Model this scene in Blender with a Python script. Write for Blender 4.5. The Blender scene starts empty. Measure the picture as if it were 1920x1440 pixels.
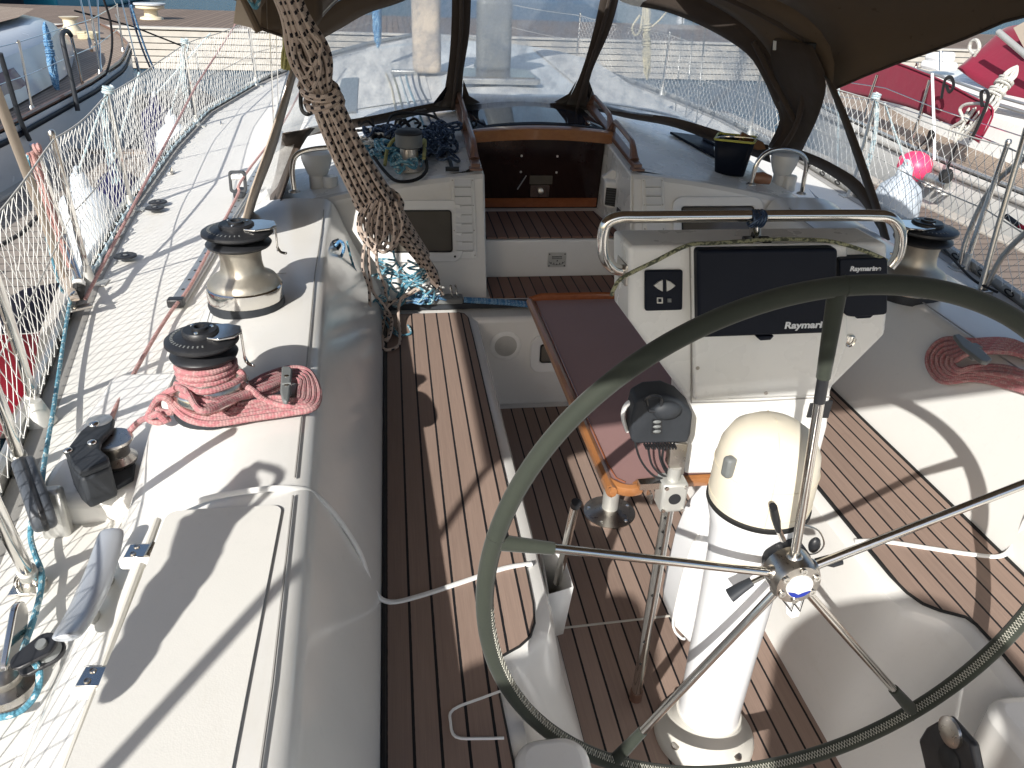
import bpy, bmesh, math, random
from mathutils import Vector, Matrix, noise
random.seed(7)
scn = bpy.context.scene
COL = scn.collection
R = math.radians

# ------------------------------------------------------------------ camera
FPX = 1442.0                       # focal length in pixels of a 1920 wide frame
CAM = Vector((-0.73, -1.21, 1.72))
MR = Matrix(((0.989311, -0.03624169, 0.14124545),
             (-0.14128419, -0.47796142, 0.86694386),
             (0.03609037, -0.87763285, -0.47797287)))   # photo axes (right, down, forward) -> boat axes
cd = bpy.data.cameras.new('camera'); cam = bpy.data.objects.new('camera', cd); COL.objects.link(cam)
cd.sensor_width = 36.0; cd.lens = FPX / 1920 * 36; cd.clip_start = 0.05; cd.clip_end = 2000
rt = MR @ Vector((1, 0, 0)); up = MR @ Vector((0, -1, 0)); bk = MR @ Vector((0, 0, -1))
cam.matrix_world = Matrix(((rt.x, up.x, bk.x, CAM.x), (rt.y, up.y, bk.y, CAM.y), (rt.z, up.z, bk.z, CAM.z), (0, 0, 0, 1)))
scn.camera = cam

# ------------------------------------------------------------------ world, sun, exposure
SUND = Vector((0.42, 0.74, -0.53)).normalized()      # direction the light travels
el = math.asin(-SUND.z); az = math.atan2(-SUND.x, -SUND.y)   # sun azimuth from +Y, clockwise
w = bpy.data.worlds.new('World'); scn.world = w; w.use_nodes = True
nt = w.node_tree; nt.nodes.clear()
sky = nt.nodes.new('ShaderNodeTexSky'); sky.sky_type = 'NISHITA'; sky.sun_disc = False
sky.sun_elevation = el; sky.sun_rotation = az; sky.altitude = 0; sky.air_density = 1.0; sky.dust_density = 2.0
bg = nt.nodes.new('ShaderNodeBackground'); bg.inputs[1].default_value = 0.104
wo = nt.nodes.new('ShaderNodeOutputWorld')
nt.links.new(sky.outputs[0], bg.inputs[0]); nt.links.new(bg.outputs[0], wo.inputs[0])
sd = bpy.data.lights.new('sun', 'SUN'); sd.energy = 4.4; sd.angle = R(0.53); sd.color = (1.0, 0.965, 0.91)
so = bpy.data.objects.new('sun', sd); COL.objects.link(so)
so.rotation_euler = SUND.to_track_quat('-Z', 'Y').to_euler()
scn.view_settings.view_transform = 'Standard'; scn.view_settings.look = 'None'
scn.view_settings.exposure = 0.50; scn.view_settings.gamma = 1.0; scn.view_settings.use_curve_mapping = False
scn.cycles.max_bounces = 8; scn.cycles.transparent_max_bounces = 16
try:
    scn.cycles.use_denoising = True
except Exception:
    pass

# ------------------------------------------------------------------ measuring: photo pixel on a known plane -> boat coordinates
def at(px, py, x=None, y=None, z=None):
    d = MR @ Vector((px - 960, py - 720, FPX))
    if z is not None: t = (z - CAM.z) / d.z
    elif y is not None: t = (y - CAM.y) / d.y
    else: t = (x - CAM.x) / d.x
    return CAM + d * t
def lerp(a, b, t): return a + (b - a) * t

# ------------------------------------------------------------------ materials
class NT:
    def __init__(s, name):
        s.m = bpy.data.materials.new(name); s.m.use_nodes = True
        s.t = s.m.node_tree; s.b = s.t.nodes['Principled BSDF']
    def n(s, typ, **k):
        nd = s.t.nodes.new('ShaderNode' + typ)
        for a, v in k.items(): setattr(nd, a, v)
        return nd
    def l(s, a, b): s.t.links.new(a, b)
    def val(s, x):  # float or socket
        return x
    def math(s, op, a, b=None, c=None):
        nd = s.n('Math', operation=op)
        for i, v in enumerate((a, b, c)):
            if v is None: continue
            if isinstance(v, (int, float)): nd.inputs[i].default_value = v
            else: s.l(v, nd.inputs[i])
        return nd.outputs[0]
    def mix(s, f, a, b):
        nd = s.n('Mix', data_type='RGBA')
        for sock, v in ((nd.inputs[0], f), (nd.inputs[6], a), (nd.inputs[7], b)):
            if isinstance(v, (int, float)): sock.default_value = v
            elif isinstance(v, tuple): sock.default_value = (*v[:3], 1)
            else: s.l(v, sock)
        return nd.outputs[2]
    def noise(s, scale, detail=3, vec=None, rough=0.5):
        nd = s.n('TexNoise'); nd.inputs['Scale'].default_value = scale; nd.inputs['Detail'].default_value = detail
        nd.inputs['Roughness'].default_value = rough
        if vec is not None: s.l(vec, nd.inputs['Vector'])
        return nd.outputs[0]
    def ramp(s, f, stops):
        nd = s.n('ValToRGB'); e = nd.color_ramp.elements
        while len(e) < len(stops): e.new(0.5)
        for el_, (p, c) in zip(e, stops):
            el_.position = p; el_.color = (*c, 1) if isinstance(c, tuple) else (c, c, c, 1)
        s.l(f, nd.inputs[0]); return nd.outputs[0]
    def pos(s): return s.n('NewGeometry').outputs['Position']
    def scale(s, vec, sx, sy, sz):
        nd = s.n('VectorMath', operation='MULTIPLY'); s.l(vec, nd.inputs[0]); nd.inputs[1].default_value = (sx, sy, sz)
        return nd.outputs[0]
    def bump(s, h, strength=0.3, dist=0.01):
        nd = s.n('Bump'); nd.inputs['Strength'].default_value = strength; nd.inputs['Distance'].default_value = dist
        s.l(h, nd.inputs['Height']); s.l(nd.outputs[0], s.b.inputs['Normal'])
    def col(s, c):
        if isinstance(c, tuple): s.b.inputs['Base Color'].default_value = (*c[:3], 1)
        else: s.l(c, s.b.inputs['Base Color'])
    def set(s, **k):
        for a, v in k.items():
            nm = a.replace('_', ' ')
            i = s.b.inputs[nm]
            if isinstance(v, (int, float)): i.default_value = v
            else: s.l(v, i)

def plain(name, c, rough=0.5, metal=0.0, var=0.12, scale=14, coat=0.0, bump=0.0, spec=0.5):
    k = NT(name); p = k.pos(); f = k.noise(scale, 4, p, 0.6)
    k.col(k.mix(f, tuple(v * (1 - var) for v in c), tuple(min(1, v * (1 + var)) for v in c)))
    k.set(Roughness=k.math('ADD', k.math('MULTIPLY', k.noise(scale * 2.3, 3, p), 0.18), rough - 0.09), Metallic=metal)
    k.b.inputs['Coat Weight'].default_value = coat; k.b.inputs['Specular IOR Level'].default_value = spec
    if bump: k.bump(k.noise(scale * 12, 3, p), bump, 0.002)
    return k.m

def gelcoat(name, c, rough=0.28, grip=False, dirt=0.10):
    k = NT(name); p = k.pos()
    f = k.noise(2.2, 5, p, 0.65)
    base = k.mix(f, tuple(v * (1 - dirt) for v in c), c)
    sp = k.ramp(k.noise(48, 3, p, 0.7), [(0.30, 0.72), (0.42, 1.0)])
    base = k.mix(k.math('MULTIPLY', k.math('SUBTRACT', 1.0, sp), 0.35), base, tuple(v * 0.7 for v in c))
    st = k.ramp(k.noise(7, 6, k.scale(p, 1, 0.25, 1), 0.7), [(0.58, 0.0), (0.78, 1.0)])
    base = k.mix(k.math('MULTIPLY', st, 0.25), base, (c[0] * .72, c[1] * .68, c[2] * .58))
    k.col(base)
    k.set(Roughness=k.math('ADD', k.math('MULTIPLY', k.noise(9, 4, p), 0.22), rough - 0.08))
    if grip:
        q = k.n('VectorMath', operation='MULTIPLY'); k.l(p, q.inputs[0]); q.inputs[1].default_value = (1, 1, 0.4)
        v = k.n('TexVoronoi'); v.inputs['Scale'].default_value = 330; k.l(q.outputs[0], v.inputs['Vector'])
        k.bump(v.outputs['Distance'], 0.10, 0.0008)
    else:
        k.bump(k.noise(3.5, 2, p), 0.10, 0.02)
    return k.m

def teak(name, pitch=0.05, off=0.0, seam=0.058, lo=(0.185, 0.130, 0.105), hi=(0.40, 0.292, 0.235), slope=0.0, ax=0):
    """laid teak: planks along Y (ax=0) or X (ax=1) with black caulked seams"""
    k = NT(name); p = k.pos()
    sp = k.n('SeparateXYZ'); k.l(p, sp.inputs[0])
    a, b = (sp.outputs[0], sp.outputs[1]) if ax == 0 else (sp.outputs[1], sp.outputs[0])
    a = k.math('ADD', a, k.math('MULTIPLY', b, slope))
    u = k.math('DIVIDE', k.math('ADD', a, off + 20 * pitch), pitch)
    fr = k.math('FRACT', u); idn = k.math('FLOOR', u)
    wn = k.n('TexWhiteNoise', noise_dimensions='1D'); k.l(idn, wn.inputs['W'])
    v = k.n('CombineXYZ'); k.l(k.math('MULTIPLY', u, 1.0), v.inputs[0]); k.l(k.math('MULTIPLY', b, 0.55), v.inputs[1]); k.l(k.math('MULTIPLY', idn, 3.7), v.inputs[2])
    g = k.noise(6.5, 6, v.outputs[0], 0.72)
    g2 = k.noise(1.6, 4, p, 0.6)
    vf = k.n('CombineXYZ'); k.l(k.math('MULTIPLY', a, 420), vf.inputs[0]); k.l(k.math('MULTIPLY', b, 7), vf.inputs[1])
    gf = k.noise(1.0, 2, vf.outputs[0], 0.6)
    t = k.math('ADD', k.math('MULTIPLY', g, 0.55), k.math('MULTIPLY', wn.outputs[0], 0.33))
    t = k.math('ADD', t, k.math('MULTIPLY', gf, 0.34))
    wood = k.mix(k.math('SUBTRACT', t, 0.11), lo, hi)
    wood = k.mix(k.ramp(g2, [(0.45, 0.0), (0.75, 0.45)]), wood, (0.25, 0.185, 0.15))
    blot = k.ramp(k.noise(3.1, 5, p, 0.75), [(0.62, 0.0), (0.78, 0.28)])
    wood = k.mix(blot, wood, (0.10, 0.05, 0.035))
    edge = k.math('ADD', fr, k.math('MULTIPLY', k.math('SUBTRACT', k.noise(60, 2, p), 0.5), 0.03))
    sm = k.math('LESS_THAN', edge, seam * 2)
    spots = k.math('MULTIPLY', k.math('GREATER_THAN', k.noise(240, 2, p), 0.80), sm)
    k.col(k.mix(sm, wood, (0.010, 0.010, 0.012)))
    k.set(Roughness=k.math('ADD', k.math('MULTIPLY', g, 0.15), 0.62))
    k.b.inputs['Specular IOR Level'].default_value = 0.3
    h = k.math('SUBTRACT', k.math('ADD', k.math('MULTIPLY', g, 0.3), k.math('MULTIPLY', gf, 0.5)), k.math('MULTIPLY', sm, 1.3))
    k.bump(h, 0.45, 0.002)
    return k.m

def varnish(name, lo, hi, rough=0.22, sc=9):
    k = NT(name); p = k.pos()
    g = k.noise(sc, 6, k.scale(p, 3.0, 1.0, 6.0), 0.7)
    k.col(k.mix(g, lo, hi)); k.set(Roughness=rough); k.b.inputs['Coat Weight'].default_value = 0.5
    k.bump(k.noise(80, 3, p), 0.08, 0.001)
    return k.m

def rope(name, base, fleck=None, dens=0.5, rough=0.85, r=0.006, pitch=None, dark=0.55):
    """braided line: UV.x round the rope, UV.y metres along it"""
    k = NT(name); uv = k.n('UVMap').outputs[0]
    sp = k.n('SeparateXYZ'); k.l(uv, sp.inputs[0]); U, V = sp.outputs[0], sp.outputs[1]
    pitch = pitch or r * 5.0
    vn = k.math('DIVIDE', V, pitch)
    A = k.math('ADD', k.math('MULTIPLY', U, 5), k.math('MULTIPLY', vn, 2.5)); B = k.math('SUBTRACT', k.math('MULTIPLY', U, 5), k.math('MULTIPLY', vn, 2.5))
    sa = k.math('SINE', k.math('MULTIPLY', A, 6.2832)); sb = k.math('SINE', k.math('MULTIPLY', B, 6.2832))
    h = k.math('MULTIPLY', sa, sb)
    hh = k.math('ADD', k.math('MULTIPLY', h, 0.5), 0.5)
    c = k.mix(hh, tuple(v * dark for v in base), base)
    if fleck is not None:
        wn = k.n('TexWhiteNoise', noise_dimensions='2D')
        cv = k.n('CombineXYZ'); k.l(k.math('FLOOR', A), cv.inputs[0]); k.l(k.math('FLOOR', B), cv.inputs[1]); k.l(cv.outputs[0], wn.inputs['Vector'])
        m = k.math('GREATER_THAN', wn.outputs[0], 1 - dens)
        c = k.mix(m, c, fleck)
    d = k.noise(30, 4, k.pos(), 0.6)
    c = k.mix(k.math('MULTIPLY', d, 0.35), c, tuple(v * 0.6 for v in base))
    k.col(c); k.set(Roughness=rough); k.b.inputs['Specular IOR Level'].default_value = 0.2
    k.b.inputs['Sheen Weight'].default_value = 0.1
    k.bump(hh, 0.6, r * 0.25)
    return k.m

def tracer(name, base, fleck, per=0.036, rough=0.85):
    """sheet with paired dark dashes (mainsheet)"""
    k = NT(name); uv = k.n('UVMap').outputs[0]
    sp = k.n('SeparateXYZ'); k.l(uv, sp.inputs[0]); U, V = sp.outputs[0], sp.outputs[1]
    u4 = k.math('MULTIPLY', U, 2); iu = k.math('FLOOR', u4); fu = k.math('FRACT', u4)
    v = k.math('ADD', k.math('DIVIDE', V, per), k.math('MULTIPLY', iu, 0.41)); fv = k.math('FRACT', v)
    m = k.math('MULTIPLY', k.math('LESS_THAN', fv, 0.36), k.math('LESS_THAN', fu, 0.42))
    br = k.math('SINE', k.math('ADD', k.math('MULTIPLY', V, 900), k.math('MULTIPLY', U, 30)))
    c = k.mix(k.math('ADD', k.math('MULTIPLY', br, 0.25), 0.5), tuple(x * 0.8 for x in base), base)
    c = k.mix(k.noise(25, 3, k.pos()), tuple(x * 0.8 for x in base), c)
    k.col(k.mix(m, c, fleck)); k.set(Roughness=rough); k.b.inputs['Specular IOR Level'].default_value = 0.2
    k.bump(br, 0.4, 0.0012)
    return k.m

def fabric(name, c, c2=None, rough=0.9, sc=900, wr=0.4, var=0.2, spots=False):
    k = NT(name); p = k.pos(); c2 = c2 or tuple(v * 0.7 for v in c)
    b = k.mix(k.noise(4, 5, p, 0.65), c2, c)
    if spots:
        v = k.ramp(k.noise(22, 3, p, 0.6), [(0.28, 1.0), (0.33, 0.0)])
        b = k.mix(k.math('MULTIPLY', v, 0.7), b, tuple(x * 0.5 for x in c))
    k.col(b); k.set(Roughness=rough); k.b.inputs['Specular IOR Level'].default_value = 0.15
    k.b.inputs['Sheen Weight'].default_value = 0.15
    h = k.math('ADD', k.math('MULTIPLY', k.noise(7, 4, p), 1.0), k.math('MULTIPLY', k.noise(sc, 1, p), 0.06))
    k.bump(h, wr, 0.02)
    return k.m

def translucent(m, c, f):
    nt_ = m.node_tree; out = nt_.nodes['Material Output']; b = nt_.nodes['Principled BSDF']
    t = nt_.nodes.new('ShaderNodeBsdfTranslucent'); t.inputs[0].default_value = (*c, 1)
    mx = nt_.nodes.new('ShaderNodeMixShader'); mx.inputs[0].default_value = f
    nt_.links.new(b.outputs[0], mx.inputs[1]); nt_.links.new(t.outputs[0], mx.inputs[2]); nt_.links.new(mx.outputs[0], out.inputs[0])
def vinyl(name, tint, alpha=0.22, rough=0.12):
    """clear plastic window: mostly see-through with a milky film"""
    k = NT(name); p = k.pos()
    t = k.n('BsdfTransparent'); t.inputs[0].default_value = (0.92, 0.94, 0.95, 1)
    f = k.ramp(k.noise(5, 6, k.scale(p, 1.5, 1, 0.7), 0.75), [(0.35, alpha * 0.55), (0.8, min(1, alpha * 2.0))])
    k.col(tint); k.set(Roughness=rough)
    k.bump(k.noise(9, 3, p), 0.25, 0.02)
    tr = k.n('BsdfTranslucent'); tr.inputs[0].default_value = (*[min(1, c * 1.25) for c in tint], 1); m2 = k.n('MixShader'); m2.inputs[0].default_value = 0.6; k.l(k.b.outputs[0], m2.inputs[1]); k.l(tr.outputs[0], m2.inputs[2])
    mx = k.n('MixShader'); k.l(f, mx.inputs[0]); k.l(t.outputs[0], mx.inputs[1]); k.l(m2.outputs[0], mx.inputs[2])
    k.l(mx.outputs[0], k.t.nodes['Material Output'].inputs[0])
    return k.m

WHITE = (0.80, 0.79, 0.755)
M = {}
M['gel'] = gelcoat('gelcoat_cream', WHITE, 0.15)
M['gelw'] = gelcoat('gelcoat_white', (0.82, 0.82, 0.79), 0.25, dirt=0.05)
M['grip'] = gelcoat('gelcoat_nonslip', (0.77, 0.755, 0.705), 0.55, grip=True)
M['gelfar'] = gelcoat('gelcoat_neighbour', (0.60, 0.63, 0.66), 0.2, dirt=0.05)
M['teak'] = teak('teak_floor', 0.0505, off=0.0115)
M['teakp'] = teak('teak_seat', 0.0515, off=0.79 - 0.003)
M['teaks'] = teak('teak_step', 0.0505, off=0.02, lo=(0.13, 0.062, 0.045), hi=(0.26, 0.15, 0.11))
M['teakfar'] = teak('teak_neighbour', 0.05, lo=(0.26, 0.20, 0.15), hi=(0.42, 0.34, 0.27), seam=0.06)
M['steel'] = plain('stainless_steel', (0.72, 0.70, 0.66), 0.14, 1.0, 0.05, 30)
M['steeld'] = plain('worn_stainless', (0.52, 0.49, 0.45), 0.30, 1.0, 0.15, 40)
M['alu'] = plain('anodised_aluminium', (0.50, 0.50, 0.48), 0.36, 0.7, 0.18, 45)
M['aluw'] = plain('cast_aluminium', (0.55, 0.55, 0.52), 0.5, 0.55, 0.15, 25)
M['bronze'] = plain('champagne_drum', (0.44, 0.41, 0.35), 0.45, 0.8, 0.12, 50)
M['black'] = plain('black_plastic', (0.018, 0.019, 0.022), 0.42, 0, 0.3, 40)
M['blackg'] = plain('weathered_black_plastic', (0.030, 0.034, 0.040), 0.55, 0, 0.5, 18, spec=0.3)
M['navy'] = plain('navy_plastic_cover', (0.006, 0.009, 0.018), 0.5, 0, 0.25, 6, spec=0.18)
M['grey'] = plain('grey_plastic', (0.16, 0.17, 0.17), 0.5, 0, 0.15, 30)
M['rubber'] = plain('black_rubber', (0.012, 0.012, 0.012), 0.7, 0, 0.3, 30)
M['wplast'] = plain('white_plastic', (0.78, 0.78, 0.76), 0.35, 0, 0.04, 9)
M['cream'] = plain('cream_plastic', (0.66, 0.59, 0.44), 0.45, 0, 0.08, 9)
M['compass'] = plain('cream_compass_cover', (0.74, 0.68, 0.55), 0.45, 0, 0.10, 7)
M['paint'] = plain('white_paint', (0.86, 0.87, 0.88), 0.18, 0, 0.03, 5, coat=0.3)
M['mahog'] = varnish('varnished_mahogany', (0.16, 0.045, 0.018), (0.36, 0.12, 0.045))
M['mahogo'] = varnish('bright_varnished_teak', (0.20, 0.072, 0.025), (0.40, 0.18, 0.065), 0.3)
M['teakrail'] = varnish('worn_teak_rail', (0.11, 0.055, 0.035), (0.24, 0.13, 0.09), 0.5)
M['tabletop'] = fabric('maroon_table_cover', (0.29, 0.165, 0.155), (0.25, 0.14, 0.13), 0.6, wr=0.08)
M['acryl'] = plain('smoked_acrylic', (0.012, 0.016, 0.024), 0.05, 0, 0.2, 8)
M['acrylw'] = plain('smoked_window', (0.11, 0.10, 0.085), 0.10, 0, 0.2, 8)
M['wash'] = plain('dark_washboard', (0.020, 0.010, 0.009), 0.12, 0, 0.3, 8)
M['canvas'] = fabric('brown_canvas', (0.165, 0.122, 0.084), (0.135, 0.10, 0.07), spots=True, wr=0.25)
translucent(M['canvas'], (0.30, 0.20, 0.12), 0.13)
M['canvasd'] = fabric('dark_brown_canvas', (0.085, 0.064, 0.051), (0.058, 0.044, 0.036), wr=0.4)
translucent(M['canvasd'], (0.22, 0.15, 0.10), 0.08)
M['vinyl'] = vinyl('clear_vinyl', (0.66, 0.69, 0.70), 0.64)
M['vinylw'] = vinyl('wrinkled_vinyl', (0.70, 0.70, 0.68), 0.5, 0.3)
M['leather'] = fabric('olive_wheel_leather', (0.052, 0.057, 0.042), (0.026, 0.033, 0.028), 0.75, sc=300, wr=0.15)
M['thread'] = plain('cream_thread', (0.50, 0.49, 0.42), 0.8, 0, 0.1)
M['pink'] = rope('pink_rope', (0.57, 0.325, 0.32), (0.43, 0.17, 0.185), 0.45, r=0.007)
M['pinkl'] = rope('faded_pink_rope', (0.60, 0.36, 0.33), (0.42, 0.22, 0.20), 0.45, r=0.006)
M['blue'] = rope('blue_rope', (0.12, 0.34, 0.46), (0.55, 0.66, 0.66), 0.18, r=0.006)
M['blued'] = rope('dark_blue_rope', (0.030, 0.055, 0.11), (0.12, 0.17, 0.25), 0.2, r=0.006)
M['bluec'] = rope('bright_blue_rope', (0.08, 0.24, 0.48), (0.30, 0.48, 0.62), 0.3, r=0.004)
M['blackr'] = rope('black_rope', (0.012, 0.012, 0.014), None, r=0.006)
M['white'] = rope('white_rope', (0.66, 0.65, 0.60), (0.30, 0.30, 0.30), 0.08, r=0.006)
M['cord'] = rope('flecked_cord', (0.42, 0.42, 0.26), (0.05, 0.06, 0.04), 0.42, r=0.004)
M['yellow'] = rope('yellow_rope', (0.52, 0.50, 0.20), None, r=0.005)
M['creamr'] = rope('cream_rope', (0.66, 0.60, 0.42), None, r=0.005)
M['paleblue'] = rope('pale_blue_rope', (0.42, 0.58, 0.64), (0.65, 0.68, 0.66), 0.4, r=0.005)
M['main'] = tracer('mainsheet_rope', (0.60, 0.49, 0.415), (0.022, 0.02, 0.025), 0.036)
M['net'] = plain('white_netting_twine', (0.78, 0.78, 0.75), 0.8, 0, 0.12)
M['fender'] = plain('white_fender_vinyl', (0.50, 0.55, 0.60), 0.35, 0, 0.08, 4)
M['fendernavy'] = fabric('navy_fender_cover', (0.012, 0.014, 0.06), None, 0.85)
M['fenderpink'] = plain('pink_fender_vinyl', (0.75, 0.06, 0.16), 0.4, 0, 0.15, 5)
M['crimson'] = fabric('crimson_canvas', (0.235, 0.014, 0.040), (0.19, 0.012, 0.034), 0.9, wr=0.35)
M['beigec'] = fabric('beige_canvas', (0.55, 0.47, 0.38), (0.44, 0.38, 0.31), 0.9)
M['strap'] = fabric('tan_webbing', (0.44, 0.37, 0.30), None, 0.9, wr=0.05)
M['yellowp'] = plain('yellow_green_trim', (0.52, 0.50, 0.09), 0.5)
M['leatherb'] = plain('brown_leather', (0.20, 0.085, 0.025), 0.5, 0, 0.2, 10, bump=0.2)
M['blockwood'] = varnish('oiled_wood_block', (0.24, 0.10, 0.05), (0.36, 0.18, 0.10), 0.6)
M['seam'] = plain('grey_sealant', (0.32, 0.31, 0.29), 0.7)
M['letter'] = plain('pale_lettering', (0.74, 0.76, 0.78), 0.5)
M['dirtyw'] = gelcoat('dirty_gelcoat', (0.62, 0.60, 0.54), 0.4)
# ------------------------------------------------------------------ mesh helpers
V = Vector
def cr(pts, n=8, closed=False):
    """smooth curve through points"""
    P = [V(p) for p in pts]; m = len(P); out = []
    if m < 3 and not closed:
        return [P[0].lerp(P[-1], i / n) for i in range(n + 1)]
    segs = m if closed else m - 1
    for i in range(segs):
        if closed: a, b, c, d = P[(i - 1) % m], P[i], P[(i + 1) % m], P[(i + 2) % m]
        else: a, b, c, d = P[max(i - 1, 0)], P[i], P[i + 1], P[min(i + 2, m - 1)]
        for j in range(n):
            t = j / n
            out.append(0.5 * ((2 * b) + (c - a) * t + (2 * a - 5 * b + 4 * c - d) * t * t + (3 * b - a - 3 * c + d) * t ** 3))
    if not closed: out.append(P[-1].copy())
    return out
def resample(pts, n):
    P = [V(p) for p in pts]; L = [0]
    for a, b in zip(P, P[1:]): L.append(L[-1] + (b - a).length)
    out = []; j = 0
    for i in range(n):
        s = L[-1] * i / (n - 1)
        while j < len(P) - 2 and L[j + 1] < s: j += 1
        q = (s - L[j]) / max(1e-9, L[j + 1] - L[j]); out.append(P[j].lerp(P[j + 1], min(1, max(0, q))))
    return out
def interp(tab, x):
    if x <= tab[0][0]: return tab[0][1]
    for (a, va), (b, vb) in zip(tab, tab[1:]):
        if x <= b: return va + (vb - va) * (x - a) / (b - a)
    return tab[-1][1]
def frame(axis):
    a = V(axis).normalized(); h = V((0, 0, 1)) if abs(a.z) < 0.9 else V((1, 0, 0))
    u = a.cross(h).normalized(); return u, a.cross(u).normalized(), a

class MB:
    def __init__(s): s.v = []; s.f = []; s.uv = []; s.mi = []; s.cur = 0
    def vert(s, p): s.v.append(tuple(p)); return len(s.v) - 1
    def face(s, ids, uv=None): s.f.append(tuple(ids)); s.uv.append(uv); s.mi.append(s.cur)
    def poly(s, pts): s.face([s.vert(p) for p in pts])
    def box(s, c, d, rot=None):
        c = V(c); ids = []
        for z in (-1, 1):
            for x, y in ((-1, -1), (1, -1), (1, 1), (-1, 1)):
                p = V((x * d[0] / 2, y * d[1] / 2, z * d[2] / 2))
                if rot is not None: p = rot @ p
                ids.append(s.vert(c + p))
        for q in ((3, 2, 1, 0), (4, 5, 6, 7), (0, 1, 5, 4), (1, 2, 6, 5), (2, 3, 7, 6), (3, 0, 4, 7)): s.face([ids[i] for i in q])
        return s
    def span(s, a, b, w, h):
        """rectangular bar from a to b"""
        a, b = V(a), V(b); u, v, t = frame(b - a)
        rg = []
        for p in (a, b): rg.append([s.vert(p + u * (i * w / 2) + v * (j * h / 2)) for i, j in ((-1, -1), (1, -1), (1, 1), (-1, 1))])
        for k in range(4): s.face([rg[0][k], rg[0][(k + 1) % 4], rg[1][(k + 1) % 4], rg[1][k]])
        s.face(rg[0][::-1]); s.face(rg[1]); return s
    def prism(s, pts, vec):
        pts = [V(p) for p in pts]; vec = V(vec)
        a = [s.vert(p) for p in pts]; b = [s.vert(p + vec) for p in pts]; n = len(a)
        s.face(a[::-1]); s.face(b)
        for i in range(n): s.face([a[i], a[(i + 1) % n], b[(i + 1) % n], b[i]])
        return s
    def tube(s, pts, r, seg=8, closed=False, caps=True, flat=1.0, nrm=None, vscale=1.0):
        pts = [V(p) for p in pts]; n = len(pts)
        if n < 2: return s
        rf = r if callable(r) else (lambda t: r)
        tang = []
        for i in range(n):
            if closed: t = pts[(i + 1) % n] - pts[(i - 1) % n]
            else: t = pts[min(i + 1, n - 1)] - pts[max(i - 1, 0)]
            tang.append(t.normalized() if t.length > 1e-9 else (tang[-1] if tang else V((0, 0, 1))))
        u = V(nrm).cross(tang[0]).normalized() if nrm is not None else frame(tang[0])[0]
        rings = []; L = 0; Ls = []
        for i in range(n):
            if i:
                L += (pts[i] - pts[i - 1]).length
                u = (u - tang[i] * u.dot(tang[i])); u = u.normalized() if u.length > 1e-9 else frame(tang[i])[0]
                if nrm is not None:
                    q = V(nrm).cross(tang[i])
                    if q.length > 1e-6: u = q.normalized()
            w = tang[i].cross(u); rr = rf(i / (n - 1)); Ls.append(L * vscale)
            rings.append([s.vert(pts[i] + u * (math.cos(k * 2 * math.pi / seg) * rr) + w * (math.sin(k * 2 * math.pi / seg) * rr * flat)) for k in range(seg)])
        for i in range(n if closed else n - 1):
            a, b = rings[i], rings[(i + 1) % n]; la, lb = Ls[i], Ls[i + 1] if i + 1 < n else Ls[i] + 0.01
            for k in range(seg):
                k2 = (k + 1) % seg
                s.face([a[k], a[k2], b[k2], b[k]], [(k / seg, la), ((k + 1) / seg, la), ((k + 1) / seg, lb), (k / seg, lb)])
        if caps and not closed:
            s.face(rings[0][::-1]); s.face(rings[-1])
        return s
    def lathe(s, prof, o, axis=(0, 0, 1), seg=28, caps=True):
        u, v, a = frame(axis); o = V(o); rg = []
        for r, h in prof:
            rg.append([s.vert(o + a * h + (u * math.cos(k * 2 * math.pi / seg) + v * math.sin(k * 2 * math.pi / seg)) * max(r, 1e-5)) for k in range(seg)])
        for p, q in zip(rg, rg[1:]):
            for k in range(seg): s.face([p[k], q[k], q[(k + 1) % seg], p[(k + 1) % seg]])
        if caps: s.face(rg[0]); s.face(rg[-1][::-1])
        return s
    def grid(s, P, closeu=False):
        """P[i][j] of points"""
        ids = [[s.vert(p) for p in row] for row in P]
        for i in range(len(P) - 1 + (1 if closeu else 0)):
            for j in range(len(P[0]) - 1):
                a, b = ids[i], ids[(i + 1) % len(P)]
                s.face([a[j], b[j], b[j + 1], a[j + 1]], [(i, j), (i + 1, j), (i + 1, j + 1), (i, j + 1)])
        return s
    def ball(s, c, r, sc=(1, 1, 1), seg=14, rings=9, rot=None):
        c = V(c); prof = []
        rg = []
        for i in range(rings + 1):
            t = math.pi * i / rings; row = []
            for k in range(seg):
                p = V((math.sin(t) * math.cos(k * 2 * math.pi / seg) * sc[0] * r, math.sin(t) * math.sin(k * 2 * math.pi / seg) * sc[1] * r, math.cos(t) * sc[2] * r))
                if rot is not None: p = rot @ p
                row.append(s.vert(c + p))
            rg.append(row)
        for p, q in zip(rg, rg[1:]):
            for k in range(seg): s.face([p[k], q[k], q[(k + 1) % seg], p[(k + 1) % seg]])
        return s
    def build(s, name, mat, parent=None, smooth=40, bevel=0.0, solid=0.0, bseg=2, off=0.0, subs=0):
        me = bpy.data.meshes.new(name)
        me.from_pydata(s.v, [], s.f)
        mats = mat if isinstance(mat, (list, tuple)) else [mat]
        for m in mats: me.materials.append(M[m] if isinstance(m, str) else m)
        if len(mats) > 1:
            for p, i in zip(me.polygons, s.mi): p.material_index = i
        if any(s.uv):
            ul = me.uv_layers.new(name='UVMap')
            for p, u in zip(me.polygons, s.uv):
                if u:
                    for li, c in zip(p.loop_indices, u): ul.data[li].uv = c
        bm = bmesh.new(); bm.from_mesh(me)
        if not any(s.uv): bmesh.ops.remove_doubles(bm, verts=bm.verts, dist=1e-5)
        bmesh.ops.recalc_face_normals(bm, faces=bm.faces)
        bm.to_mesh(me); bm.free()
        if smooth:
            for p in me.polygons: p.use_smooth = True
            if smooth < 180: me.set_sharp_from_angle(angle=R(smooth))
        o = bpy.data.objects.new(name, me); COL.objects.link(o)
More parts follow.
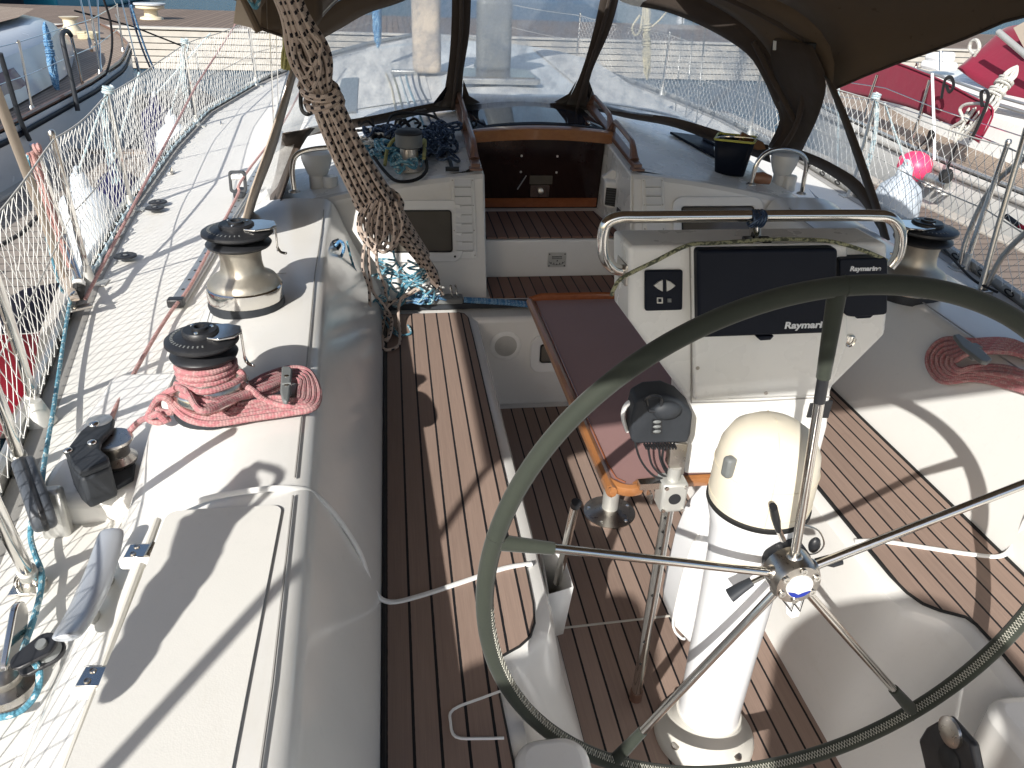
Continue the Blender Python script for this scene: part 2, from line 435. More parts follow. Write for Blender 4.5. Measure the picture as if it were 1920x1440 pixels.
        if parent is None:
            xs = [v.co for v in me.vertices]
            c = V((sum(v.x for v in xs) / len(xs), sum(v.y for v in xs) / len(xs), min(v.z for v in xs)))
            me.transform(Matrix.Translation(-c)); o.location = c
        else:
            base = V(parent.get('_o', (0, 0, 0))); me.transform(Matrix.Translation(-base)); o.parent = parent; o['_o'] = tuple(base)
        if solid:
            md = o.modifiers.new('thickness', 'SOLIDIFY'); md.thickness = solid; md.offset = off
        if subs:
            md = o.modifiers.new('round', 'SUBSURF'); md.levels = subs; md.render_levels = subs
        if bevel:
            md = o.modifiers.new('edges', 'BEVEL'); md.width = bevel; md.segments = bseg; md.limit_method = 'ANGLE'; md.angle_limit = R(35)
        return o
def thing(name, label, cat, loc=(0, 0, 0), group=None):
    o = bpy.data.objects.new(name, None); COL.objects.link(o); o.location = loc; o.empty_display_size = 0.1
    o['label'] = label; o['category'] = cat; o['_o'] = tuple(loc)
    if group: o['group'] = group
    return o
def tag(o, label, cat, group=None):
    o['label'] = label; o['category'] = cat
    if group: o['group'] = group
    return o
def lab(o, label): o['label'] = label; return o
def struct(o): o['kind'] = 'structure'; return o
def pxs(L, **k):
    """list of photo pixels measured on one plane"""
    return [at(a, b, **k) for a, b in L]
def hank(mb, top, bot, r, n, width, seed=1, depth=0.5, seg=5, waist=(0.35,), drop=0.0):
    """hanging gathered coil: n long narrow loops pinched at waists"""
    rnd = random.Random(seed); top = V(top); bot = V(bot); ax = bot - top; u, v, a = frame(ax)
    for i in range(n):
        ph = i * 2.399; s1 = math.cos(ph); s2 = math.sin(ph) * depth
        pts = []
        e0 = rnd.uniform(-0.03, 0.02); e1 = 1 + rnd.uniform(-0.10, 0.06) + drop * rnd.random()
        for k in range(15):
            t = e0 + (e1 - e0) * k / 14
            w = math.sin(math.pi * min(1, max(0, (t - e0) / (e1 - e0)))) ** 0.45
            for wa in waist: w *= 1 - 0.5 * math.exp(-((t - wa) / 0.07) ** 2)
            w *= width * (0.72 + 0.28 * t)
            pts.append(top + ax * t + u * (s1 * w + rnd.uniform(-1, 1) * width * 0.06) + v * (s2 * w + rnd.uniform(-1, 1) * width * 0.06))
        mb.tube(cr(pts, 3), r, seg)
    for wa in waist:
        for j in range(3):
            c = top + ax * (wa + (j - 1) * 2.1 * r / ax.length); rr = width * (0.72 + 0.28 * wa) * 0.62 + r
            tilt = rnd.uniform(-0.15, 0.15)
            mb.tube([c + u * math.cos(t) * rr + v * math.sin(t) * rr * (depth + 0.25) + a * tilt * rr * math.cos(t) for t in [q * math.pi / 8 for q in range(16)]], r, seg, closed=True)
# ------------------------------------------------------------------ setting: water, quay, pontoons
WZ = -0.78
k = NT('harbour_water'); p = k.pos()
w1 = k.noise(2.2, 6, k.scale(p, 1, 1.6, 1), 0.65); w2 = k.noise(9, 3, p, 0.6)
k.col(k.mix(w1, (0.014, 0.055, 0.105), (0.030, 0.115, 0.20))); k.set(Roughness=0.22)
k.b.inputs['IOR'].default_value = 1.33
k.bump(k.math('ADD', w1, k.math('MULTIPLY', w2, 0.45)), 1.0, 0.45); k.b.inputs['Specular IOR Level'].default_value = 0.22; M['water'] = k.m
mb = MB(); mb.poly([(-600, -200, WZ), (600, -200, WZ), (600, 900, WZ), (-600, 900, WZ)])
struct(mb.build('water', 'water'))

M['plank'] = teak('weathered_dock_boards', 0.14, lo=(0.16, 0.125, 0.10), hi=(0.30, 0.25, 0.205), seam=0.05)
M['plankx'] = teak('dock_boards_across', 0.14, lo=(0.15, 0.12, 0.10), hi=(0.27, 0.22, 0.18), seam=0.05, ax=1)
M['plankd'] = teak('quay_boards', 0.16, lo=(0.13, 0.095, 0.07), hi=(0.25, 0.19, 0.145), seam=0.05)
M['pale'] = plain('bleached_timber', (0.46, 0.43, 0.38), 0.8, 0, 0.2, 5)
M['conc'] = plain('pale_concrete', (0.46, 0.44, 0.40), 0.85, 0, 0.15, 6)
# main quay running across beyond the bows
QY = 19.5; QZ = 0.10
mb = MB(); mb.box((0, QY + 4.0, QZ - 0.06), (90, 7.7, 0.12)); q = struct(mb.build('quay_deck', 'plankd', bevel=0.01))
qf = thing('quay_facing', 'pale horizontal timber boards facing the edge of the far quay', 'boards', (0, QY, WZ))
for i in range(6):
    z0 = WZ + 0.02 + i * 0.142
    mb = MB(); mb.box((0, QY + 0.10, z0 + 0.062), (90, 0.09, 0.124)); mb.build('board', 'pale', qf, bevel=0.008)
mb = MB(); mb.box((0, QY + 0.3, (WZ + QZ) / 2 - 0.1), (89.8, 0.25, 0.7)); mb.build('backing', 'black', qf)
mb = MB(); mb.box((0, QY + 0.16, QZ + 0.025), (90, 0.30, 0.05)); mb.build('edge_strip', 'conc', qf, bevel=0.01)
# bollard on the quay
def bollard(x, y, z, label):
    t = thing('bollard', label, 'bollard', (x, y, z), 'low mooring bollards on the quay')
    mb = MB(); mb.lathe([(0.30, 0), (0.28, 0.05), (0.17, 0.08), (0.17, 0.22), (0.36, 0.27), (0.36, 0.33), (0.30, 0.35)], (x, y, z)); mb.build('post', 'cream', t)
    mb = MB(); mb.lathe([(0.40, 0.35), (0.40, 0.39), (0.05, 0.40)], (x, y, z)); mb.build('cap', 'gelfar', t)
b0 = at(285, 36, z=QZ); bollard(b0.x, b0.y, QZ, 'cream mushroom bollard on the far quay above the neighbour bow')
b0 = at(1275, 45, z=QZ); 
mb = MB(); mb.box((b0.x, b0.y, QZ + 0.45), (0.22, 0.22, 0.9)); mb.box((b0.x, b0.y, QZ + 0.93), (0.30, 0.30, 0.06)); tag(mb.build('service_post', 'gelfar', bevel=0.015), 'pale square service post on the quay seen through the starboard window', 'post')
# finger pontoons either side
def pontoon(name, x0, x1, y0, y1, z, mat):
    mb = MB(); mb.box(((x0 + x1) / 2, (y0 + y1) / 2, z - 0.05), (x1 - x0 - 0.16, y1 - y0, 0.10)); o = mb.build(name, mat, bevel=0.006); struct(o)
    return o
M['plankp'] = teak('pale_dock_boards', 0.14, lo=(0.24, 0.21, 0.18), hi=(0.38, 0.34, 0.295), seam=0.04, ax=1)
pontoon('pontoon', -4.02, -2.72, -6, 7.4, -0.14, 'plankp')
pontoon('pontoon', 2.72, 4.75, -6, 11.5, -0.32, 'plankx')
for x0, x1, y1, lb in ((-4.02, -2.72, 7.4, 'port'), (2.72, 4.75, 11.5, 'starboard')):
    fr = thing('pontoon_frame', 'pale timber and metal frame edging the pontoon on the %s side' % lb, 'frame', ((x0 + x1) / 2, 1, -0.75))
    for x in (x0, x1):
        mb = MB(); mb.box((x, (y1 - 6) / 2, (-0.24 if x < 0 else -0.42)), (0.155, y1 + 6, 0.24)); mb.build('side_rail', 'pale', fr, bevel=0.01)
    mb = MB(); mb.box(((x0 + x1) / 2, y1 + 0.08, (-0.24 if x0 < 0 else -0.42)), (x1 - x0 + 0.155, 0.15, 0.24)); mb.build('end_rail', 'plankx', fr, bevel=0.01)
    for yy in range(-5, int(y1), 4):
        mb = MB(); mb.box(((x0 + x1) / 2, yy + 1, -0.62), (x1 - x0 - 0.3, 2.2, 0.42)); mb.build('float', 'conc', fr, bevel=0.03)

# ------------------------------------------------------------------ generic hull
def hullshape(tab, cx, zdeck, zbot, ys, flare=0.12, camber=0.05):
    """rings of (x, z) from port gunwale round the bottom to starboard gunwale, plus deck"""
    side = []; deck = []
    for y in ys:
        h = interp(tab, y)
        side.append([V((cx - h, y, zdeck(y))), V((cx - h * (1 - flare * 0.2), y, lerp(zdeck(y), WZ, 0.4))), V((cx - h * (1 - flare), y, WZ - 0.02)), V((cx - h * 0.6, y, zbot)),
                     V((cx + h * 0.6, y, zbot)), V((cx + h * (1 - flare), y, WZ - 0.02)), V((cx + h * (1 - flare * 0.2), y, lerp(zdeck(y), WZ, 0.4))), V((cx + h, y, zdeck(y)))])
    return side

# ------------------------------------------------------------------ our yacht
yacht = thing('sailing_yacht', 'cream sailing yacht seen from its helm, teak cockpit and long side decks', 'sailing yacht', (0, 0, 0))
HB = [(-2.6, 1.32), (-1.0, 1.50), (0.6, 1.76), (1.9, 2.01), (2.9, 2.14), (4.4, 2.25), (5.7, 2.27), (7.4, 2.05), (9.0, 1.62), (10.5, 1.05), (11.8, 0.35), (12.3, 0.03)]
def zd(y): return 0.50 + 0.012 * max(0, y - 3) ** 1.3
ZC = 0.78                                  # coaming top
def z0(y): return 0.92 + (0.10 * min(1, (y - 2.2) / 1.1) if y > 2.2 else 0) + (0.035 * (min(y, 6.5) - 3.3) if y > 3.3 else 0)
CH = [(2.1, 1.30), (3.2, 1.25), (5.0, 1.12), (6.5, 0.90), (7.6, 0.62), (8.2, 0.40)]        # coachroof half width
def roof(x, y):
    zz = z0(y) - 0.10 * x * x
    if y > 6.0: zz -= 0.10 * (y - 6.0) ** 1.5
    return zz
def on_roof(px, py):
    z = 0.95
    for _ in range(12):
        q = at(px, py, z=z); z = roof(q.x, q.y)
    return V((q.x, q.y, z))
ys = [-2.6 + 0.35 * i for i in range(43)]
ys = [y for y in ys if y < 12.3] + [12.3]
rows = hullshape(HB, 0, lambda y: zd(y) - 0.0, WZ - 0.4, ys)
mb = MB(); mb.grid(rows); mb.poly(rows[0]); mb.build('hull', 'gelw', yacht)
# side decks: from the gunwale in to the coaming or coachroof foot
def inner(y): return 1.36 if y < 2.1 else interp(CH, y) + 0.02
for s in (-1, 1):
    mb = MB(); P = []
    for y in [-2.6 + 0.2 * i for i in range(75)]:
        if y > 12.25: break
        hb = interp(HB, y) - 0.012; inn = min(inner(y) - 0.05, hb - 0.01) if y < 8.2 else max(0.0, min(0.4 - (y - 8.2), hb - 0.01))
        P.append([V((s * lerp(hb, inn, t), y, zd(y) + 0.03 * math.sin(t * 1.4))) for t in (0, 0.08, 0.3, 0.6, 1.0)])
    mb.grid(P); o = mb.build('side_deck', 'grip', yacht)
# gutter strip and toe rail
    for off, wdt, hgt, mt, nm in ((0.045, 0.055, 0.010, 'seam', 'deck_joint'), ):
        mb = MB(); pts = [V((s * (interp(HB, y) - off), y, zd(y) + 0.006)) for y in [-2.5 + 0.25 * i for i in range(58)] if y < 12]
        mb.tube(pts, wdt / 2, 6, flat=0.22, nrm=(0, 0, 1)); mb.build(nm, mt, yacht)
    mb = MB(); pts = [V((s * (interp(HB, y) + 0.002), y, zd(y) + 0.03)) for y in [-2.5 + 0.25 * i for i in range(58)] if y < 12]
    P = [[p + V((dx * s, 0, dz)) for dx, dz in ((0.006, -0.035), (0.006, 0.020), (-0.006, 0.026), (-0.016, 0.018), (-0.016, -0.005), (-0.012, -0.03))] for p in pts]
    mb.grid(P); o = mb.build('toe_rail', 'alu', yacht, solid=0.003)
    y = -1.5
    while y < 8.5:
        x = s * (interp(HB, y) - 0.0175)
        dx = s * (interp(HB, y + 0.035) - interp(HB, y - 0.035)) / 2
        c = V((x, y, zd(y) + 0.028))
        mb = MB(); mb.tube([c + V((dx * math.cos(t) * 1.0, 0.035 * math.cos(t), 0.011 * math.sin(t))) for t in [q * math.pi / 6 for q in range(12)]], 0.0035, 5, closed=True); mb.build('rail_slot', 'rubber', yacht)
        y += 0.24
# slots are dark rings set on the inboard face of the rail
def cdx(y): return interp([(-0.6, -0.036), (0.4, 0.002), (1.3, 0.045), (2.1, 0.065)], y)
# coamings ------------------------------------------------------------
def coaming(s):
    mb = MB(); P = []
    prof0 = [(0.79, 0.40), (0.795, 0.44), (0.84, 0.55), (0.885, 0.66), (0.922, 0.748), (0.930, 0.765), (0.948, 0.779), (0.97, 0.783), (1.00, 0.784), (1.12, 0.786), (1.24, 0.780), (1.30, 0.765), (1.335, 0.735), (1.36, 0.66), (1.385, 0.56), (1.42, 0.515), (1.47, 0.505)]
    for i in range(38):
        y = -2.5 + i * (2.12 + 2.5) / 37
        tp = interp([(-2.5, -0.13), (-0.5, -0.03), (0.6, 0.0), (2.2, 0.02)], y)
        row = []
        for x, z in prof0:
            xx = x + (tp if x > 1.2 else 0)
            if z > 0.45 and x < 1.15: xx += cdx(y) * min(1, (z - 0.44) / 0.30) * (1 if x < 1.0 else 0.7)
            zz = z
            if y < 0.42 and x > 1.15:                    # aft part is lower outboard of the locker
                f = min(1, (0.42 - y) / 0.09) * min(1, (x - 1.15) / 0.08)
                if z > 0.6: zz = z - 0.07 * f
            if y > 1.7 and z > 0.7: zz = z + 0.035 * ((y - 1.7) / 0.42) ** 2 * (1 if x < 1.25 else 0.7)
            if x >= 1.47: xx = min(xx, interp(HB, y) - 0.03)
            row.append(V((s * xx, y, zz)))
        P.append(row)
    mb.grid(P)
    return mb.build('coaming', 'gel', yacht, subs=1)
coaming(-1); coaming(1)
# non-slip panels on the coaming tops
def patch(name, outline, z, mat, h=0.003, parent=yacht, bevel=0.0015):
    mb = MB(); mb.prism([V((p[0], p[1], z)) for p in outline], (0, 0, h)); return mb.build(name, mat, parent, bevel=bevel)
def rrect(x0, x1, y0, y1, r, n=5):
    out = []
    for cx, cy, a0 in ((x1 - r, y0 + r, -90), (x1 - r, y1 - r, 0), (x0 + r, y1 - r, 90), (x0 + r, y0 + r, 180)):
        for i in range(n + 1):
            a = R(a0 + 90 * i / n); out.append((cx + r * math.cos(a), cy + r * math.sin(a)))
    return out
# cockpit well --------------------------------------------------------
FW = 0.44      # seat edge
mb = MB(); mb.poly([(-0.62, -2.5, 0), (0.62, -2.5, 0), (0.62, 1.80, 0), (-0.62, 1.80, 0)]); o = mb.build('cockpit_sole', 'gel', yacht)
mb = MB(); mb.prism([V((x, y, 0.004)) for x, y in rrect(-0.325, 0.325, -2.4, 1.67, 0.02)], (0, 0, 0.006)); mb.build('teak_sole', 'teak', yacht)
SZ = 0.42
for s in (-1, 1):
    # seat shell: riser, rounded edge, top
    mb = MB(); P = []
    for y in [-2.5, -1.5, -0.8, -0.4, -0.2, -0.12, -0.10, -0.085, -0.07, -0.055, -0.04, -0.025, -0.01, 0.01, 0.03, 0.06, 0.10, 0.2] + [0.3 + 0.1 * i for i in range(15)] + [1.8]:
        e = interp([(-0.30, 0.53), (-0.10, 0.535), (-0.07, 0.52), (-0.045, 0.485), (-0.015, 0.448), (0.03, 0.430), (0.10, 0.424), (1.8, 0.424)], y)
        fl = 0.318
        P.append([V((s * x, y, z)) for x, z in ((fl - 0.012, 0.0), (fl, 0.03), (lerp(fl, e - 0.03, 0.75), lerp(0.03, SZ - 0.04, 0.6)), (e - 0.026, SZ - 0.045), (e - 0.014, SZ - 0.012), (e + 0.008, SZ), (e + 0.04, SZ + 0.002), (0.72, SZ + 0.001), (0.81, SZ))])
    mb.grid(P); mb.build('seat_shell', 'gel', yacht)
    # teak laid into the seat
    out = [(s * 0.788, 1.77), (s * 0.788, -2.3), (s * 0.552, -2.3)]
    cut = [(0.552, -0.6), (0.553, -0.33), (0.560, -0.147), (0.558, -0.09), (0.548, -0.066), (0.500, -0.040), (0.473, -0.016), (0.457, 0.022), (0.450, 0.08), (0.448, 0.2), (0.448, 0.9), (0.448, 1.5), (0.450, 1.72), (0.462, 1.76), (0.49, 1.775)]
    out += [(s * x, y) for x, y in cut]
    mb = MB(); mb.prism([V((x, y, SZ + 0.003)) for x, y in out], (0, 0, 0.006)); mb.build('teak_seat', 'teakp', yacht, bevel=0.001)
    mb = MB(); mb.tube([V((x, y, SZ + 0.006)) for x, y in out[3:]], 0.004, 5); mb.build('black_seam', 'rubber', yacht)
    mb = MB(); mb.tube([V((s * 0.789, -2.3, SZ + 0.008)), V((s * 0.789, 1.77, SZ + 0.008))], 0.006, 6); mb.build('black_seam', 'rubber', yacht)
# locker lid joint drawn across seat and coaming as a raised white seal
    pts = [V((s * (x if x < 0.83 else x - 0.006), y, z)) for x, y, z in ((0.43, 0.215, SZ + 0.006), (0.50, 0.20, SZ + 0.012), (0.60, 0.165, SZ + 0.012), (0.70, 0.13, SZ + 0.012), (0.775, 0.115, SZ + 0.012), (0.812, 0.125, SZ + 0.045), (0.842, 0.14, 0.56), (0.885, 0.135, 0.67), (0.925, 0.11, 0.752), (0.96, 0.09, 0.782), (1.02, 0.075, 0.795), (1.12, 0.055, 0.794), (1.195, 0.045, 0.765))]
    mb = MB(); mb.tube(cr(pts, 5), 0.0065, 8, flat=0.8); mb.build('lid_seal', 'wplast', yacht)
    mb = MB(); mb.tube([V((s * (0.962 + cdx(y)), y, 0.7865)) for y in (-2.2, -1, -.4, 0.06)], 0.0022, 5); mb.tube([V((s * (0.962 + cdx(y)), y, 0.7865 + (0.035 * ((y - 1.7) / 0.42) ** 2 if y > 1.7 else 0))) for y in (0.12, 0.5, 0.9, 1.3, 1.7, 1.85, 2.0)], 0.0022, 5); mb.build('moulded_line', 'seam', yacht)
# locker lid outboard groove + hinge side (port)
mb = MB(); mb.tube([V((-1.205, 0.045, 0.757)), V((-1.195, -0.35, 0.755)), V((-1.18, -1.2, 0.752))], 0.007, 8); mb.build('lid_groove', 'dirtyw', yacht)
mb = MB(); mb.prism([V((x, y, 0.786)) for x, y in rrect(-1.178, -0.968, -1.9, 0.03, 0.02)], (0, 0, 0.003)); mb.build('lid_tread', 'grip', yacht)
mb = MB(); mb.tube(cr([V((-1.10, 1.30, 0.79)), V((-1.28, 1.27, 0.779)), V((-1.285, 0.95, 0.778)), V((-1.245, 0.85, 0.782)), V((-1.235, 0.5, 0.783))], 4), 0.0015, 4); mb.build('tread_edge', 'seam', yacht)
# bridge deck and steps -----------------------------------------------
mb = MB()
mb.box((0, 1.90, 0.205), (1.60, 0.36, 0.43)); mb.build('bridge_locker', 'gel', yacht, bevel=0.02, bseg=3)
mb = MB(); mb.box((0, 2.15, 0.20), (0.72, 0.16, 0.428)); mb.build('bridge_step', 'gel', yacht)
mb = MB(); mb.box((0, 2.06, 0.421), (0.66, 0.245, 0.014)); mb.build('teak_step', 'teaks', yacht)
mb = MB(); mb.box((0, 2.50, 0.40), (0.74, 0.60, 0.40)); mb.build('upper_step', 'gel', yacht, bevel=0.008)
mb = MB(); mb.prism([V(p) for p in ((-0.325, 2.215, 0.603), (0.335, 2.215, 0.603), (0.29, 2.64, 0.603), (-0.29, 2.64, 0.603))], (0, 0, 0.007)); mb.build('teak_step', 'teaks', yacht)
# bulkhead -------------------------------------------------------------
def bh(x, z): return 1.955 + (z - 0.42) * 0.52 + 0.02 * 0
CW = 0.345
M['bulk'] = M['gelw']
for s in (-1, 1):
    mb = MB(); P = []
    for i in range(13):
        x = lerp(CW, 1.30, i / 12); zt = roof(x, 2.2); zb = 0.42 if x < 0.93 else 0.66
        zb = min(zb, zt - 0.05)
        row = [V((s * x, bh(x, z), z)) for z in (zb, lerp(zb, zt - 0.05, .33), lerp(zb, zt - 0.05, .66), zt - 0.05)]
        row += [V((s * x, bh(x, zt) - 0.018, zt - 0.022)), V((s * x, bh(x, zt) + 0.0, zt - 0.005)), V((s * x, bh(x, zt) + 0.03, zt))]
        P.append(row)
    mb.grid(P); mb.build('bulkhead', 'gel', yacht, smooth=30)
    # companionway side wall with teak cap
    mb = MB(); mb.prism([V((s * 0.335, 2.02, 0.40)), V((s * 0.335, 2.21, 0.90)), V((s * 0.335, 3.3, 1.02)), V((s * 0.335, 3.3, 0.40))], (s * 0.045, 0, 0)); mb.build('companionway_side', 'gelw', yacht, bevel=0.006)
# coachroof
for s in (-1, 1):
    mb = MB(); P = []
    for i in range(40):
        y = 2.22 + i * 0.155; cw = interp(CH, y); x0_ = 0.37 if y < 3.38 else 0.0
        row = [V((s * x, (bh(x, roof(x, 2.2)) + 0.025 if i == 0 else y), roof(x, y))) for x in (x0_, lerp(x0_, cw, .3), lerp(x0_, cw, .6), cw * .86, cw * .95)]
        row += [V((s * cw, y, roof(cw, y) - 0.03)), V((s * (cw + 0.06), y, max(zd(y), roof(cw, y) - 0.2))), V((s * (cw + 0.10), y, zd(y)))]
        P.append(row)
    mb.grid(P); mb.build('coachroof', 'gelw', yacht, subs=1)
    mb = MB(); P = []                             # filler between coaming end and coachroof side
    mb.grid([[V((s * (x + (0.03 * (1 - math.cos(t)))), 2.12 + 0.12 * t, z)) for x, z in ((1.26, 0.80), (1.34, 0.72), (1.40, 0.60), (1.43, 0.50))] for t in (0, 0.5, 1, 2)]); mb.build('coachroof_corner', 'gel', yacht)
# grip panels on the roof
for s in (-1, 1):
    mb = MB(); P = [[V((s * x, y, roof(x, y) + 0.004)) for x in (0.50, 0.7, 0.9, 1.05)] for y in [3.6 + i * 0.3 for i in range(9)]]
    mb.grid(P); mb.build('roof_tread', 'grip', yacht)
# ------------------------------------------------------------------ companionway
def rr3(c, u, v, w, h, r, n=4):
    """rounded rectangle in the plane (u,v)"""
    c, u, v = V(c), V(u).normalized(), V(v).normalized(); return [c + u * a + v * b for a, b in rrect(-w / 2, w / 2, -h / 2, h / 2, r, n)]
def ring(mb, c, u, v, w, h, r, wi, hi, ri, vec, n=4):
    """flat frame with a rounded opening, thickness vec"""
    A = rr3(c, u, v, w, h, r, n); B = rr3(c, u, v, wi, hi, ri, n); vec = V(vec); m = len(A)
    a0 = [mb.vert(p) for p in A]; b0 = [mb.vert(p) for p in B]; a1 = [mb.vert(p + vec) for p in A]; b1 = [mb.vert(p + vec * 0.55) for p in B]
    for i in range(m):
        j = (i + 1) % m
        mb.face([a0[i], a0[j], b0[j], b0[i]]); mb.face([a1[i], b1[i], b1[j], a1[j]]); mb.face([a0[i], a1[i], a1[j], a0[j]]); mb.face([b0[i], b0[j], b1[j], b1[i]])
# washboard: dark gloss boards leaning forward
wb0, wb1 = V((0, 2.74, 0.60)), V((0, 2.66, 0.93))
mb = MB(); mb.prism([V((-0.332, 2.735, 0.60)), V((0.332, 2.735, 0.60)), V((0.332, 2.69, 0.965)), (-0.332, 2.69, 0.965)], (0, 0.03, 0)); wash = mb.build('washboard', 'wash', yacht)
def wbp(x, z): return V((x, 2.735 - (z - 0.60) * 0.123 - 0.004, z))
mb = MB(); mb.prism([wbp(x, z) for x, z in ((-0.325, 0.606), (0.325, 0.606), (0.325, 0.655), (-0.325, 0.655))], (0, 0.002, 0)); mb.build('lower_rail', 'mahog', wash)
c = at(1013, 360, y=2.70); mb = MB(); mb.prism(rr3(wbp(c.x, c.z) + V((0, -0.004, 0)), (1, 0, 0), (0, -0.12, 1), 0.10, 0.062, 0.004), (0, 0.005, 0)); lp = mb.build('lock_plate', 'steel', wash)
mb = MB(); mb.lathe([(0.014, 0), (0.014, 0.012), (0.006, 0.014)], wbp(c.x + 0.005, c.z) + V((0, -0.004, 0)), (0, -1, 0.1), 14); mb.build('keyhole', 'steeld', lp)
c = at(1015, 338, y=2.70); mb = MB(); mb.prism(rr3(wbp(c.x, c.z) + V((0, -0.004, 0)), (1, 0, 0), (0, -0.12, 1), 0.12, 0.045, 0.004), (0, 0.005, 0)); mb.build('hasp', 'acrylw', wash)
mb = MB()
for a, b in ((978, 292), (1045, 293), (977, 323), (1044, 324)): mb.ball(wbp(at(a, b, y=2.70).x, at(a, b, y=2.70).z), 0.006, seg=8, rings=5)
mb.build('screw', 'wplast', wash)
mb = MB(); mb.tube(pxs([(970, 355), (987, 329)], y=2.70), 0.003, 5); mb.build('pin', 'steel', wash)
# sliding hatch with curved timber nose
mb = MB(); P = []
for i in range(13):
    x = lerp(-0.36, 0.36, i / 12); cv = 0.025 * (1 - (x / 0.36) ** 2)
    P.append([V((x, 2.655 - cv, 0.945 + cv)), V((x, 2.650 - cv, 0.995 + cv)), V((x, 2.665 - cv, 1.003 + cv)), V((x, 2.700, 1.003 + cv)), V((x, 2.700, 0.945 + cv))])
mb.grid(P); mb.poly(P[0]); mb.poly(P[-1]); nose = mb.build('hatch_nose', 'mahogo', yacht, bevel=0.004)
mb = MB(); mb.grid([[V((x, y, 1.000 + 0.028 * (1 - (x / 0.34) ** 2) + (y - 2.7) * 0.03)) for y in (2.70, 2.9, 3.1, 3.45)] for x in [lerp(-0.33, 0.33, i / 10) for i in range(11)]]); hs = mb.build('sliding_hatch', 'acryl', yacht, solid=0.010)
mb = MB(); P = []
for t in [i * math.pi / 24 for i in range(25)]:
    x = -math.cos(t) * 0.27
    P.append([V((x, 2.74 + 0.40 * math.sin(t) ** 0.6 * q, 1.0065 + 0.028 * (1 - (x / 0.34) ** 2) + (2.74 + 0.40 * math.sin(t) ** 0.6 * q - 2.7) * 0.03)) for q in (0, 0.5, 1)])
mb.grid(P); mb.build('hatch_window', 'acrylglass' if 'acrylglass' in M else 'acryl', hs)
mb = MB(); mb.box((0, 3.42, 1.045), (0.74, 0.12, 0.04)); mb.build('hatch_garage', 'gelw', yacht, bevel=0.01)
# teak hand rails on the companionway sides (two loops each)
for s in (-1, 1):
    def hr(y): return V((s * 0.372, y, 0.905 + (y - 2.2) * 0.105 + 0.012))
    rail = None
    mb = MB(); mb.prism([hr(y) + V((-0.020, 0, dz)) for y, dz in ((2.23, 0), (3.40, 0), (3.40, 0.03), (2.23, 0.022))], (0.040, 0, 0)); rail = mb.build('hand_rail', 'teakrail', yacht, bevel=0.004)
    mb = MB()
    for a, b in ((2.30, 2.74), (2.74, 3.22)):
        pts = cr([hr(a) + V((0, 0, 0.02)), hr(a + 0.05) + V((0, 0, 0.075)), hr(a + 0.11) + V((0, 0, 0.085)), hr(b - 0.11) + V((0, 0, 0.085)), hr(b - 0.05) + V((0, 0, 0.075)), hr(b) + V((0, 0, 0.02))], 5)
        mb.tube(pts, lambda t: 0.013 + 0.012 * abs(2 * t - 1) ** 4, 8, nrm=(1, 0, 0))
    mb.build('grab_loop', 'teakrail', rail)
    mb = MB(); mb.box(hr(2.235) + V((0, 0, 0.0)), (0.058, 0.05, 0.012)); mb.build('rail_foot', 'teakrail', rail, bevel=0.004)
# louvre vents in the bulkhead
def vent(s):
    c = V((s * 0.435, bh(0.4, 0.73), 0.73)); uu, vv = V((1, 0, 0)), V((0, 0.52, 1)).normalized(); nn = vv.cross(uu) * -1
    nn = V((0, -1, 0.52)).normalized()
    mb = MB(); mb.prism(rr3(c + nn * 0.002, uu, vv, 0.105, 0.355, 0.006), nn * 0.006); vt = mb.build('louvre_vent', 'gelw', yacht, bevel=0.002)
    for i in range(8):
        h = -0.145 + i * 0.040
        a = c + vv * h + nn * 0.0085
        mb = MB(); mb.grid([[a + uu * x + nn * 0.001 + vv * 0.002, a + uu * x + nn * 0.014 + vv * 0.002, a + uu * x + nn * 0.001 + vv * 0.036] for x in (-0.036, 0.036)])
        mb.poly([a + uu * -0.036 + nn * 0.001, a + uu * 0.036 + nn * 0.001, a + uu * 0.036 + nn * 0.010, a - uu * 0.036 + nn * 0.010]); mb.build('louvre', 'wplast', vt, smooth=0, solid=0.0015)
        mb = MB(); mb.prism([a + uu * x + vv * y_ for x, y_ in ((-0.036, -0.002), (0.036, -0.002), (0.036, 0.0015), (-0.036, 0.0015))], nn * 0.0015); mb.build('louvre_shade', 'rubber', vt)  # dark strip stands in for the shade under each louvre
    mb = MB()
    for sx in (-1, 1):
        for h in (-0.165, -0.055, 0.055, 0.165): mb.ball(c + uu * sx * 0.044 + vv * h + nn * 0.009, 0.0034, seg=6, rings=4)
    mb.build('screw', 'steeld', vt)
vent(-1); vent(1)
def portlight(c, uu, vv, nn, w, h, lbl=None, mat='acrylw', parent=yacht):
    mb = MB(); ring(mb, c + nn * 0.001, uu, vv, w, h, 0.045, w - 0.085, h - 0.085, 0.012, nn * 0.014, 5); fr = mb.build('portlight', 'wplast', parent, bevel=0.004)
    mb = MB(); mb.prism(rr3(c + nn * 0.002, uu, vv, w - 0.087, h - 0.087, 0.012), nn * 0.003); mb.build('pane', mat, fr)
    mb = MB(); A = rr3(c + nn * 0.008, uu, vv, w - 0.092, h - 0.092, 0.012); mb.tube(A, 0.003, 5, closed=True); mb.build('gasket', 'rubber', fr)
    mb = MB(); mb.ball(c + uu * (w / 2 - 0.035) - vv * (h / 2 - 0.022) + nn * 0.014, 0.005, seg=8, rings=5); mb.build('screw', 'rubber', fr)
    return fr
nb = V((0, -1, 0.52)).normalized(); vb = V((0, 0.52, 1)).normalized()
portlight(V((-0.625, bh(0, 0.68), 0.68)), V((1, 0, 0)), vb, nb, 0.36, 0.27)
portlight(V((0.745, bh(0, 0.70), 0.70)), V((1, 0, 0)), vb, nb, 0.44, 0.25)
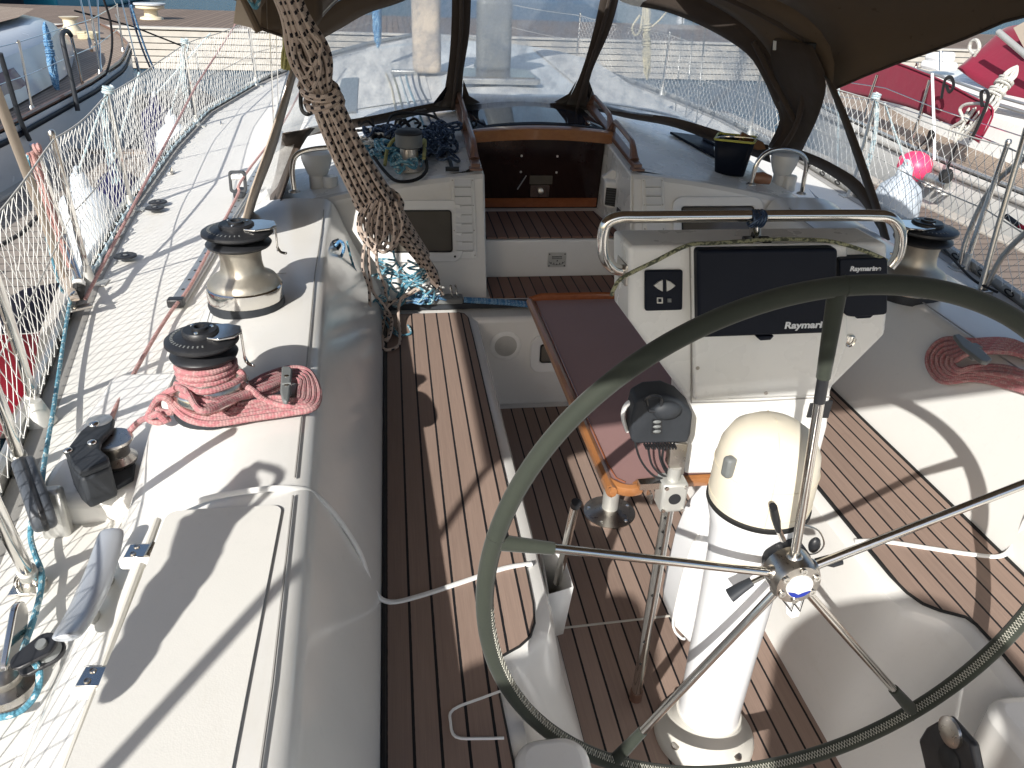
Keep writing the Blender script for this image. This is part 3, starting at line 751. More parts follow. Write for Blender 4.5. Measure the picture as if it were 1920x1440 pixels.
# aft faces of the bridge locker: loudspeaker and port
c = at(948, 648, y=1.72)
mb = MB(); mb.lathe([(0.068, 0), (0.068, 0.006), (0.060, 0.010), (0.048, 0.008)], V((c.x, 1.722, c.z)), (0, -1, 0), 32, caps=False); sp_ = mb.build('loudspeaker', 'gelw', yacht)
mb = MB(); mb.lathe([(0.048, 0.007), (0.030, 0.009), (0.001, 0.009)], V((c.x, 1.722, c.z)), (0, -1, 0), 32, caps=False); mb.build('grille', 'aluw', sp_)
c = at(1030, 662, y=1.72); portlight(V((c.x + 0.055, 1.722, c.z)), V((1, 0, 0)), V((0, 0, 1)), V((0, -1, 0)), 0.28, 0.175)
# small instrument plate on the step riser
c = at(1044, 487, y=2.2)
mb = MB(); mb.prism(rr3(V((c.x, 2.199, c.z)), (1, 0, 0), (0, 0, 1), 0.088, 0.072, 0.004), (0, -0.003, 0)); pl = mb.build('builder_plate', 'aluw', yacht)
mb = MB(); cc = V((c.x, 2.1955, c.z))
mb.tube([cc + V((0.038 * math.cos(t), 0, 0.020 * math.sin(t) - 0.004)) for t in [math.pi * (1.05 + 0.9 * i / 14) for i in range(15)]], 0.0009, 4)
for i in range(8): mb.box(cc + V((-0.024 + i * 0.006 + 0.002, 0, 0.016)), (0.004, 0.001, 0.006))
for i in range(10): mb.box(cc + V((-0.024 + i * 0.005 + 0.001, 0, 0.007)), (0.003, 0.001, 0.004))
mb.prism([cc + V(p) for p in ((-0.004, 0, -0.006), (0.006, 0, -0.006), (0.003, 0, 0.001))], (0, -0.001, 0))
for i in range(5): mb.box(cc + V((-0.028 + i * 0.014, 0, -0.021 + 0.004 * abs(i - 2))), (0.004, 0.001, 0.006))
for sx in (-1, 1):
    for sz in (-1, 1): mb.ball(cc + V((sx * 0.037, 0, sz * 0.029)), 0.0035, seg=8, rings=4)
mb.build('engraving', 'black', pl)
# deck fillers, hinges, pad eyes, cleat
def deckz(x, y): return zd(y) + 0.03
for (a, b), lb in (((235, 480), 'lowest of three'), ((290, 390), 'middle of three'), ((296, 379), 'uppermost of three')):
    q = at(a, b, z=0.530)
    t = thing('deck_filler', 'black round deck filler cap, %s on the port side deck' % lb, 'filler cap', (q.x, q.y, 0.528), 'black filler caps on the port side deck')
    mb = MB(); mb.lathe([(0.048, 0), (0.047, 0.005), (0.040, 0.008), (0.034, 0.0065), (0.020, 0.0065), (0.017, 0.009), (0.012, 0.005)], (q.x, q.y, 0.528)); mb.build('rim', 'black', t)
    mb = MB(); mb.lathe([(0.010, 0.004), (0.010, 0.0085), (0.002, 0.009)], (q.x, q.y, 0.528)); mb.build('key_socket', 'steeld', t)
for (a, b), ang, lb, zz in (((285, 1048), -4, 'upper', 0.738), ((208, 1285), -6, 'lower', 0.735)):
    q = at(a, b, z=zz + 0.01)
    t = thing('hinge', 'stainless hinge across the locker lid groove, the %s of two' % lb, 'hinge', (q.x, q.y, zz), 'hinges on the port locker lid')
    rot = Matrix.Rotation(R(ang), 3, 'Z')
    for s in (-1, 1):
        mb = MB(); mb.box(V((q.x, q.y, zz + 0.028)) + rot @ V((s * 0.0215, 0, 0)), (0.038, 0.036, 0.005), rot); lf = mb.build('leaf', 'steel', t, bevel=0.0015)
        mb = MB()
        for e in (-1, 1): mb.lathe([(0.0055, 0.0025), (0.0045, 0.005), (0.001, 0.0045)], V((q.x, q.y, zz + 0.028)) + rot @ V((s * 0.026, e * 0.0095, 0)), (0, 0, 1), 10)
        mb.build('screw', 'steeld', lf)
    mb = MB(); mb.tube([V((q.x, q.y, zz + 0.030)) + rot @ V((0, -0.018, 0)), V((q.x, q.y, zz + 0.030)) + rot @ V((0, 0.018, 0))], 0.0055, 8); mb.build('knuckle', 'steeld', t)
    mb = MB(); mb.prism([V((q.x, q.y, zz + 0.008)) + rot @ V((x, y, 0)) for x, y in rrect(-0.05, 0.05, -0.026, 0.026, 0.01)], (0, 0, 0.018)); mb.build('pad', 'gelw', t, bevel=0.003)
# big horn cleat
M['cleatm'] = plain('polished_cleat_alloy', (0.50, 0.53, 0.57), 0.34, 0.45, 0.06, 20)
a_, b_ = at(208, 995, z=0.80), at(125, 1195, z=0.74)
a_.z = 0.74; b_.z = 0.74
a_ = at(210, 993, z=0.745); b_ = at(122, 1197, z=0.745)
t = thing('mooring_cleat', 'long polished mooring cleat with upswept horns on the port side', 'cleat', tuple((a_ + b_) / 2 - V((0, 0, 0.12))))
mid = (a_ + b_) / 2; dr = (b_ - a_).normalized(); sdv = V((dr.y, -dr.x, 0)); L = (b_ - a_).length
mb = MB()
mb.tube([mid + dr * (q * L / 2) + V((0, 0, 0.022 * abs(q) ** 2 - 0.022)) for q in [math.sin((i / 14 - 1) * math.pi / 2) for i in range(29)]], lambda t_: 0.004 + (0.024 - 0.005 * abs(2 * t_ - 1)) * math.sqrt(max(0, 1 - abs(2 * t_ - 1) ** 8)), 14, flat=0.36, nrm=(0, 0, 1)); mb.build('horn_bar', 'cleatm', t)
mb = MB()
for q in (-0.055, 0.055): mb.tube([mid + dr * q * 0.6 + V((0, 0, -0.03)), mid + dr * q * 1.05 + V((0.01, 0, -0.075)), mid + dr * q * 1.2 + V((0.015, 0, -0.115))], lambda t_: 0.012 + 0.016 * t_ ** 2, 12)
mb.build('foot', 'aluw', t)
# pad eyes on the side deck edge
for (a, b), lb in (((222, 435), 'beside the white fender'), ((321, 320), 'beyond the two filler caps'), ((415, 235), 'near the forward stanchion')):
    q = at(a, b, z=0.535); t = thing('pad_eye', 'small steel pad eye on the port side deck %s' % lb, 'pad eye', (q.x, q.y, 0.52), 'pad eyes along the port toe rail')
    mb = MB(); mb.box((q.x, q.y, 0.526), (0.03, 0.055, 0.006)); mb.build('plate', 'steeld', t, bevel=0.002)
    mb = MB(); mb.tube([V((q.x, q.y + 0.018 * math.cos(u), 0.53 + 0.034 * math.sin(u))) for u in [math.pi * i / 8 for i in range(9)]], 0.005, 7); mb.build('eye', 'steel', t)
# genoa track with car on the port side deck, and on starboard
def track(pts, label):
    t = thing('genoa_track', label, 'track', tuple(pts[0]), 'genoa tracks on the side decks')
    pts = [V(p) for p in pts]; P = resample(pts, 30)
    mb = MB(); 
    for a, b in zip(P, P[1:]): pass
    d = (P[-1] - P[0]).normalized(); n = V((d.y, -d.x, 0))
    mb.grid([[p + n * x + V((0, 0, z)) for x, z in ((-0.028, 0), (-0.028, 0.010), (-0.020, 0.012), (-0.020, 0.022), (0.020, 0.022), (0.020, 0.012), (0.028, 0.010), (0.028, 0))] for p in P]); mb.build('rail', 'alu', t)
    mb = MB()
    for p in resample(pts, 34)[1:-1]: mb.lathe([(0.007, 0.0222), (0.0065, 0.0235), (0.001, 0.0235)], p, (0, 0, 1), 8)
    mb.build('holes', 'rubber', t)
    mb = MB(); mb.box(P[0] - d * 0.012 + V((0, 0, 0.017)), (0.060, 0.04, 0.034), Matrix.Rotation(math.atan2(-d.x, d.y), 3, 'Z')); mb.build('end_stop', 'black', t, bevel=0.006)
    return t
track([at(333, 572, z=0.53), at(385, 488, z=0.53), at(462, 362, z=0.53), V((-1.57, 5.2, 0.53))], 'perforated aluminium track on the port side deck below the winch')
track([V((1.60, 1.2, 0.53)), V((1.60, 3.0, 0.53)), V((1.57, 5.2, 0.53))], 'aluminium track on the shaded starboard side deck')
q = at(447, 352, z=0.60); t = thing('genoa_car', 'grey sliding block with a white roller on the port track', 'track car', (q.x, q.y, 0.55))
d = V((0.02, 1, 0)).normalized(); n = V((1, 0, 0))
mb = MB(); mb.box((q.x, q.y + 0.02, 0.568), (0.05, 0.13, 0.032)); mb.build('slide', 'blackg', t, bevel=0.006)
mb = MB(); ring(mb, (q.x, q.y - 0.01, 0.635), n, V((0, 0.25, 1)), 0.088, 0.118, 0.018, 0.062, 0.088, 0.01, (0, 0.035, -0.008)); mb.build('cheeks', 'blackg', t, bevel=0.002)
mb = MB(); mb.lathe([(0.016, -0.03), (0.014, -0.01), (0.014, 0.01), (0.016, 0.03)], (q.x, q.y + 0.008, 0.655), (1, 0, 0), 14); mb.build('roller', 'wplast', t)
# turning block (foot block) on its raised plinth
fb = at(170, 838, z=0.66)
fb = V((-1.46, 0.50, 0.55))
t = thing('turning_block', 'big black turning block with steel sheave on the port quarter', 'turning block', tuple(fb))
mb = MB(); mb.prism([V((x, y, 0.50)) for x, y in rrect(-1.60, -1.28, 0.355, 1.0, 0.05)], (0, 0, 0.095)); mb.build('plinth', 'gel', t, bevel=0.03, bseg=4)
def blk(px, py, z): return at(px, py, z=z)
o1, o2, o3, o4 = at(118, 848, z=0.70), at(205, 775, z=0.70), at(236, 800, z=0.70), at(212, 860, z=0.70)
top = [at(a, b, z=0.70) for a, b in ((120, 845), (150, 806), (180, 782), (204, 775), (214, 783), (210, 800), (190, 820), (186, 838), (202, 852), (205, 862), (150, 885), (135, 872))]
top2 = []
for p_ in top: top2.append(V((p_.x, p_.y, 0.695)))
mb = MB(); mb.prism([V((p_.x, p_.y, 0.680)) for p_ in top2], (0, 0, 0.018)); mb.build('top_plate', 'blackg', t, bevel=0.006)
mb = MB(); mb.prism([V((p_.x, p_.y, 0.596)) for p_ in (top2[0], top2[1], lerp(top2[7], top2[1], 0.5), top2[7], top2[8], top2[9], top2[10], top2[11])], (0, 0, 0.0845)); mb.build('body', 'blackg', t, bevel=0.008)
mb = MB(); mb.prism([V((p_.x, p_.y, 0.596)) for p_ in (top2[1], top2[2], top2[3], top2[4], at(240, 812, z=0.695), at(236, 838, z=0.695), top2[8])], (0, 0, 0.014)); mb.build('base_plate', 'blackg', t, bevel=0.004)
sc = V(((top2[3].x + top2[7].x) / 2 + 0.012, (top2[3].y + top2[7].y) / 2 - 0.005, 0.612))
mb = MB(); mb.lathe([(0.048, 0), (0.050, 0.008), (0.036, 0.022), (0.036, 0.040), (0.050, 0.060), (0.048, 0.066)], sc, (0, 0, 1), 28); mb.build('sheave', 'steeld', t)
mb = MB()
for a, b in ((127, 845), (172, 830)): mb.ball(at(a, b, z=0.70), 0.011, (1, 1, 0.6), 12, 8)
mb.ball(at(176, 795, z=0.70), 0.013, (1, 1, 0.5), 12, 8); mb.build('bolt', 'steel', t)
mb = MB(); mb.lathe([(0.030, 0.0), (0.024, 0.0022)], at(186, 788, z=0.698), (0, 0, 1), 20); mb.build('inset', 'alu', t)
M['blockg'] = plain('blue_grey_block', (0.075, 0.085, 0.10), 0.45, 0, 0.2, 20)
# rail-mounted block + small block at the port edge
t = thing('furling_block', 'grey ratchet block on a post carrying the blue line at the port rail', 'block', tuple(at(70, 960, z=0.53)))
c1, c2 = at(50, 885, z=0.64), at(78, 965, z=0.62)
mb = MB(); axis = V((1, 0.25, 0)).normalized(); d = (c2 - c1).normalized(); nx = d.cross(V((0, 0, 1))).normalized()
def capsule(c1, c2, r, n=10):
    d = (c2 - c1).normalized(); u = V((0, 0, 1)) - d * d.z; u.normalize()
    out = [c1 + (-d * math.cos(a) + u * math.sin(a)) * r for a in [math.pi * (i / n - 0.5) for i in range(n + 1)]]
    out += [c2 + (d * math.cos(a) - u * math.sin(a)) * r for a in [math.pi * (i / n - 0.5) for i in range(n + 1)]]
    return out
mb.prism(capsule(c1 - nx * 0.025, c2 - nx * 0.025, 0.036), nx * 0.050); mb.build('cheek', 'blockg', t, bevel=0.013, bseg=4)
mb = MB(); mb.prism(capsule(c1 - nx * 0.006, c2 - nx * 0.006, 0.0385), nx * 0.012); mb.build('black_band', 'black', t, bevel=0.003)
mb = MB(); mb.lathe([(0.028, -0.011), (0.020, 0), (0.028, 0.011)], (c1 + c2) / 2, nx, 20); mb.build('sheave', 'black', t)
q = at(98, 960, z=0.58); mb = MB(); mb.span(V((q.x, q.y, 0.50)), V((q.x, q.y + 0.01, 0.64)), 0.035, 0.06); mb.build('post', 'alu', t, bevel=0.01)
t = thing('snap_block', 'small black swivel block lying beside the stern pulpit foot', 'block', tuple(at(80, 1225, z=0.55)), )
c1, c2 = at(48, 1243, z=0.60), at(88, 1217, z=0.61); nx = V((-0.2, -0.25, 0.95)).normalized()
def capsule2(c1, c2, r, nn, n=10):
    d = (c2 - c1).normalized(); u = nn.cross(d).normalized()
    return [c1 + (-d * math.cos(a) + u * math.sin(a)) * r for a in [math.pi * (i / n - 0.5) for i in range(n + 1)]] + [c2 + (d * math.cos(a) - u * math.sin(a)) * r * 1.35 for a in [math.pi * (i / n - 0.5) for i in range(n + 1)]]
for o_ in (0.008, -0.018):
    mb = MB(); mb.prism(capsule2(c1 + nx * o_, c2 + nx * o_, 0.019, nx), nx * 0.008); mb.build('cheek', 'black', t, bevel=0.003)
mb = MB(); mb.lathe([(0.022, -0.009), (0.016, 0), (0.022, 0.009)], c2, nx, 20); mb.lathe([(0.010, -0.022), (0.010, 0.022)], c2, nx, 12); mb.build('sheave', 'grey', t)
t = thing('chainplate', 'bright steel plate fitting at the port quarter edge', 'deck fitting', tuple(at(30, 1230, z=0.52)))
mb = MB(); q = at(20, 1215, z=0.53); mb.prism(capsule(at(28, 1160, z=0.60), at(12, 1250, z=0.56), 0.03), (0.012, 0.003, 0)); mb.build('tang', 'steel', t, bevel=0.003)
mb = MB(); q = at(14, 1290, z=0.53); mb.lathe([(0.055, 0), (0.05, 0.012), (0.03, 0.02), (0.03, 0.035), (0.012, 0.045)], q, (0, 0, 1), 24); mb.build('swivel_base', 'steeld', t)
mb = MB(); q = at(52, 1100, z=0.53); mb.box(q, (0.06, 0.05, 0.006)); mb.tube([q + V((0.02 * math.cos(u), 0, 0.03 * math.sin(u) + 0.004)) for u in [math.pi * i / 8 for i in range(9)]], 0.006, 7); mb.build('eye_plate', 'steel', t, bevel=0.002)

# ------------------------------------------------------------------ winches
def winch(x, y, z, r, h, label, drum='bronze', arm_deg=0, cap='black'):
    t = thing('winch', label, 'winch', (x, y, z), 'self-tailing winches')
    o = V((x, y, z))
    mb = MB(); mb.lathe([(r * 1.05, -0.004), (r * 1.08, 0.008), (r * 1.06, 0.024)], o); mb.build('base_ring', 'blackg', t)
    mb = MB(); mb.lathe([(r * 1.03, 0.023), (r * 1.06, 0.027), (r * 1.06, 0.066), (r * 1.02, 0.070)], o, seg=40); mb.build('skirt', 'steel', t)
    hd = h - 0.075
    mb = MB(); pr = [(r * 1.02, 0.069), (r * 1.01, 0.076), (r * 0.90, 0.092), (r * 0.68, 0.104), (r * 0.60, 0.118), (r * 0.57, 0.14), (r * 0.57, hd - 0.02), (r * 0.60, hd)]
    mb.lathe(pr, o, seg=40); mb.build('drum', drum, t)
    mb = MB(); mb.lathe([(r * 0.60, hd), (r * 0.86, hd + 0.010), (r * 0.90, hd + 0.017), (r * 0.86, hd + 0.022), (r * 0.55, hd + 0.030)], o, seg=40); mb.build('lower_jaw', cap, t)
    mb = MB(); mb.lathe([(r * 0.55, hd + 0.030), (r * 0.88, hd + 0.040), (r * 0.97, hd + 0.047), (r * 0.96, hd + 0.054), (r * 0.90, hd + 0.058), (r * 0.55, hd + 0.064), (r * 0.40, hd + 0.066)], o, seg=40); uj = mb.build('upper_jaw', cap, t)
    mb = MB()
    for i in range(16):
        a = i * 2 * math.pi / 40 + 2.6; mb.span(o + V((math.cos(a) * r * 0.72, math.sin(a) * r * 0.72, hd + 0.0614)), o + V((math.cos(a) * r * 0.80, math.sin(a) * r * 0.80, hd + 0.0600)), 0.0035, 0.0012)
    mb.build('raised_marks', 'grey', uj)
    mb = MB(); mb.lathe([(r * 0.48, hd + 0.064), (r * 0.48, hd + 0.073), (r * 0.44, hd + 0.077), (r * 0.22, hd + 0.077), (r * 0.22, hd + 0.083), (r * 0.15, hd + 0.083), (r * 0.13, hd + 0.066)], o, seg=32, caps=False); tc = mb.build('top_cap', cap, t)
    mb = MB()
    for i in range(3):
        a = i * 2.09 + 0.4; mb.lathe([(0.005, 0), (0.004, 0.0025)], o + V((math.cos(a) * r * 0.30, math.sin(a) * r * 0.33, hd + 0.077)), (0, 0, 1), 8)
    mb.build('screw', 'steel', tc)
    # self tailing arm
    a = R(arm_deg); e = V((math.cos(a), math.sin(a), 0)); g = V((-math.sin(a), math.cos(a), 0)); T = o + V((0, 0, hd + 0.064))
    mb = MB(); mb.prism([T + e * r * q + g * r * p for q, p in ((0.15, 0.44), (0.70, 0.40), (1.04, 0.16), (1.06, -0.24), (0.86, -0.52), (0.45, -0.62), (0.15, -0.44))], (0, 0, 0.006)); arm = mb.build('tailing_arm', 'steel', t, bevel=0.002)
    mb = MB(); mb.prism([T + e * r * 1.0 + g * r * p + V((0, 0, -q)) for q, p in ((0, 0.10), (0, -0.22), (0.07, -0.12), (0.085, 0.06))], e * 0.005)
    mb.tube(cr([T + e * r * 1.02 + g * r * 0.08 + V((0, 0, -0.07)), T + e * r * 1.10 + g * r * 0.0 + V((0, 0, -0.085)), T + e * r * 1.25 + g * r * -0.15 + V((0, 0, -0.086))], 4), 0.0045, 6)
    mb.build('feeder', 'steel', arm, bevel=0.0015)
    return t
wz = 0.782
q = at(466, 574, z=wz); winch(q.x - 0.005, q.y + 0.01, wz, 0.104, 0.255, 'larger port winch, bare champagne drum, forward of the pink rope', arm_deg=12)
W1 = (q.x, q.y)
q = at(402, 775, z=wz); W2 = V((q.x - 0.005, q.y + 0.02, wz)); winch(W2.x, W2.y, wz, 0.082, 0.205, 'port winch wrapped in pink rope near the wheel', drum='steeld', arm_deg=10)
q = at(1700, 545, z=wz); winch(1.005, 1.05, wz - 0.01, 0.104, 0.255, 'starboard winch in shade behind the steering wheel', arm_deg=200)
winch(1.12, 0.40, wz, 0.082, 0.205, 'starboard winch wrapped in pink rope at the right edge', drum='steeld', arm_deg=200)
# ------------------------------------------------------------------ steering wheel
WC = V((-0.029, -0.217, 0.748)); WR = 0.572; WPH = 0.095
def wdir(a): return V((-math.sin(a), 0, math.cos(a)))
t = thing('steering_wheel', 'large five-spoke steering wheel bound in olive stitched leather', 'steering wheel', tuple(WC))
N = 180
mb = MB(); mb.tube([WC + wdir(2 * math.pi * i / N) * WR for i in range(N)], 0.0160, 14, closed=True); rim = mb.build('rim', 'leather', t)
mb = MB()
for ph in (0, 1):
    pts = []
    for i in range(560):
        a = 2 * math.pi * i / 560; sgn = 1 if (i + ph) % 2 else -1
        th = (0.12 if 1.6 < a < 4.8 else -1.3) + 0.38 * sgn                      # angle on the tube, 0 = towards the hub, turned aft
        inn = -wdir(a); aft = V((0, -1, 0)); n_ = inn * math.cos(th + 0.35) + aft * math.sin(th + 0.35)
        pts.append(WC + wdir(a) * WR + n_ * (0.0168 if 1.7 < a < 4.75 else 0.0161))
    mb.tube(pts, 0.00125, 3, closed=True)
lab(mb.build('stitching', 'thread', rim), 'cream zigzag lacing on the inside of the wheel rim')
for k_ in range(5):
    a = WPH + k_ * 2 * math.pi / 5; d = wdir(a); h0 = WC + d * 0.035; h1 = WC + d * (WR - 0.01)
    mb = MB(); mb.tube([h0, WC + d * (WR - 0.09)], 0.0085, 10); spk = mb.build('spoke', 'steel', t)
    mb = MB(); mb.tube([WC + d * (WR - (0.155 if k_ == 0 else 0.105)), h1], lambda q: 0.0112 + 0.003 * q ** 6, 12); mb.build('leather_sleeve', 'leather', spk)
    mb = MB(); mb.tube([WC + d * (WR - 0.022), WC + d * (WR - 0.030)], 0.0135, 12)
    mb.tube([WC + wdir(a - 0.02) * WR + V((0, 0, 0)), WC + wdir(a - 0.017) * WR], 0.0168, 14); mb.build('cuff', 'leather', spk)
    if k_ == 0:
        mb = MB(); mb.tube([WC + d * (WR - 0.20), WC + d * (WR - 0.155)], 0.0095, 10); mb.build('black_tape', 'black', spk)
    mb = MB(); mb.lathe([(0.016, 0), (0.014, 0.006), (0.011, 0.009)], WC + d * 0.040, d, 16); mb.build('collar', 'steeld', spk)
mb = MB(); mb.lathe([(0.040, -0.028), (0.046, -0.024), (0.046, 0.020), (0.042, 0.028), (0.026, 0.030)], WC + V((0, 0, 0)), (0, -1, 0), 32); hub = mb.build('hub', 'steeld', t)
mb = MB()
for i in range(6):
    a = i * math.pi / 3 + 0.5; c = WC + V((math.cos(a) * 0.034, -0.030, math.sin(a) * 0.034))
    mb.lathe([(0.0065, 0), (0.0065, 0.003), (0.0035, 0.003), (0.003, 0.001)], c, (0, -1, 0), 12)
mb.build('bolt', 'steel', hub)
mb = MB(); mb.lathe([(0.0255, 0.0), (0.0250, 0.003), (0.001, 0.004)], WC + V((0, -0.030, 0)), (0, -1, 0), 28); cap_ = mb.build('centre_cap', 'wplast', hub)
M['bluel'] = plain('blue_emblem', (0.01, 0.03, 0.30), 0.4)
mb = MB(); mb.prism([WC + V((0.0235 * math.cos(a), -0.0345, 0.0235 * math.sin(a))) for a in [math.pi * (1.12 + 0.76 * i / 12) for i in range(13)]] + [WC + V((0.008, -0.0345, -0.013)), WC + V((0.0, -0.0345, -0.017)), WC + V((-0.008, -0.0345, -0.012))], (0, -0.0008, 0)); mb.build('emblem', 'bluel', cap_)

# ------------------------------------------------------------------ pedestal with compass
t = thing('steering_pedestal', 'white steering pedestal with a cream compass dome on a round base', 'pedestal', (0, 0, 0))
mb = MB(); mb.lathe([(0.125, 0.008), (0.125, 0.020), (0.118, 0.030), (0.098, 0.045), (0.084, 0.075), (0.080, 0.10)], (0, 0.0, 0), (0, 0, 1), 48); bs = mb.build('base', 'dirtyw', t)
mb = MB()
for a in (0.4, 2.0, 3.6, 5.2):
    c = V((math.cos(a) * 0.104, math.sin(a) * 0.104, 0.038)); mb.lathe([(0.011, 0), (0.010, 0.005), (0.002, 0.006)], c, (0, 0, 1), 14)
mb.build('bolt', 'steeld', bs)
mb = MB(); mb.lathe([(0.076, 0.085), (0.074, 0.15), (0.078, 0.40), (0.083, 0.62), (0.092, 0.70), (0.102, 0.735), (0.1035, 0.748)], (0, 0.0, 0), (0, 0, 1), 56); mb.build('column', 'paint', t)
mb = MB(); mb.lathe([(0.104, 0.746), (0.107, 0.750), (0.107, 0.757), (0.103, 0.760)], (0, 0.0, 0), (0, 0, 1), 56, caps=False); mb.build('black_ring', 'rubber', t)
mb = MB(); mb.lathe([(0.1035, 0.758), (0.1045, 0.80), (0.1035, 0.845), (0.098, 0.885), (0.082, 0.918), (0.055, 0.938), (0.025, 0.947), (0.001, 0.949)], (0, 0.0, 0), (0, 0, 1), 56, caps=False); cp = mb.build('compass_cover', 'compass', t)
mb = MB()
for h_, r_ in ((0.775, 0.1045), (0.845, 0.1040)): mb.tube([V((math.cos(a) * r_, math.sin(a) * r_, h_)) for a in [i * 2 * math.pi / 48 for i in range(48)]], 0.0010, 4, closed=True)
mb.tube([V((math.cos(4.4) * r * 1.003, math.sin(4.4) * r * 1.003, z)) for r, z in ((0.1040, 0.76), (0.1046, 0.80), (0.1037, 0.845), (0.0982, 0.885), (0.0822, 0.918), (0.055, 0.939), (0.0, 0.950))], 0.0010, 4)
mb.tube([V((math.cos(1.4) * r * 1.003, math.sin(1.4) * r * 1.003, z)) for r, z in ((0.1037, 0.845), (0.0982, 0.885), (0.0822, 0.918), (0.055, 0.939), (0.0, 0.950))], 0.0010, 4); mb.build('moulding_line', 'cream', cp)
q = at(1381, 850, y=-0.03)
mb = MB(); mb.box((-0.099, -0.035, 0.868), (0.022, 0.022, 0.045), Matrix.Rotation(0.3, 3, 'Z')); mb.build('visor_latch', 'grey', cp, bevel=0.006)
# engine control at the pedestal side
mb = MB(); mb.lathe([(0.045, 0), (0.045, 0.03), (0.040, 0.04)], at(1468, 1040, y=-0.09), (0, -1, 0), 32); ec = mb.build('control_boss', 'black', t)
mb = MB(); a, b = at(1468, 1012, y=-0.14), at(1457, 988, y=-0.15); c = at(1450, 950, y=-0.16)
mb.tube([a, b], 0.006, 8); mb.build('lever_rod', 'steel', ec)
mb = MB(); mb.tube([at(1459, 995, y=-0.15), at(1455, 975, y=-0.153), c], lambda q: 0.007 + 0.0045 * math.sin(q * 2.4), 12, flat=0.7); lv = mb.build('lever_knob', 'black', ec)
mb = MB(); mb.tube([at(1440, 1076, y=-0.18), at(1408, 1092, y=-0.18)], 0.005, 8); mb.build('lever_rod', 'steel', ec)
mb = MB(); mb.tube([at(1410, 1090, y=-0.18), at(1390, 1102, y=-0.18), at(1368, 1117, y=-0.18)], lambda q: 0.010 + 0.006 * q, 12, flat=0.6); mb.build('lever_knob', 'blackg', ec)
mb = MB(); mb.tube([at(1530, 1052, y=-0.14), at(1558, 1052, y=-0.14), at(1576, 1050, y=-0.14)], lambda q: 0.007 + 0.009 * math.sin(q * 2.6), 12, flat=0.6); mb.build('lever_knob', 'black', ec)
mb = MB(); mb.tube(cr([at(1508, 984, y=-0.10), at(1535, 995, y=-0.10), at(1545, 1020, y=-0.10), at(1533, 1036, y=-0.10), at(1512, 1040, y=-0.10)], 5), 0.0018, 5); mb.build('cable', 'steeld', ec)
mb = MB(); mb.ball(at(1527, 1022, y=-0.10), 0.016, (0.8, 0.6, 1.2), 10, 7); mb.build('key', 'black', ec)
# wire drink holder beneath the hub
t2 = thing('cup_holder', 'thin black wire holder hanging below the wheel hub', 'wire holder', tuple(at(1490, 1120, y=-0.14)))
mb = MB()
for dx in (0, 16): mb.tube(pxs([(1452 + dx, 1105), (1484 + dx, 1146), (1497 + dx, 1104)], y=-0.14), 0.0018, 5)
mb.tube(pxs([(1450, 1105), (1480, 1112), (1513, 1104), (1480, 1108)], y=-0.135), 0.0016, 5, closed=True)
mb.build('wire', 'black', t2)
mb = MB(); mb.prism(pxs([(1474, 1110), (1510, 1112), (1498, 1156), (1484, 1160), (1474, 1150)], y=-0.120), (0, 0.004, 0)); mb.build('tab', 'wplast', t2, bevel=0.001)

# white moulded box on the forward port side of the pedestal
t = thing('seat_locker_box', 'white moulded plastic box with drilled flange left of the pedestal', 'box', tuple(at(1320, 1215, y=0.12)))
O = [(1378, 940), (1345, 958), (1315, 992), (1293, 1045), (1275, 1110), (1266, 1155), (1266, 1178), (1285, 1198), (1292, 1207), (1312, 1215), (1338, 1213), (1352, 1195), (1372, 1110), (1420, 1000), (1425, 945)]
P = pxs(O, y=0.125); mb = MB(); mb.prism(P, (0, 0.11, 0)); mb.build('shell', 'paint', t, bevel=0.012, bseg=3)
mb = MB(); Q = cr(pxs([(1374, 944), (1343, 962), (1310, 1000), (1286, 1060), (1264, 1152), (1264, 1180), (1277, 1196), (1284, 1198)], y=0.128), 5); mb.tube(Q, 0.0035, 6); mb.build('flange', 'wplast', t)
mb = MB()
for a, b in ((1321, 1132), (1321, 1171), (1305, 1180), (1312, 1197)): mb.lathe([(0.0035, 0), (0.0035, 0.0012)], at(a, b, y=0.125), (0, -1, 0), 8)
mb.build('hole', 'rubber', t)

# ------------------------------------------------------------------ instrument pod
PY = 0.20
def pf(L, dy=0.0): return [at(a, b, y=PY + dy) for a, b in L]
def text(body, size, origin, name, mat, parent, ex=0.0008, shear=0.0, width=None):
    cu = bpy.data.curves.new(name, 'FONT'); cu.body = body; cu.size = size; cu.extrude = ex; cu.offset = size * 0.03; cu.shear = shear
    tmp = bpy.data.objects.new('tmp', cu); COL.objects.link(tmp); bpy.context.view_layer.update()
    me = bpy.data.meshes.new_from_object(tmp); bpy.data.objects.remove(tmp)
    xs = [v.co.x for v in me.vertices]; sx = width / (max(xs) - min(xs)) if width else 1
    me.transform(Matrix(((sx, 0, 0, 0), (0, 0, -1, 0), (0, 1, 0, 0), (0, 0, 0, 1))))
    me.transform(Matrix.Translation(V(origin) - V(parent.get('_o', (0, 0, 0)))))
    me.name = name; me.materials.clear(); me.materials.append(M[mat])
    o = bpy.data.objects.new(name, me); COL.objects.link(o); o.parent = parent; o['_o'] = parent['_o']; return o
t = thing('instrument_pod', 'white instrument pod with navy sun covers and a steel grab rail ahead of the wheel', 'instrument pod', (0.02, 0.26, 0.6))
face = [(1180, 463), (1665, 456), (1665, 588), (1661, 628), (1560, 728), (1553, 800), (1530, 888), (1283, 890), (1291, 752), (1180, 600)]
mb = MB(); mb.prism(pf(face), (-0.004, 0.115, 0.0)); mb.build('housing', 'gelw', t, bevel=0.010, bseg=3)
mb = MB(); mb.prism(pf([(1298, 461), (1590, 457), (1590, 640), (1555, 742), (1302, 752)], -0.014), (0, 0.016, 0)); pn = mb.build('panel', 'gelw', t, bevel=0.006, bseg=3)
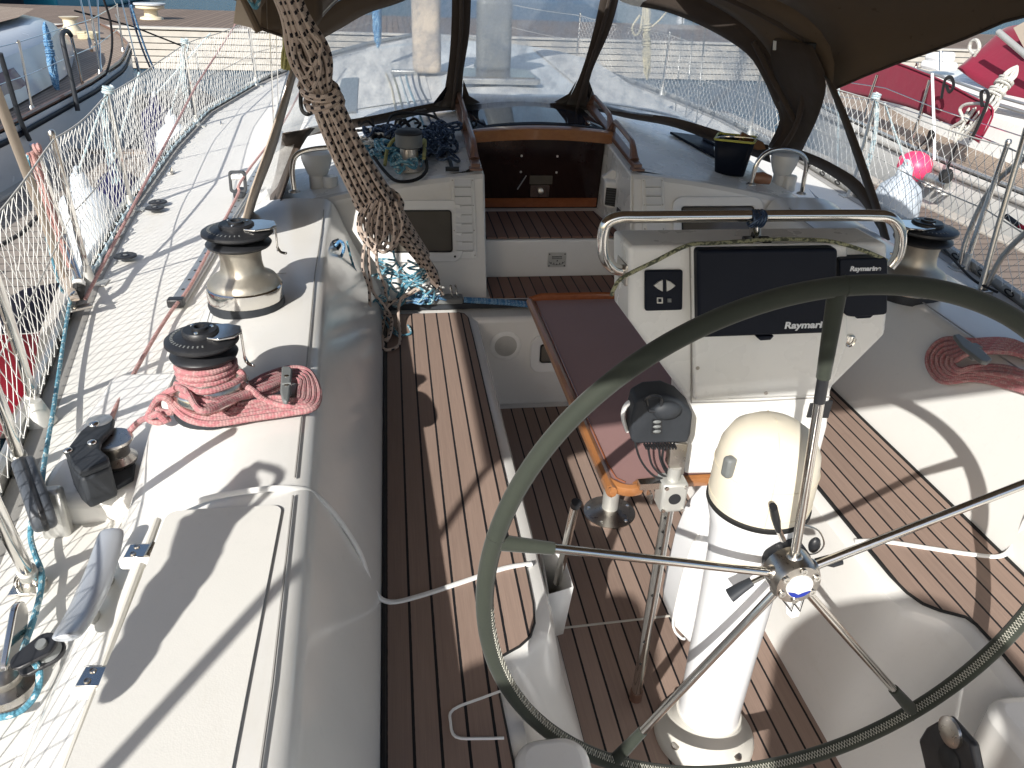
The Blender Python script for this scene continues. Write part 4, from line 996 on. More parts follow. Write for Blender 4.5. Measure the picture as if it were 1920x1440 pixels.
mb = MB(); mb.tube(pf([(1293, 461), (1296, 600), (1296, 755), (1420, 752), (1556, 744)], -0.002), 0.0018, 5); mb.build('panel_gap', 'seam', pn)
mb = MB()
for a, b in ((1308, 690), (1436, 737)): mb.lathe([(0.0045, 0), (0.004, 0.002), (0.001, 0.002)], at(a, b, y=PY - 0.014), (0, -1, 0), 10)
mb.build('screw', 'steeld', pn)
def rpoly(L, r, n=4):
    out = []; m = len(L)
    for i in range(m):
        a, b, c = V((*L[i - 1], 0)), V((*L[i], 0)), V((*L[(i + 1) % m], 0)); u = (a - b).normalized() * r; v = (c - b).normalized() * r
        for j in range(n + 1):
            q = j / n; p_ = (b + u) * (1 - q) ** 2 + b * 2 * q * (1 - q) + (b + v) * q * q; out.append((p_.x, p_.y))
    return out
mb = MB(); mb.prism(pf(rpoly([(1308, 470), (1572, 466), (1570, 520), (1562, 625), (1310, 634)], 9), -0.042), (0, 0.028, 0)); cv = mb.build('chartplotter_cover', 'navy', t, bevel=0.006, bseg=3)
mb = MB(); mb.prism(pf([(1418, 632), (1452, 630), (1445, 638), (1426, 639)], -0.040), (0, 0.018, 0)); mb.build('pull_tab', 'navy', cv, bevel=0.002)
q = at(1470, 616, y=PY - 0.0425); q2 = at(1560, 614, y=PY - 0.0425); text('Raymarine', 0.021, q, 'lettering', 'letter', cv, width=(q2.x - q.x))
mb = MB(); mb.prism(pf(rpoly([(1574, 486), (1665, 484), (1664, 590), (1600, 595), (1584, 592), (1576, 540)], 8), -0.030), (0, 0.028, 0)); cv2 = mb.build('display_cover', 'navy', t, bevel=0.006, bseg=3)
mb = MB(); mb.prism(pf([(1600, 592), (1640, 590), (1632, 597), (1608, 598)], -0.028), (0, 0.018, 0)); mb.build('pull_tab', 'navy', cv2, bevel=0.002)
q = at(1593, 508, y=PY - 0.0305); q2 = at(1650, 508, y=PY - 0.0305); text('Raymarine', 0.014, q, 'lettering', 'letter', cv2, width=(q2.x - q.x))
mb = MB(); mb.prism(pf(rpoly([(1210, 508), (1281, 507), (1280, 582), (1210, 584)], 5), -0.008), (0, 0.010, 0)); bt = mb.build('thruster_panel', 'navy', t, bevel=0.003)
for sgn, cx in ((-1, 1243), (1, 1250)):
    mb = MB(); L = [(cx, 547)] + [(cx + sgn * (17 * math.cos(a)), 536 - 12 * math.sin(a)) for a in [math.pi * (-0.5 + i / 12) for i in range(13)]] + [(cx, 525)]
    L = [(cx, 547), (cx + sgn * 8, 543), (cx + sgn * 17, 536), (cx + sgn * 8, 529), (cx, 525)]
    mb.prism(pf(L, -0.012), (0, 0.005, 0)); mb.build('arrow_button', 'aluw', bt, bevel=0.0008)
mb = MB(); mb.prism(pf([(1232, 558), (1243, 558), (1243, 569), (1232, 569)], -0.0105), (0, 0.003, 0)); mb.build('square_button', 'aluw', bt)
mb = MB(); mb.prism(pf([(1234.5, 560.5), (1240.5, 560.5), (1240.5, 566.5), (1234.5, 566.5)], -0.0115), (0, 0.002, 0)); mb.build('button_mark', 'navy', bt)
mb = MB(); mb.prism(pf([(1252, 560), (1259, 560), (1259, 567), (1252, 567)], -0.0105), (0, 0.003, 0)); mb.build('square_button', 'grey', bt)
mb = MB(); c = at(1592, 636, y=PY); mb.lathe([(0.014, 0), (0.013, 0.004), (0.009, 0.005)], c, (0, -1, 0), 16); mb.tube([c + V((0.011 * math.cos(a), -0.008, 0.014 * math.sin(a))) for a in [math.pi * (0.9 + i / 8 * 1.2) for i in range(9)]], 0.002, 5); mb.build('latch', 'steel', t)
mb = MB(); mb.prism(pf([(1520, 757), (1562, 752), (1553, 784), (1513, 783)], -0.004), (0, 0.006, 0)); mb.build('cable_opening', 'black', t)
mb = MB(); mb.prism(pf([(1220, 742), (1256, 740), (1262, 772), (1236, 770)], 0.13), (0, 0.03, 0)); mb.build('side_socket', 'black', t, bevel=0.003)
# steel grab rail
RP = [(1172, 508), (1150, 502), (1134, 482), (1130, 450), (1137, 420), (1160, 408), (1200, 407), (1300, 406), (1415, 405), (1530, 404), (1630, 404), (1665, 407), (1684, 424), (1689, 450), (1683, 480), (1668, 500)]
mb = MB(); mb.tube(cr([at(a, b, y=PY + 0.03) for a, b in RP], 6), 0.0118, 16); gr = mb.build('grab_rail', 'steel', t)
mb = MB(); mb.tube([at(1416, 412, y=PY + 0.03), at(1416, 452, y=PY + 0.03)], 0.0115, 14); mb.box(at(1416, 454, y=PY + 0.03), (0.052, 0.03, 0.005)); mb.build('rail_post', 'steel', gr)
mb = MB(); mb.box(at(1169, 506, y=PY + 0.045), (0.012, 0.07, 0.045)); mb.build('rail_bracket', 'steeld', gr, bevel=0.003)
mb = MB()
for dx in (-14, 20): mb.box(at(1416 + dx, 450, y=PY + 0.02), (0.018, 0.02, 0.012))
mb.build('clip', 'black', gr, bevel=0.002)
# cord over the pod and blue lashing
t = tag((lambda mb: (mb.tube(cr([at(a, b, y=y_) for a, b, y_ in ((1147, 553, .19), (1152, 540, .18), (1168, 520, .17), (1228, 490, .165), (1290, 460, .18), (1340, 456, .19), (1398, 452, .20), (1440, 449, .20), (1500, 449, .19), (1560, 453, .18), (1620, 470, .17), (1662, 488, .18))], 6), 0.0042, 8), mb)[1])(MB()).build('flecked_line', 'cord'), 'green and black flecked cord draped over the top of the instrument pod', 'cord')
mb = MB()
for i in range(4):
    c = at(1410 + i * 6, 410, y=PY + 0.03); mb.tube([c + V((0.002 * math.sin(a * 2 + i), 0.016 * math.cos(a), 0.016 * math.sin(a))) for a in [q * math.pi / 7 for q in range(14)]], 0.0036, 6, closed=True)
mb.tube(cr(pxs([(1405, 425), (1418, 414), (1432, 403), (1428, 395)], y=PY + 0.012), 4), 0.0035, 6)
tag(mb.build('cord_lashing', 'blued'), 'dark blue cord knotted round the middle of the grab rail', 'cord')
mb = MB(); mb.tube(cr([at(a, b, y=0.34) for a, b in ((1490, 445), (1520, 437), (1545, 442), (1565, 456))], 5), 0.004, 6); tag(mb.build('hose', 'bluec'), 'short bright blue line arching behind the instrument pod', 'line')

# ------------------------------------------------------------------ display on a pole with clamp
t = thing('pole_display', 'black folded display housing on a tall steel pole by the table', 'display unit', (-0.14, 0.12, 0))
PB = V((-0.143, 0.125, 0.008)); 
def pv(z): return V((lerp(-0.143, -0.150, z), lerp(0.125, 0.10, z), z))
mb = MB(); mb.tube([pv(0.008), pv(0.70)], 0.0135, 16); pole = mb.build('pole', 'steel', t)
mb = MB()
for z in (0.16, 0.24, 0.40, 0.55, 0.60, 0.64): mb.lathe([(0.003, 0), (0.0035, 0.001)], pv(z) + V((-0.008, -0.0115, 0)), (-0.5, -0.8, 0), 8)
mb.build('hole', 'rubber', pole)
mb = MB(); mb.lathe([(0.0165, 0), (0.0165, 0.03)], pv(0.010), (0, 0, 1), 16); mb.build('foot_cap', 'teakrail', pole)
cz = 0.705
mb = MB(); mb.box(pv(cz), (0.058, 0.052, 0.075)); cl = mb.build('clamp_block', 'aluw', t, bevel=0.006)
mb = MB(); c = pv(cz) + V((0, -0.0262, 0.0)); mb.lathe([(0.014, 0), (0.014, 0.001)], c, (0, -1, 0), 20); mb.build('bore', 'black', cl)
mb = MB()
for sx in (-1, 1):
    for sz in (-1, 1): mb.lathe([(0.0055, 0), (0.0045, 0.003), (0.001, 0.003)], pv(cz) + V((sx * 0.022, -0.026, sz * 0.030)), (0, -1, 0), 8)
mb.build('bolt', 'steel', cl)
mb = MB(); mb.box(pv(cz + 0.005) + V((-0.052, 0.0, 0.020)), (0.05, 0.02, 0.016)); mb.tube([pv(cz) + V((-0.045, -0.01, 0.012 * math.cos(i * 0.9) - 0.012)) + V((0, i * 0.0012, 0.006 * math.sin(i * 0.9))) for i in range(28)], 0.0018, 5); mb.build('spring_pin', 'steel', cl)
mb = MB(); mb.tube([pv(0.735), pv(0.775)], 0.0145, 14); mb.build('upper_tube', 'aluw', t)
mb = MB(); mb.prism(pxs([(1258, 830), (1291, 832), (1283, 890), (1262, 891), (1252, 873)], y=0.10), (0, 0.022, 0)); br = mb.build('bracket', 'steeld', t, bevel=0.003)
U = pxs([(1192, 758), (1215, 745), (1250, 742), (1276, 752), (1300, 776), (1296, 815), (1290, 832), (1190, 834), (1183, 826), (1184, 790)], y=0.085)
mb = MB(); mb.prism(U, (0, 0.05, 0.012)); hs_ = mb.build('housing', 'blackg', t, bevel=0.008, bseg=3)
mb = MB(); mb.prism(pxs([(1224, 786), (1242, 786), (1240, 814), (1222, 814)], y=0.0835), (0, 0.004, 0)); mb.build('vent_slot', 'black', hs_)
mb = MB()
for i in range(3): mb.ball(at(1232, 791 + i * 9, y=0.080), 0.007, (1.3, 0.5, 0.6), 8, 5)
mb.build('rib', 'grey', hs_)
mb = MB()
for i in range(11): mb.box(at(1210 + i * 5.5, 836, y=0.09), (0.003, 0.02, 0.006))
mb.build('teeth', 'black', hs_)
mb = MB(); mb.ball(at(1251, 770, y=0.078), 0.026, (1.2, 0.5, 0.8), 14, 9); mb.build('knob', 'blackg', hs_)
mb = MB(); mb.tube(cr(pxs([(1214, 760), (1212, 748), (1222, 742), (1238, 745), (1240, 758), (1232, 770), (1216, 770)], y=0.075), 4), 0.0035, 6); mb.build('strap_loop', 'black', hs_)
mb = MB(); mb.tube(cr(pxs([(1176, 808), (1168, 780), (1176, 758), (1200, 748), (1222, 748)], y=0.12), 6), 0.0075, 8, flat=0.6); mb.build('white_ring', 'wplast', t)
mb = MB()
for i, L in enumerate((((1186, 808), (1200, 860), (1226, 892), (1255, 900), (1266, 905)), ((1215, 838), (1222, 870), (1240, 890), (1262, 898)), ((1236, 838), (1238, 860), (1248, 884), (1264, 900)), ((1245, 838), (1242, 862), (1254, 885), (1272, 905)))):
    mb.tube(cr(pxs(L, y=0.11 + i * 0.006), 5), 0.0026, 6)
lab(mb.build('cables', 'black', t), 'thin black cables looping below the housing')

# ------------------------------------------------------------------ folding table
t = thing('cockpit_table', 'cockpit table with maroon covered leaf, varnished edges and steel leg', 'table', (0, 0.9, 0))
TZ = 0.66
lf = [(-0.262, 1.34), (-0.258, 0.28), (-0.252, 0.225), (-0.225, 0.195), (-0.19, 0.195), (-0.15, 0.215), (0.24, 0.215), (0.262, 0.28), (0.262, 1.34)]
mb = MB(); mb.prism([V((x, y, TZ - 0.022)) for x, y in lf], (0, 0, 0.020)); mb.build('leaf', 'tabletop', t, bevel=0.002)
mb = MB(); E_ = [V((x, y, TZ - 0.008)) for x, y in lf]
mb.tube(cr(E_[:7], 4), 0.013, 8, flat=1.2, nrm=(0, 0, 1)); mb.tube([E_[6], E_[7], E_[8]], 0.013, 8, nrm=(0, 0, 1)); mb.build('edge_trim', 'mahogo', t)
mb = MB(); mb.tube([E_[0], V((-0.22, 1.345, TZ + 0.004)), V((0.0, 1.345, TZ + 0.004)), E_[8]], 0.012, 8, flat=1.5); mb.build('fiddle_rail', 'mahog', t)
mb = MB(); mb.tube([V((x, y, TZ - 0.000)) for x, y in ((-0.245, 1.32), (-0.241, 0.29), (-0.235, 0.232), (-0.218, 0.213))], 0.002, 5); mb.build('cover_piping', 'mahog', t)
mb = MB(); mb.box((0.02, 0.92, TZ - 0.10), (0.14, 0.66, 0.14)); mb.build('centre_box', 'mahog', t, bevel=0.01)
mb = MB(); mb.lathe([(0.092, 0.008), (0.092, 0.014), (0.05, 0.024), (0.034, 0.034)], (-0.012, 0.912, 0), (0, 0, 1), 40); fb_ = mb.build('foot_plate', 'steeld', t)
mb = MB()
for i in range(5):
    a = i * 1.2566 + 0.3; mb.lathe([(0.007, 0), (0.006, 0.003), (0.001, 0.003)], V((-0.012 + 0.075 * math.cos(a), 0.912 + 0.075 * math.sin(a), 0.0165)), (0, 0, 1), 8)
mb.build('screw', 'steel', fb_)
mb = MB(); mb.lathe([(0.029, 0.03), (0.029, TZ - 0.05)], (-0.012, 0.912, 0), (0, 0, 1), 28); mb.build('leg', 'aluw', t)

# ------------------------------------------------------------------ winch handle in its pocket
t = thing('handle_pocket', 'white plastic pocket screwed to the seat front holding a winch handle', 'pocket', (-0.34, 0.27, 0.13))
T_ = [(-0.372, 0.40), (-0.318, 0.38), (-0.318, 0.22), (-0.385, 0.20)]; B_ = [(-0.362, 0.36), (-0.328, 0.35), (-0.328, 0.24), (-0.370, 0.23)]
mb = MB(); P = []
for (a, b), (c, d) in zip(T_ + T_[:1], B_ + B_[:1]): P.append([V((a, b, 0.335)), V((c, d, 0.15))])
mb.grid(P); mb.poly([V((c, d, 0.15)) for c, d in B_]); mb.build('pocket', 'wplast', t, solid=0.003)
t = thing('winch_crank', 'steel winch handle standing upright in the white pocket', 'winch handle', (-0.345, 0.26, 0.3))
mb = MB(); mb.tube([at(1045, 1092, x=-0.348), at(1078, 950, x=-0.348)], 0.0105, 14); mb.build('shaft', 'steel', t)
mb = MB(); q = at(1079, 948, x=-0.348); mb.lathe([(0.0125, 0), (0.0125, 0.012), (0.006, 0.014)], q, (0.1, -0.25, 1), 14); mb.build('end_cap', 'black', t)
# hatch seam across the floor
mb = MB(); mb.span(at(1050, 1178, z=0.0125), at(1262, 1154, z=0.0125), 0.006, 0.003); mb.build('sole_seam', 'dirtyw', yacht)
mb = MB(); mb.tube(cr(pxs([(940, 1295), (905, 1308), (850, 1330), (845, 1355), (855, 1382), (900, 1385), (945, 1384)], z=0.432), 4), 0.003, 5); mb.build('lid_seam', 'wplast', yacht)
# helm seat mouldings and engine panel in the aft corners
mb = MB(); mb.prism([V((x, y, 0.30)) for x, y in rrect(-0.552, -0.41, -1.1, -0.275, 0.05)], (0, 0, 0.145)); mb.build('helm_seat', 'gel', yacht, bevel=0.02, bseg=3)
mb = MB(); mb.prism([V((x, y, 0.30)) for x, y in rrect(0.41, 0.55, -1.3, -0.29, 0.05)], (0, 0, 0.15)); mb.build('helm_seat', 'gel', yacht, bevel=0.025, bseg=3)
t = thing('engine_panel', 'black engine control panel set low in the starboard seat front', 'engine panel', tuple(at(1780, 1440, x=0.40)))
mb = MB(); mb.prism(pxs([(1737, 1386), (1752, 1362), (1790, 1340), (1838, 1392), (1850, 1450), (1752, 1450)], x=0.335), (-0.02, 0, 0)); mb.build('fascia', 'black', t, bevel=0.006)
mb = MB(); mb.lathe([(0.030, 0), (0.030, 0.006), (0.024, 0.008), (0.001, 0.007)], at(1784, 1372, x=0.315), (-1, 0, 0), 24); mb.build('gauge', 'steeld', t)
mb = MB(); mb.ball(at(1780, 1425, x=0.315), 0.03, (0.4, 1, 1), 14, 9); mb.build('knob', 'rubber', t)
mb = MB(); c = at(1513, 1212, x=0.39); mb.lathe([(0.022, 0), (0.020, 0.005), (0.008, 0.006), (0.007, -0.001)], V((0.372, c.y, c.z)), (-1, 0, 0.12), 20); mb.build('deck_plug', 'wplast', yacht)

# unseen stern rail, with two blockers added to shade the cockpit
rl = thing('stern_rail', 'steel stern rail behind the helm holding up two unseen blockers added for their shade', 'stern rail', (0, -2.2, 0.5))
mb = MB(); mb.tube(cr([V((-1.35, -1.4, 1.12)), V((-1.30, -2.0, 1.14)), V((-1.0, -2.2, 1.15)), V((0.0, -2.25, 1.15)), V((1.0, -2.2, 1.15)), V((1.30, -2.0, 1.14)), V((1.35, -1.4, 1.12))], 6), 0.0125, 10); mb.build('top_tube', 'steel', rl)
for x in (-1.2, -0.4, 0.4, 1.2):
    mb = MB(); mb.tube([V((x, -2.16, 0.50)), V((x, -2.2, 1.15))], 0.0125, 10); mb.build('leg', 'steel', rl)
t = thing('occluder', 'horseshoe lifebuoy out of view above the stern rail, added to shade the starboard seat front', 'occluder', (-0.70, -2.1, 1.15))  # out-of-view horseshoe added to shade the starboard seat front
mb = MB(); mb.tube(cr([V((-0.55, -2.10, 1.20)), V((-0.50, -2.1, 1.45)), V((-0.52, -2.1, 1.72)), V((-0.72, -2.1, 1.86)), V((-0.92, -2.1, 1.72)), V((-0.94, -2.1, 1.45)), V((-0.89, -2.10, 1.20))], 6), 0.085, 14, flat=0.7); mb.build('cover', 'wplast', t)
mb = MB(); mb.box((-0.72, -2.08, 1.50), (0.26, 0.05, 0.56)); mb.build('backing_board', 'wplast', t, bevel=0.01)
t = thing('outboard_occluder', 'grey motor-shaped occluder out of view to port, added to shade the sole and port seat', 'outboard motor', (-1.55, -2.05, 1.1))  # out-of-view motor shape added to shade the port sole and seat
mb = MB(); mb.box((-1.55, -2.05, 1.60), (0.32, 0.30, 0.36)); mb.build('cowl', 'blackg', t, bevel=0.08, bseg=4)
mb = MB(); mb.span(V((-1.55, -2.05, 0.75)), V((-1.55, -2.05, 1.45)), 0.10, 0.12); mb.build('shaft_housing', 'blackg', t, bevel=0.02)
mb = MB(); mb.span(V((-1.55, -1.95, 1.2)), V((-1.25, -2.10, 1.15)), 0.06, 0.12); mb.build('clamp', 'grey', t, bevel=0.01)
# ------------------------------------------------------------------ bundles of line
def bundle(mb, path, widthf, n, r, seed=3, seg=7, flat=0.75, jit=0.12, nj=7):
    """n strands running side by side along a path; widthf(t) = half width"""
    rnd = random.Random(seed); P = cr(path, 6); m = len(P); u0 = frame(P[1] - P[0])[0]
    for i in range(n):
        rad = math.sqrt((i + 0.5) / n); a = i * 2.39996
        c = [(rnd.uniform(-1, 1), rnd.uniform(-1, 1)) for _ in range(nj)]
        pts = []
        for k_, p_ in enumerate(P):
            t_ = k_ / (m - 1); tg = (P[min(k_ + 1, m - 1)] - P[max(k_ - 1, 0)]).normalized()
            u = (u0 - tg * u0.dot(tg)).normalized(); v = tg.cross(u)
            f = t_ * (nj - 1); j = min(int(f), nj - 2); f -= j; f = f * f * (3 - 2 * f)
            dx = c[j][0] * (1 - f) + c[j + 1][0] * f; dy = c[j][1] * (1 - f) + c[j + 1][1] * f
            w_ = widthf(t_)
            pts.append(p_ + u * (math.cos(a) * rad + dx * jit) * w_ + v * (math.sin(a) * rad + dy * jit) * w_ * flat)
        mb.tube(pts, r, seg)
def wrap(mb, c, axis, rad, r, turns=3, flat=0.75, seg=6, tilt=0.2, pitch=2.0):
    u, v, a = frame(axis); c = V(c); pts = []
    for i in range(turns * 16 + 1):
        q = i * 2 * math.pi / 16; pts.append(c + u * math.cos(q) * rad + v * math.sin(q) * rad * flat + a * (pitch * r * i / 16 + tilt * rad * math.cos(q)))
    mb.tube(pts, r, seg)
# mainsheet: falls from the boom to the traveller with the gathered tail hanging on them
SH = [at(510, -70, y=1.18), at(548, 20, y=1.30), at(572, 90, y=1.36), at(600, 165, y=1.42), at(640, 262, y=1.52), at(685, 352, y=1.60), at(716, 395, y=1.65)]
t = thing('mainsheet', 'big bundle of beige mainsheet with black flecks hanging down to the traveller', 'rope bundle', tuple(SH[-1]))
def wf(q): return 0.036 + 0.026 * math.exp(-((q - 0.36) / 0.12) ** 2) + 0.050 * q * q - 0.016 * math.exp(-((q - 0.50) / 0.05) ** 2) - 0.022 * math.exp(-((q - 0.98) / 0.05) ** 2)
mb = MB(); bundle(mb, SH, wf, 30, 0.0078, 5, flat=0.7, jit=0.05); lab(mb.build('gathered_tail', 'main', t), 'long gathered strands of beige rope')
mb = MB(); bundle(mb, [SH[-1], at(745, 430, y=1.68), at(790, 482, y=1.74), at(815, 525, y=1.78)], lambda q: 0.056 - 0.026 * q, 9, 0.0078, 8, flat=0.6, jit=0.05); bundle(mb, [at(560, 30, y=1.38), at(650, 230, y=1.55), at(740, 385, y=1.68), at(800, 480, y=1.76)], lambda q: 0.022, 4, 0.0078, 9); mb.build('falls', 'main', t)
ax = SH[4] - SH[3]
for c_, rr_, n_, tl_ in ((at(596, 160, y=1.415), 0.060, 2, 0.2), (at(604, 182, y=1.43), 0.063, 2, -0.1), (at(706, 372, y=1.63), 0.088, 2, 0.1), (at(712, 382, y=1.64), 0.086, 1, -0.05)):
    mb = MB(); wrap(mb, c_, ax, rr_, 0.0078, n_, tilt=tl_); mb.build('lashing_turns', 'main', t)
mb = MB()
for L in (((550, 62), (552, 110), (570, 145), (585, 125), (575, 90), (560, 70)), ((565, 55), (590, 90), (600, 130), (580, 170), (556, 120), (550, 80)), ((585, 60), (602, 84), (590, 120), (572, 118), (560, 96))): mb.tube(cr(pxs(L, y=1.31), 6), 0.0062, 7)
mb.build('top_turns', 'main', t)
mb = MB(); rnd = random.Random(4)
for i in range(12):
    w_ = rnd.uniform(0.25, 0.95); x0 = 688 + rnd.uniform(-8, 40); dy = rnd.uniform(-34, 14)
    L = [(x0 + 8, 375), (x0 - 12 * w_, 405 + dy * .3), (x0 - 14 * w_ + rnd.uniform(-4, 4), 440 + dy), (x0 + 8 * w_, 464 + dy), (x0 + 30 * w_, 454 + dy), (x0 + 36 * w_, 420 + dy * .4), (x0 + 20, 378)]
    mb.tube(cr(pxs(L, y=1.62 - 0.006 * i), 5), 0.0062, 7)
mb.build('bottom_loops', 'main', t)
mb = MB()
mb.tube(cr([at(a, b, y=y_) for a, b, y_ in ((685, 450, 1.60), (680, 500, 1.60), (692, 540, 1.62), (694, 600, 1.66), (696, 630, 1.68))] + [V((-0.80, 1.55, SZ + 0.016)), at(720, 655, z=SZ + 0.016), at(745, 650, z=SZ + 0.016), at(750, 630, z=SZ + 0.02), at(747, 590, z=SZ + 0.05), at(752, 560, z=SZ + 0.10), at(770, 548, z=SZ + 0.12), at(800, 528, z=SZ + 0.14)], 6), 0.0062, 8)
mb.tube(cr([at(a, b, y=y_) for a, b, y_ in ((705, 455, 1.62), (708, 500, 1.66), (722, 540, 1.70))] + [at(724, 575, z=SZ + 0.04), at(718, 612, z=SZ + 0.016), at(716, 635, z=SZ + 0.016), at(730, 632, z=SZ + 0.03), at(735, 600, z=SZ + 0.04), at(722, 585, z=SZ + 0.05), at(735, 566, z=SZ + 0.08), at(760, 556, z=SZ + 0.10), at(790, 540, z=SZ + 0.13)], 6), 0.0062, 8)
mb.tube(cr([at(690, 460, y=1.61), at(694, 520, y=1.64), at(700, 548, y=1.66), at(722, 575, y=1.69), at(734, 600, z=SZ + 0.03), at(726, 640, z=SZ + 0.018)], 6), 0.0062, 8)
mb.build('loose_tail', 'main', t)
# sheet block with cam cleat
t = thing('sheet_block', 'black mainsheet block with a drilled steel cam plate above the traveller', 'block', tuple(at(838, 562, z=0.46)))
mb = MB(); a, b = at(772, 478, y=1.73), at(818, 528, y=1.78); mb.prism([at(x, y, y=1.77) for x, y in ((768, 462), (790, 468), (822, 515), (826, 535), (815, 545), (775, 485))], (0, 0.055, 0)); mb.build('cheek', 'blackg', t, bevel=0.006)
mb = MB(); mb.prism([at(x, y, y=1.755) for x, y in ((779, 484), (783, 482), (824, 536), (819, 541), (806, 530), (789, 508))], (0, 0.004, 0)); mb.build('side_strap', 'steel', t)
mb = MB(); mb.prism([at(x, y, y=1.75) for x, y in ((781, 508), (803, 513), (812, 526), (792, 538), (780, 541))], (0, 0.004, 0)); cp_ = mb.build('cam_plate', 'steel', t)
mb = MB()
for a, b in ((794, 516), (793, 523)): mb.lathe([(0.006, 0), (0.006, 0.001)], at(a, b, y=1.75), (0, -1, 0), 12)
mb.build('hole', 'rubber', cp_)
mb = MB(); mb.span(at(792, 534, y=1.74), at(806, 526, y=1.74), 0.03, 0.008); mb.build('cam_arm', 'wplast', t, bevel=0.002)
mb = MB(); mb.tube(pxs([(821, 538), (828, 546), (832, 553)], y=1.80), 0.006, 8); mb.build('shackle', 'steel', t)
# traveller
t = thing('traveller', 'black mainsheet traveller track with a steel car across the bridge deck', 'traveller', (0, 1.83, SZ))
mb = MB(); mb.box((0, 1.83, SZ + 0.020), (1.60, 0.042, 0.026)); mb.build('track', 'blackg', t, bevel=0.004)
mb = MB(); q = at(836, 566, z=0.47); mb.box((q.x, 1.83, SZ + 0.047), (0.15, 0.062, 0.028)); mb.build('car', 'grey', t, bevel=0.008)
mb = MB()
for dx in (-0.05, -0.02, 0.03, 0.055): mb.tube([V((q.x + dx, 1.815, SZ + 0.055)), V((q.x + dx * 0.8, 1.80, SZ + 0.10)), V((q.x + dx * 0.8, 1.85, SZ + 0.10)), V((q.x + dx, 1.848, SZ + 0.055))], 0.0045, 6)
mb.build('shackle_bail', 'steel', t)
mb = MB()
for x in (-0.79, 0.79): mb.box((x, 1.83, SZ + 0.03), (0.05, 0.07, 0.05))
mb.build('end_fitting', 'black', t, bevel=0.008)
mb = MB()
bundle(mb, [V((-0.46, 1.80, SZ + 0.055)), V((-0.3, 1.79, SZ + 0.045)), V((-0.1, 1.78, SZ + 0.030)), V((0.3, 1.79, SZ + 0.030)), V((0.76, 1.80, SZ + 0.03))], lambda q: 0.024, 6, 0.0042, 3, flat=0.35); o = mb.build('control_lines', 'bluec', t)
mb = MB(); rnd = random.Random(12)
for i in range(9):
    c = at(790 + rnd.uniform(-14, 26), 563 + rnd.uniform(-5, 6), z=SZ + 0.03 + rnd.uniform(0, 0.03)); pts = []
    for k_ in range(8): pts.append(c + V((rnd.uniform(-0.05, 0.05), rnd.uniform(-0.02, 0.02), rnd.uniform(0, 0.025))))
    mb.tube(cr(pts, 4), 0.0042, 6)
tag(mb.build('blue_tail', 'bluec'), 'bright blue line heaped by the traveller car in sunlight', 'rope')
mb = MB()
for L in (((650, 452, .62), (665, 505, .66), (685, 535, .60), (705, 560, .50), (725, 590, .45), (745, 625, .436), (770, 625, .436), (765, 610, .436)), ((632, 470, .62), (655, 520, .55), (690, 560, .48), (720, 600, .44), (735, 622, .436), (752, 632, .436)),
          ((735, 455, .70), (742, 490, .62), (760, 512, .60), (782, 522, .58)), ((695, 518, .60), (720, 512, .60), (750, 520, .58), (775, 545, .5)), ((722, 520, .58), (740, 545, .52), (762, 552, .5), (780, 560, .48)), ((735, 515, .56), (730, 540, .5), (725, 565, .46), (745, 575, .45), (760, 560, .48), (750, 535, .52), (735, 530, .54))):
    mb.tube(cr([at(a, b, z=z_) if z_ < .5 else at(a, b, y=1.80) for a, b, z_ in L], 5), 0.0045, 7)
rnd = random.Random(77)
for i in range(9):
    c = at(rnd.uniform(715, 800), rnd.uniform(505, 560), y=1.76 + rnd.uniform(-.02, .02)); c.z = max(c.z, SZ + 0.03); mb.tube(cr([c + V((rnd.uniform(-.06, .06), rnd.uniform(-.03, .02), rnd.uniform(-.03, .05))) for _ in range(7)], 4), 0.0045, 6)
tag(mb.build('control_line', 'blue'), 'blue flecked control lines trailing from the coaming block down to the port seat', 'rope')
t = thing('coaming_block', 'little steel and blue block lashed to the inner port coaming', 'block', tuple(at(632, 470, y=1.75)))
mb = MB(); mb.prism(pxs([(622, 455), (634, 450), (640, 462), (632, 474), (620, 468)], y=1.74), (0, 0.03, 0)); mb.build('cheek', 'black', t, bevel=0.004)
mb = MB(); mb.tube(cr(pxs([(628, 462), (638, 452), (645, 462), (640, 480), (630, 488), (626, 472)], y=1.73), 5), 0.006, 7, closed=False); mb.build('lashing', 'bluec', t)
# ------------------------------------------------------------------ pink sheets on the port winch
t = thing('pink_sheet', 'faded pink sheet wound round the port winch and coiled over the coaming cleat', 'rope', (W2.x, W2.y, wz))
mb = MB(); pts = []
for i in range(16 * 4):
    a = i * 2 * math.pi / 16; pts.append(V((W2.x + math.cos(a) * 0.062, W2.y + math.sin(a) * 0.062, wz + 0.070 + 0.0148 * i / 16)))
mb.tube(pts, 0.0075, 9); mb.build('winch_turns', 'pink', t)
def coilloop(L, zoff): return cr([V((p_.x, p_.y, p_.z)) for p_ in [at(a, b, z=z_ + zoff) for a, b, z_ in L]], 6)
mb = MB()
for i in range(5):
    d = i * 6.0; e = i * 0.010
    L = [(345 + d * .3, 725 + d * .5, .86), (380, 742 + d * 1.2, .85), (450 - d * .2, 728 + d * .7, .83), (500, 703 + d * 1.0, .82), (545 - d * .4, 690 + d * 1.0, .81), (580 - d * .8, 698 + d * .7, .805), (598 - d * 1.6, 735, .80), (588 - d * 1.4, 765 - d * .6, .80), (540 - d, 775 - d * 1.2, .80), (470, 785 - d * 1.2, .80), (400, 795 - d * 1.3, .80), (350, 785 - d * 1.5, .81), (320 + d * .3, 755 - d * .8, .83), (322 + d * .4, 735 - d * .4, .85)]
    mb.tube(cr([at(a, b, z=z_ + 0.004 + e * .35) for a, b, z_ in L], 6, closed=True), 0.0075, 9, closed=True)
lab(mb.build('coil', 'pink', t), 'five long loops of pink rope laid over the coaming')
mb = MB()
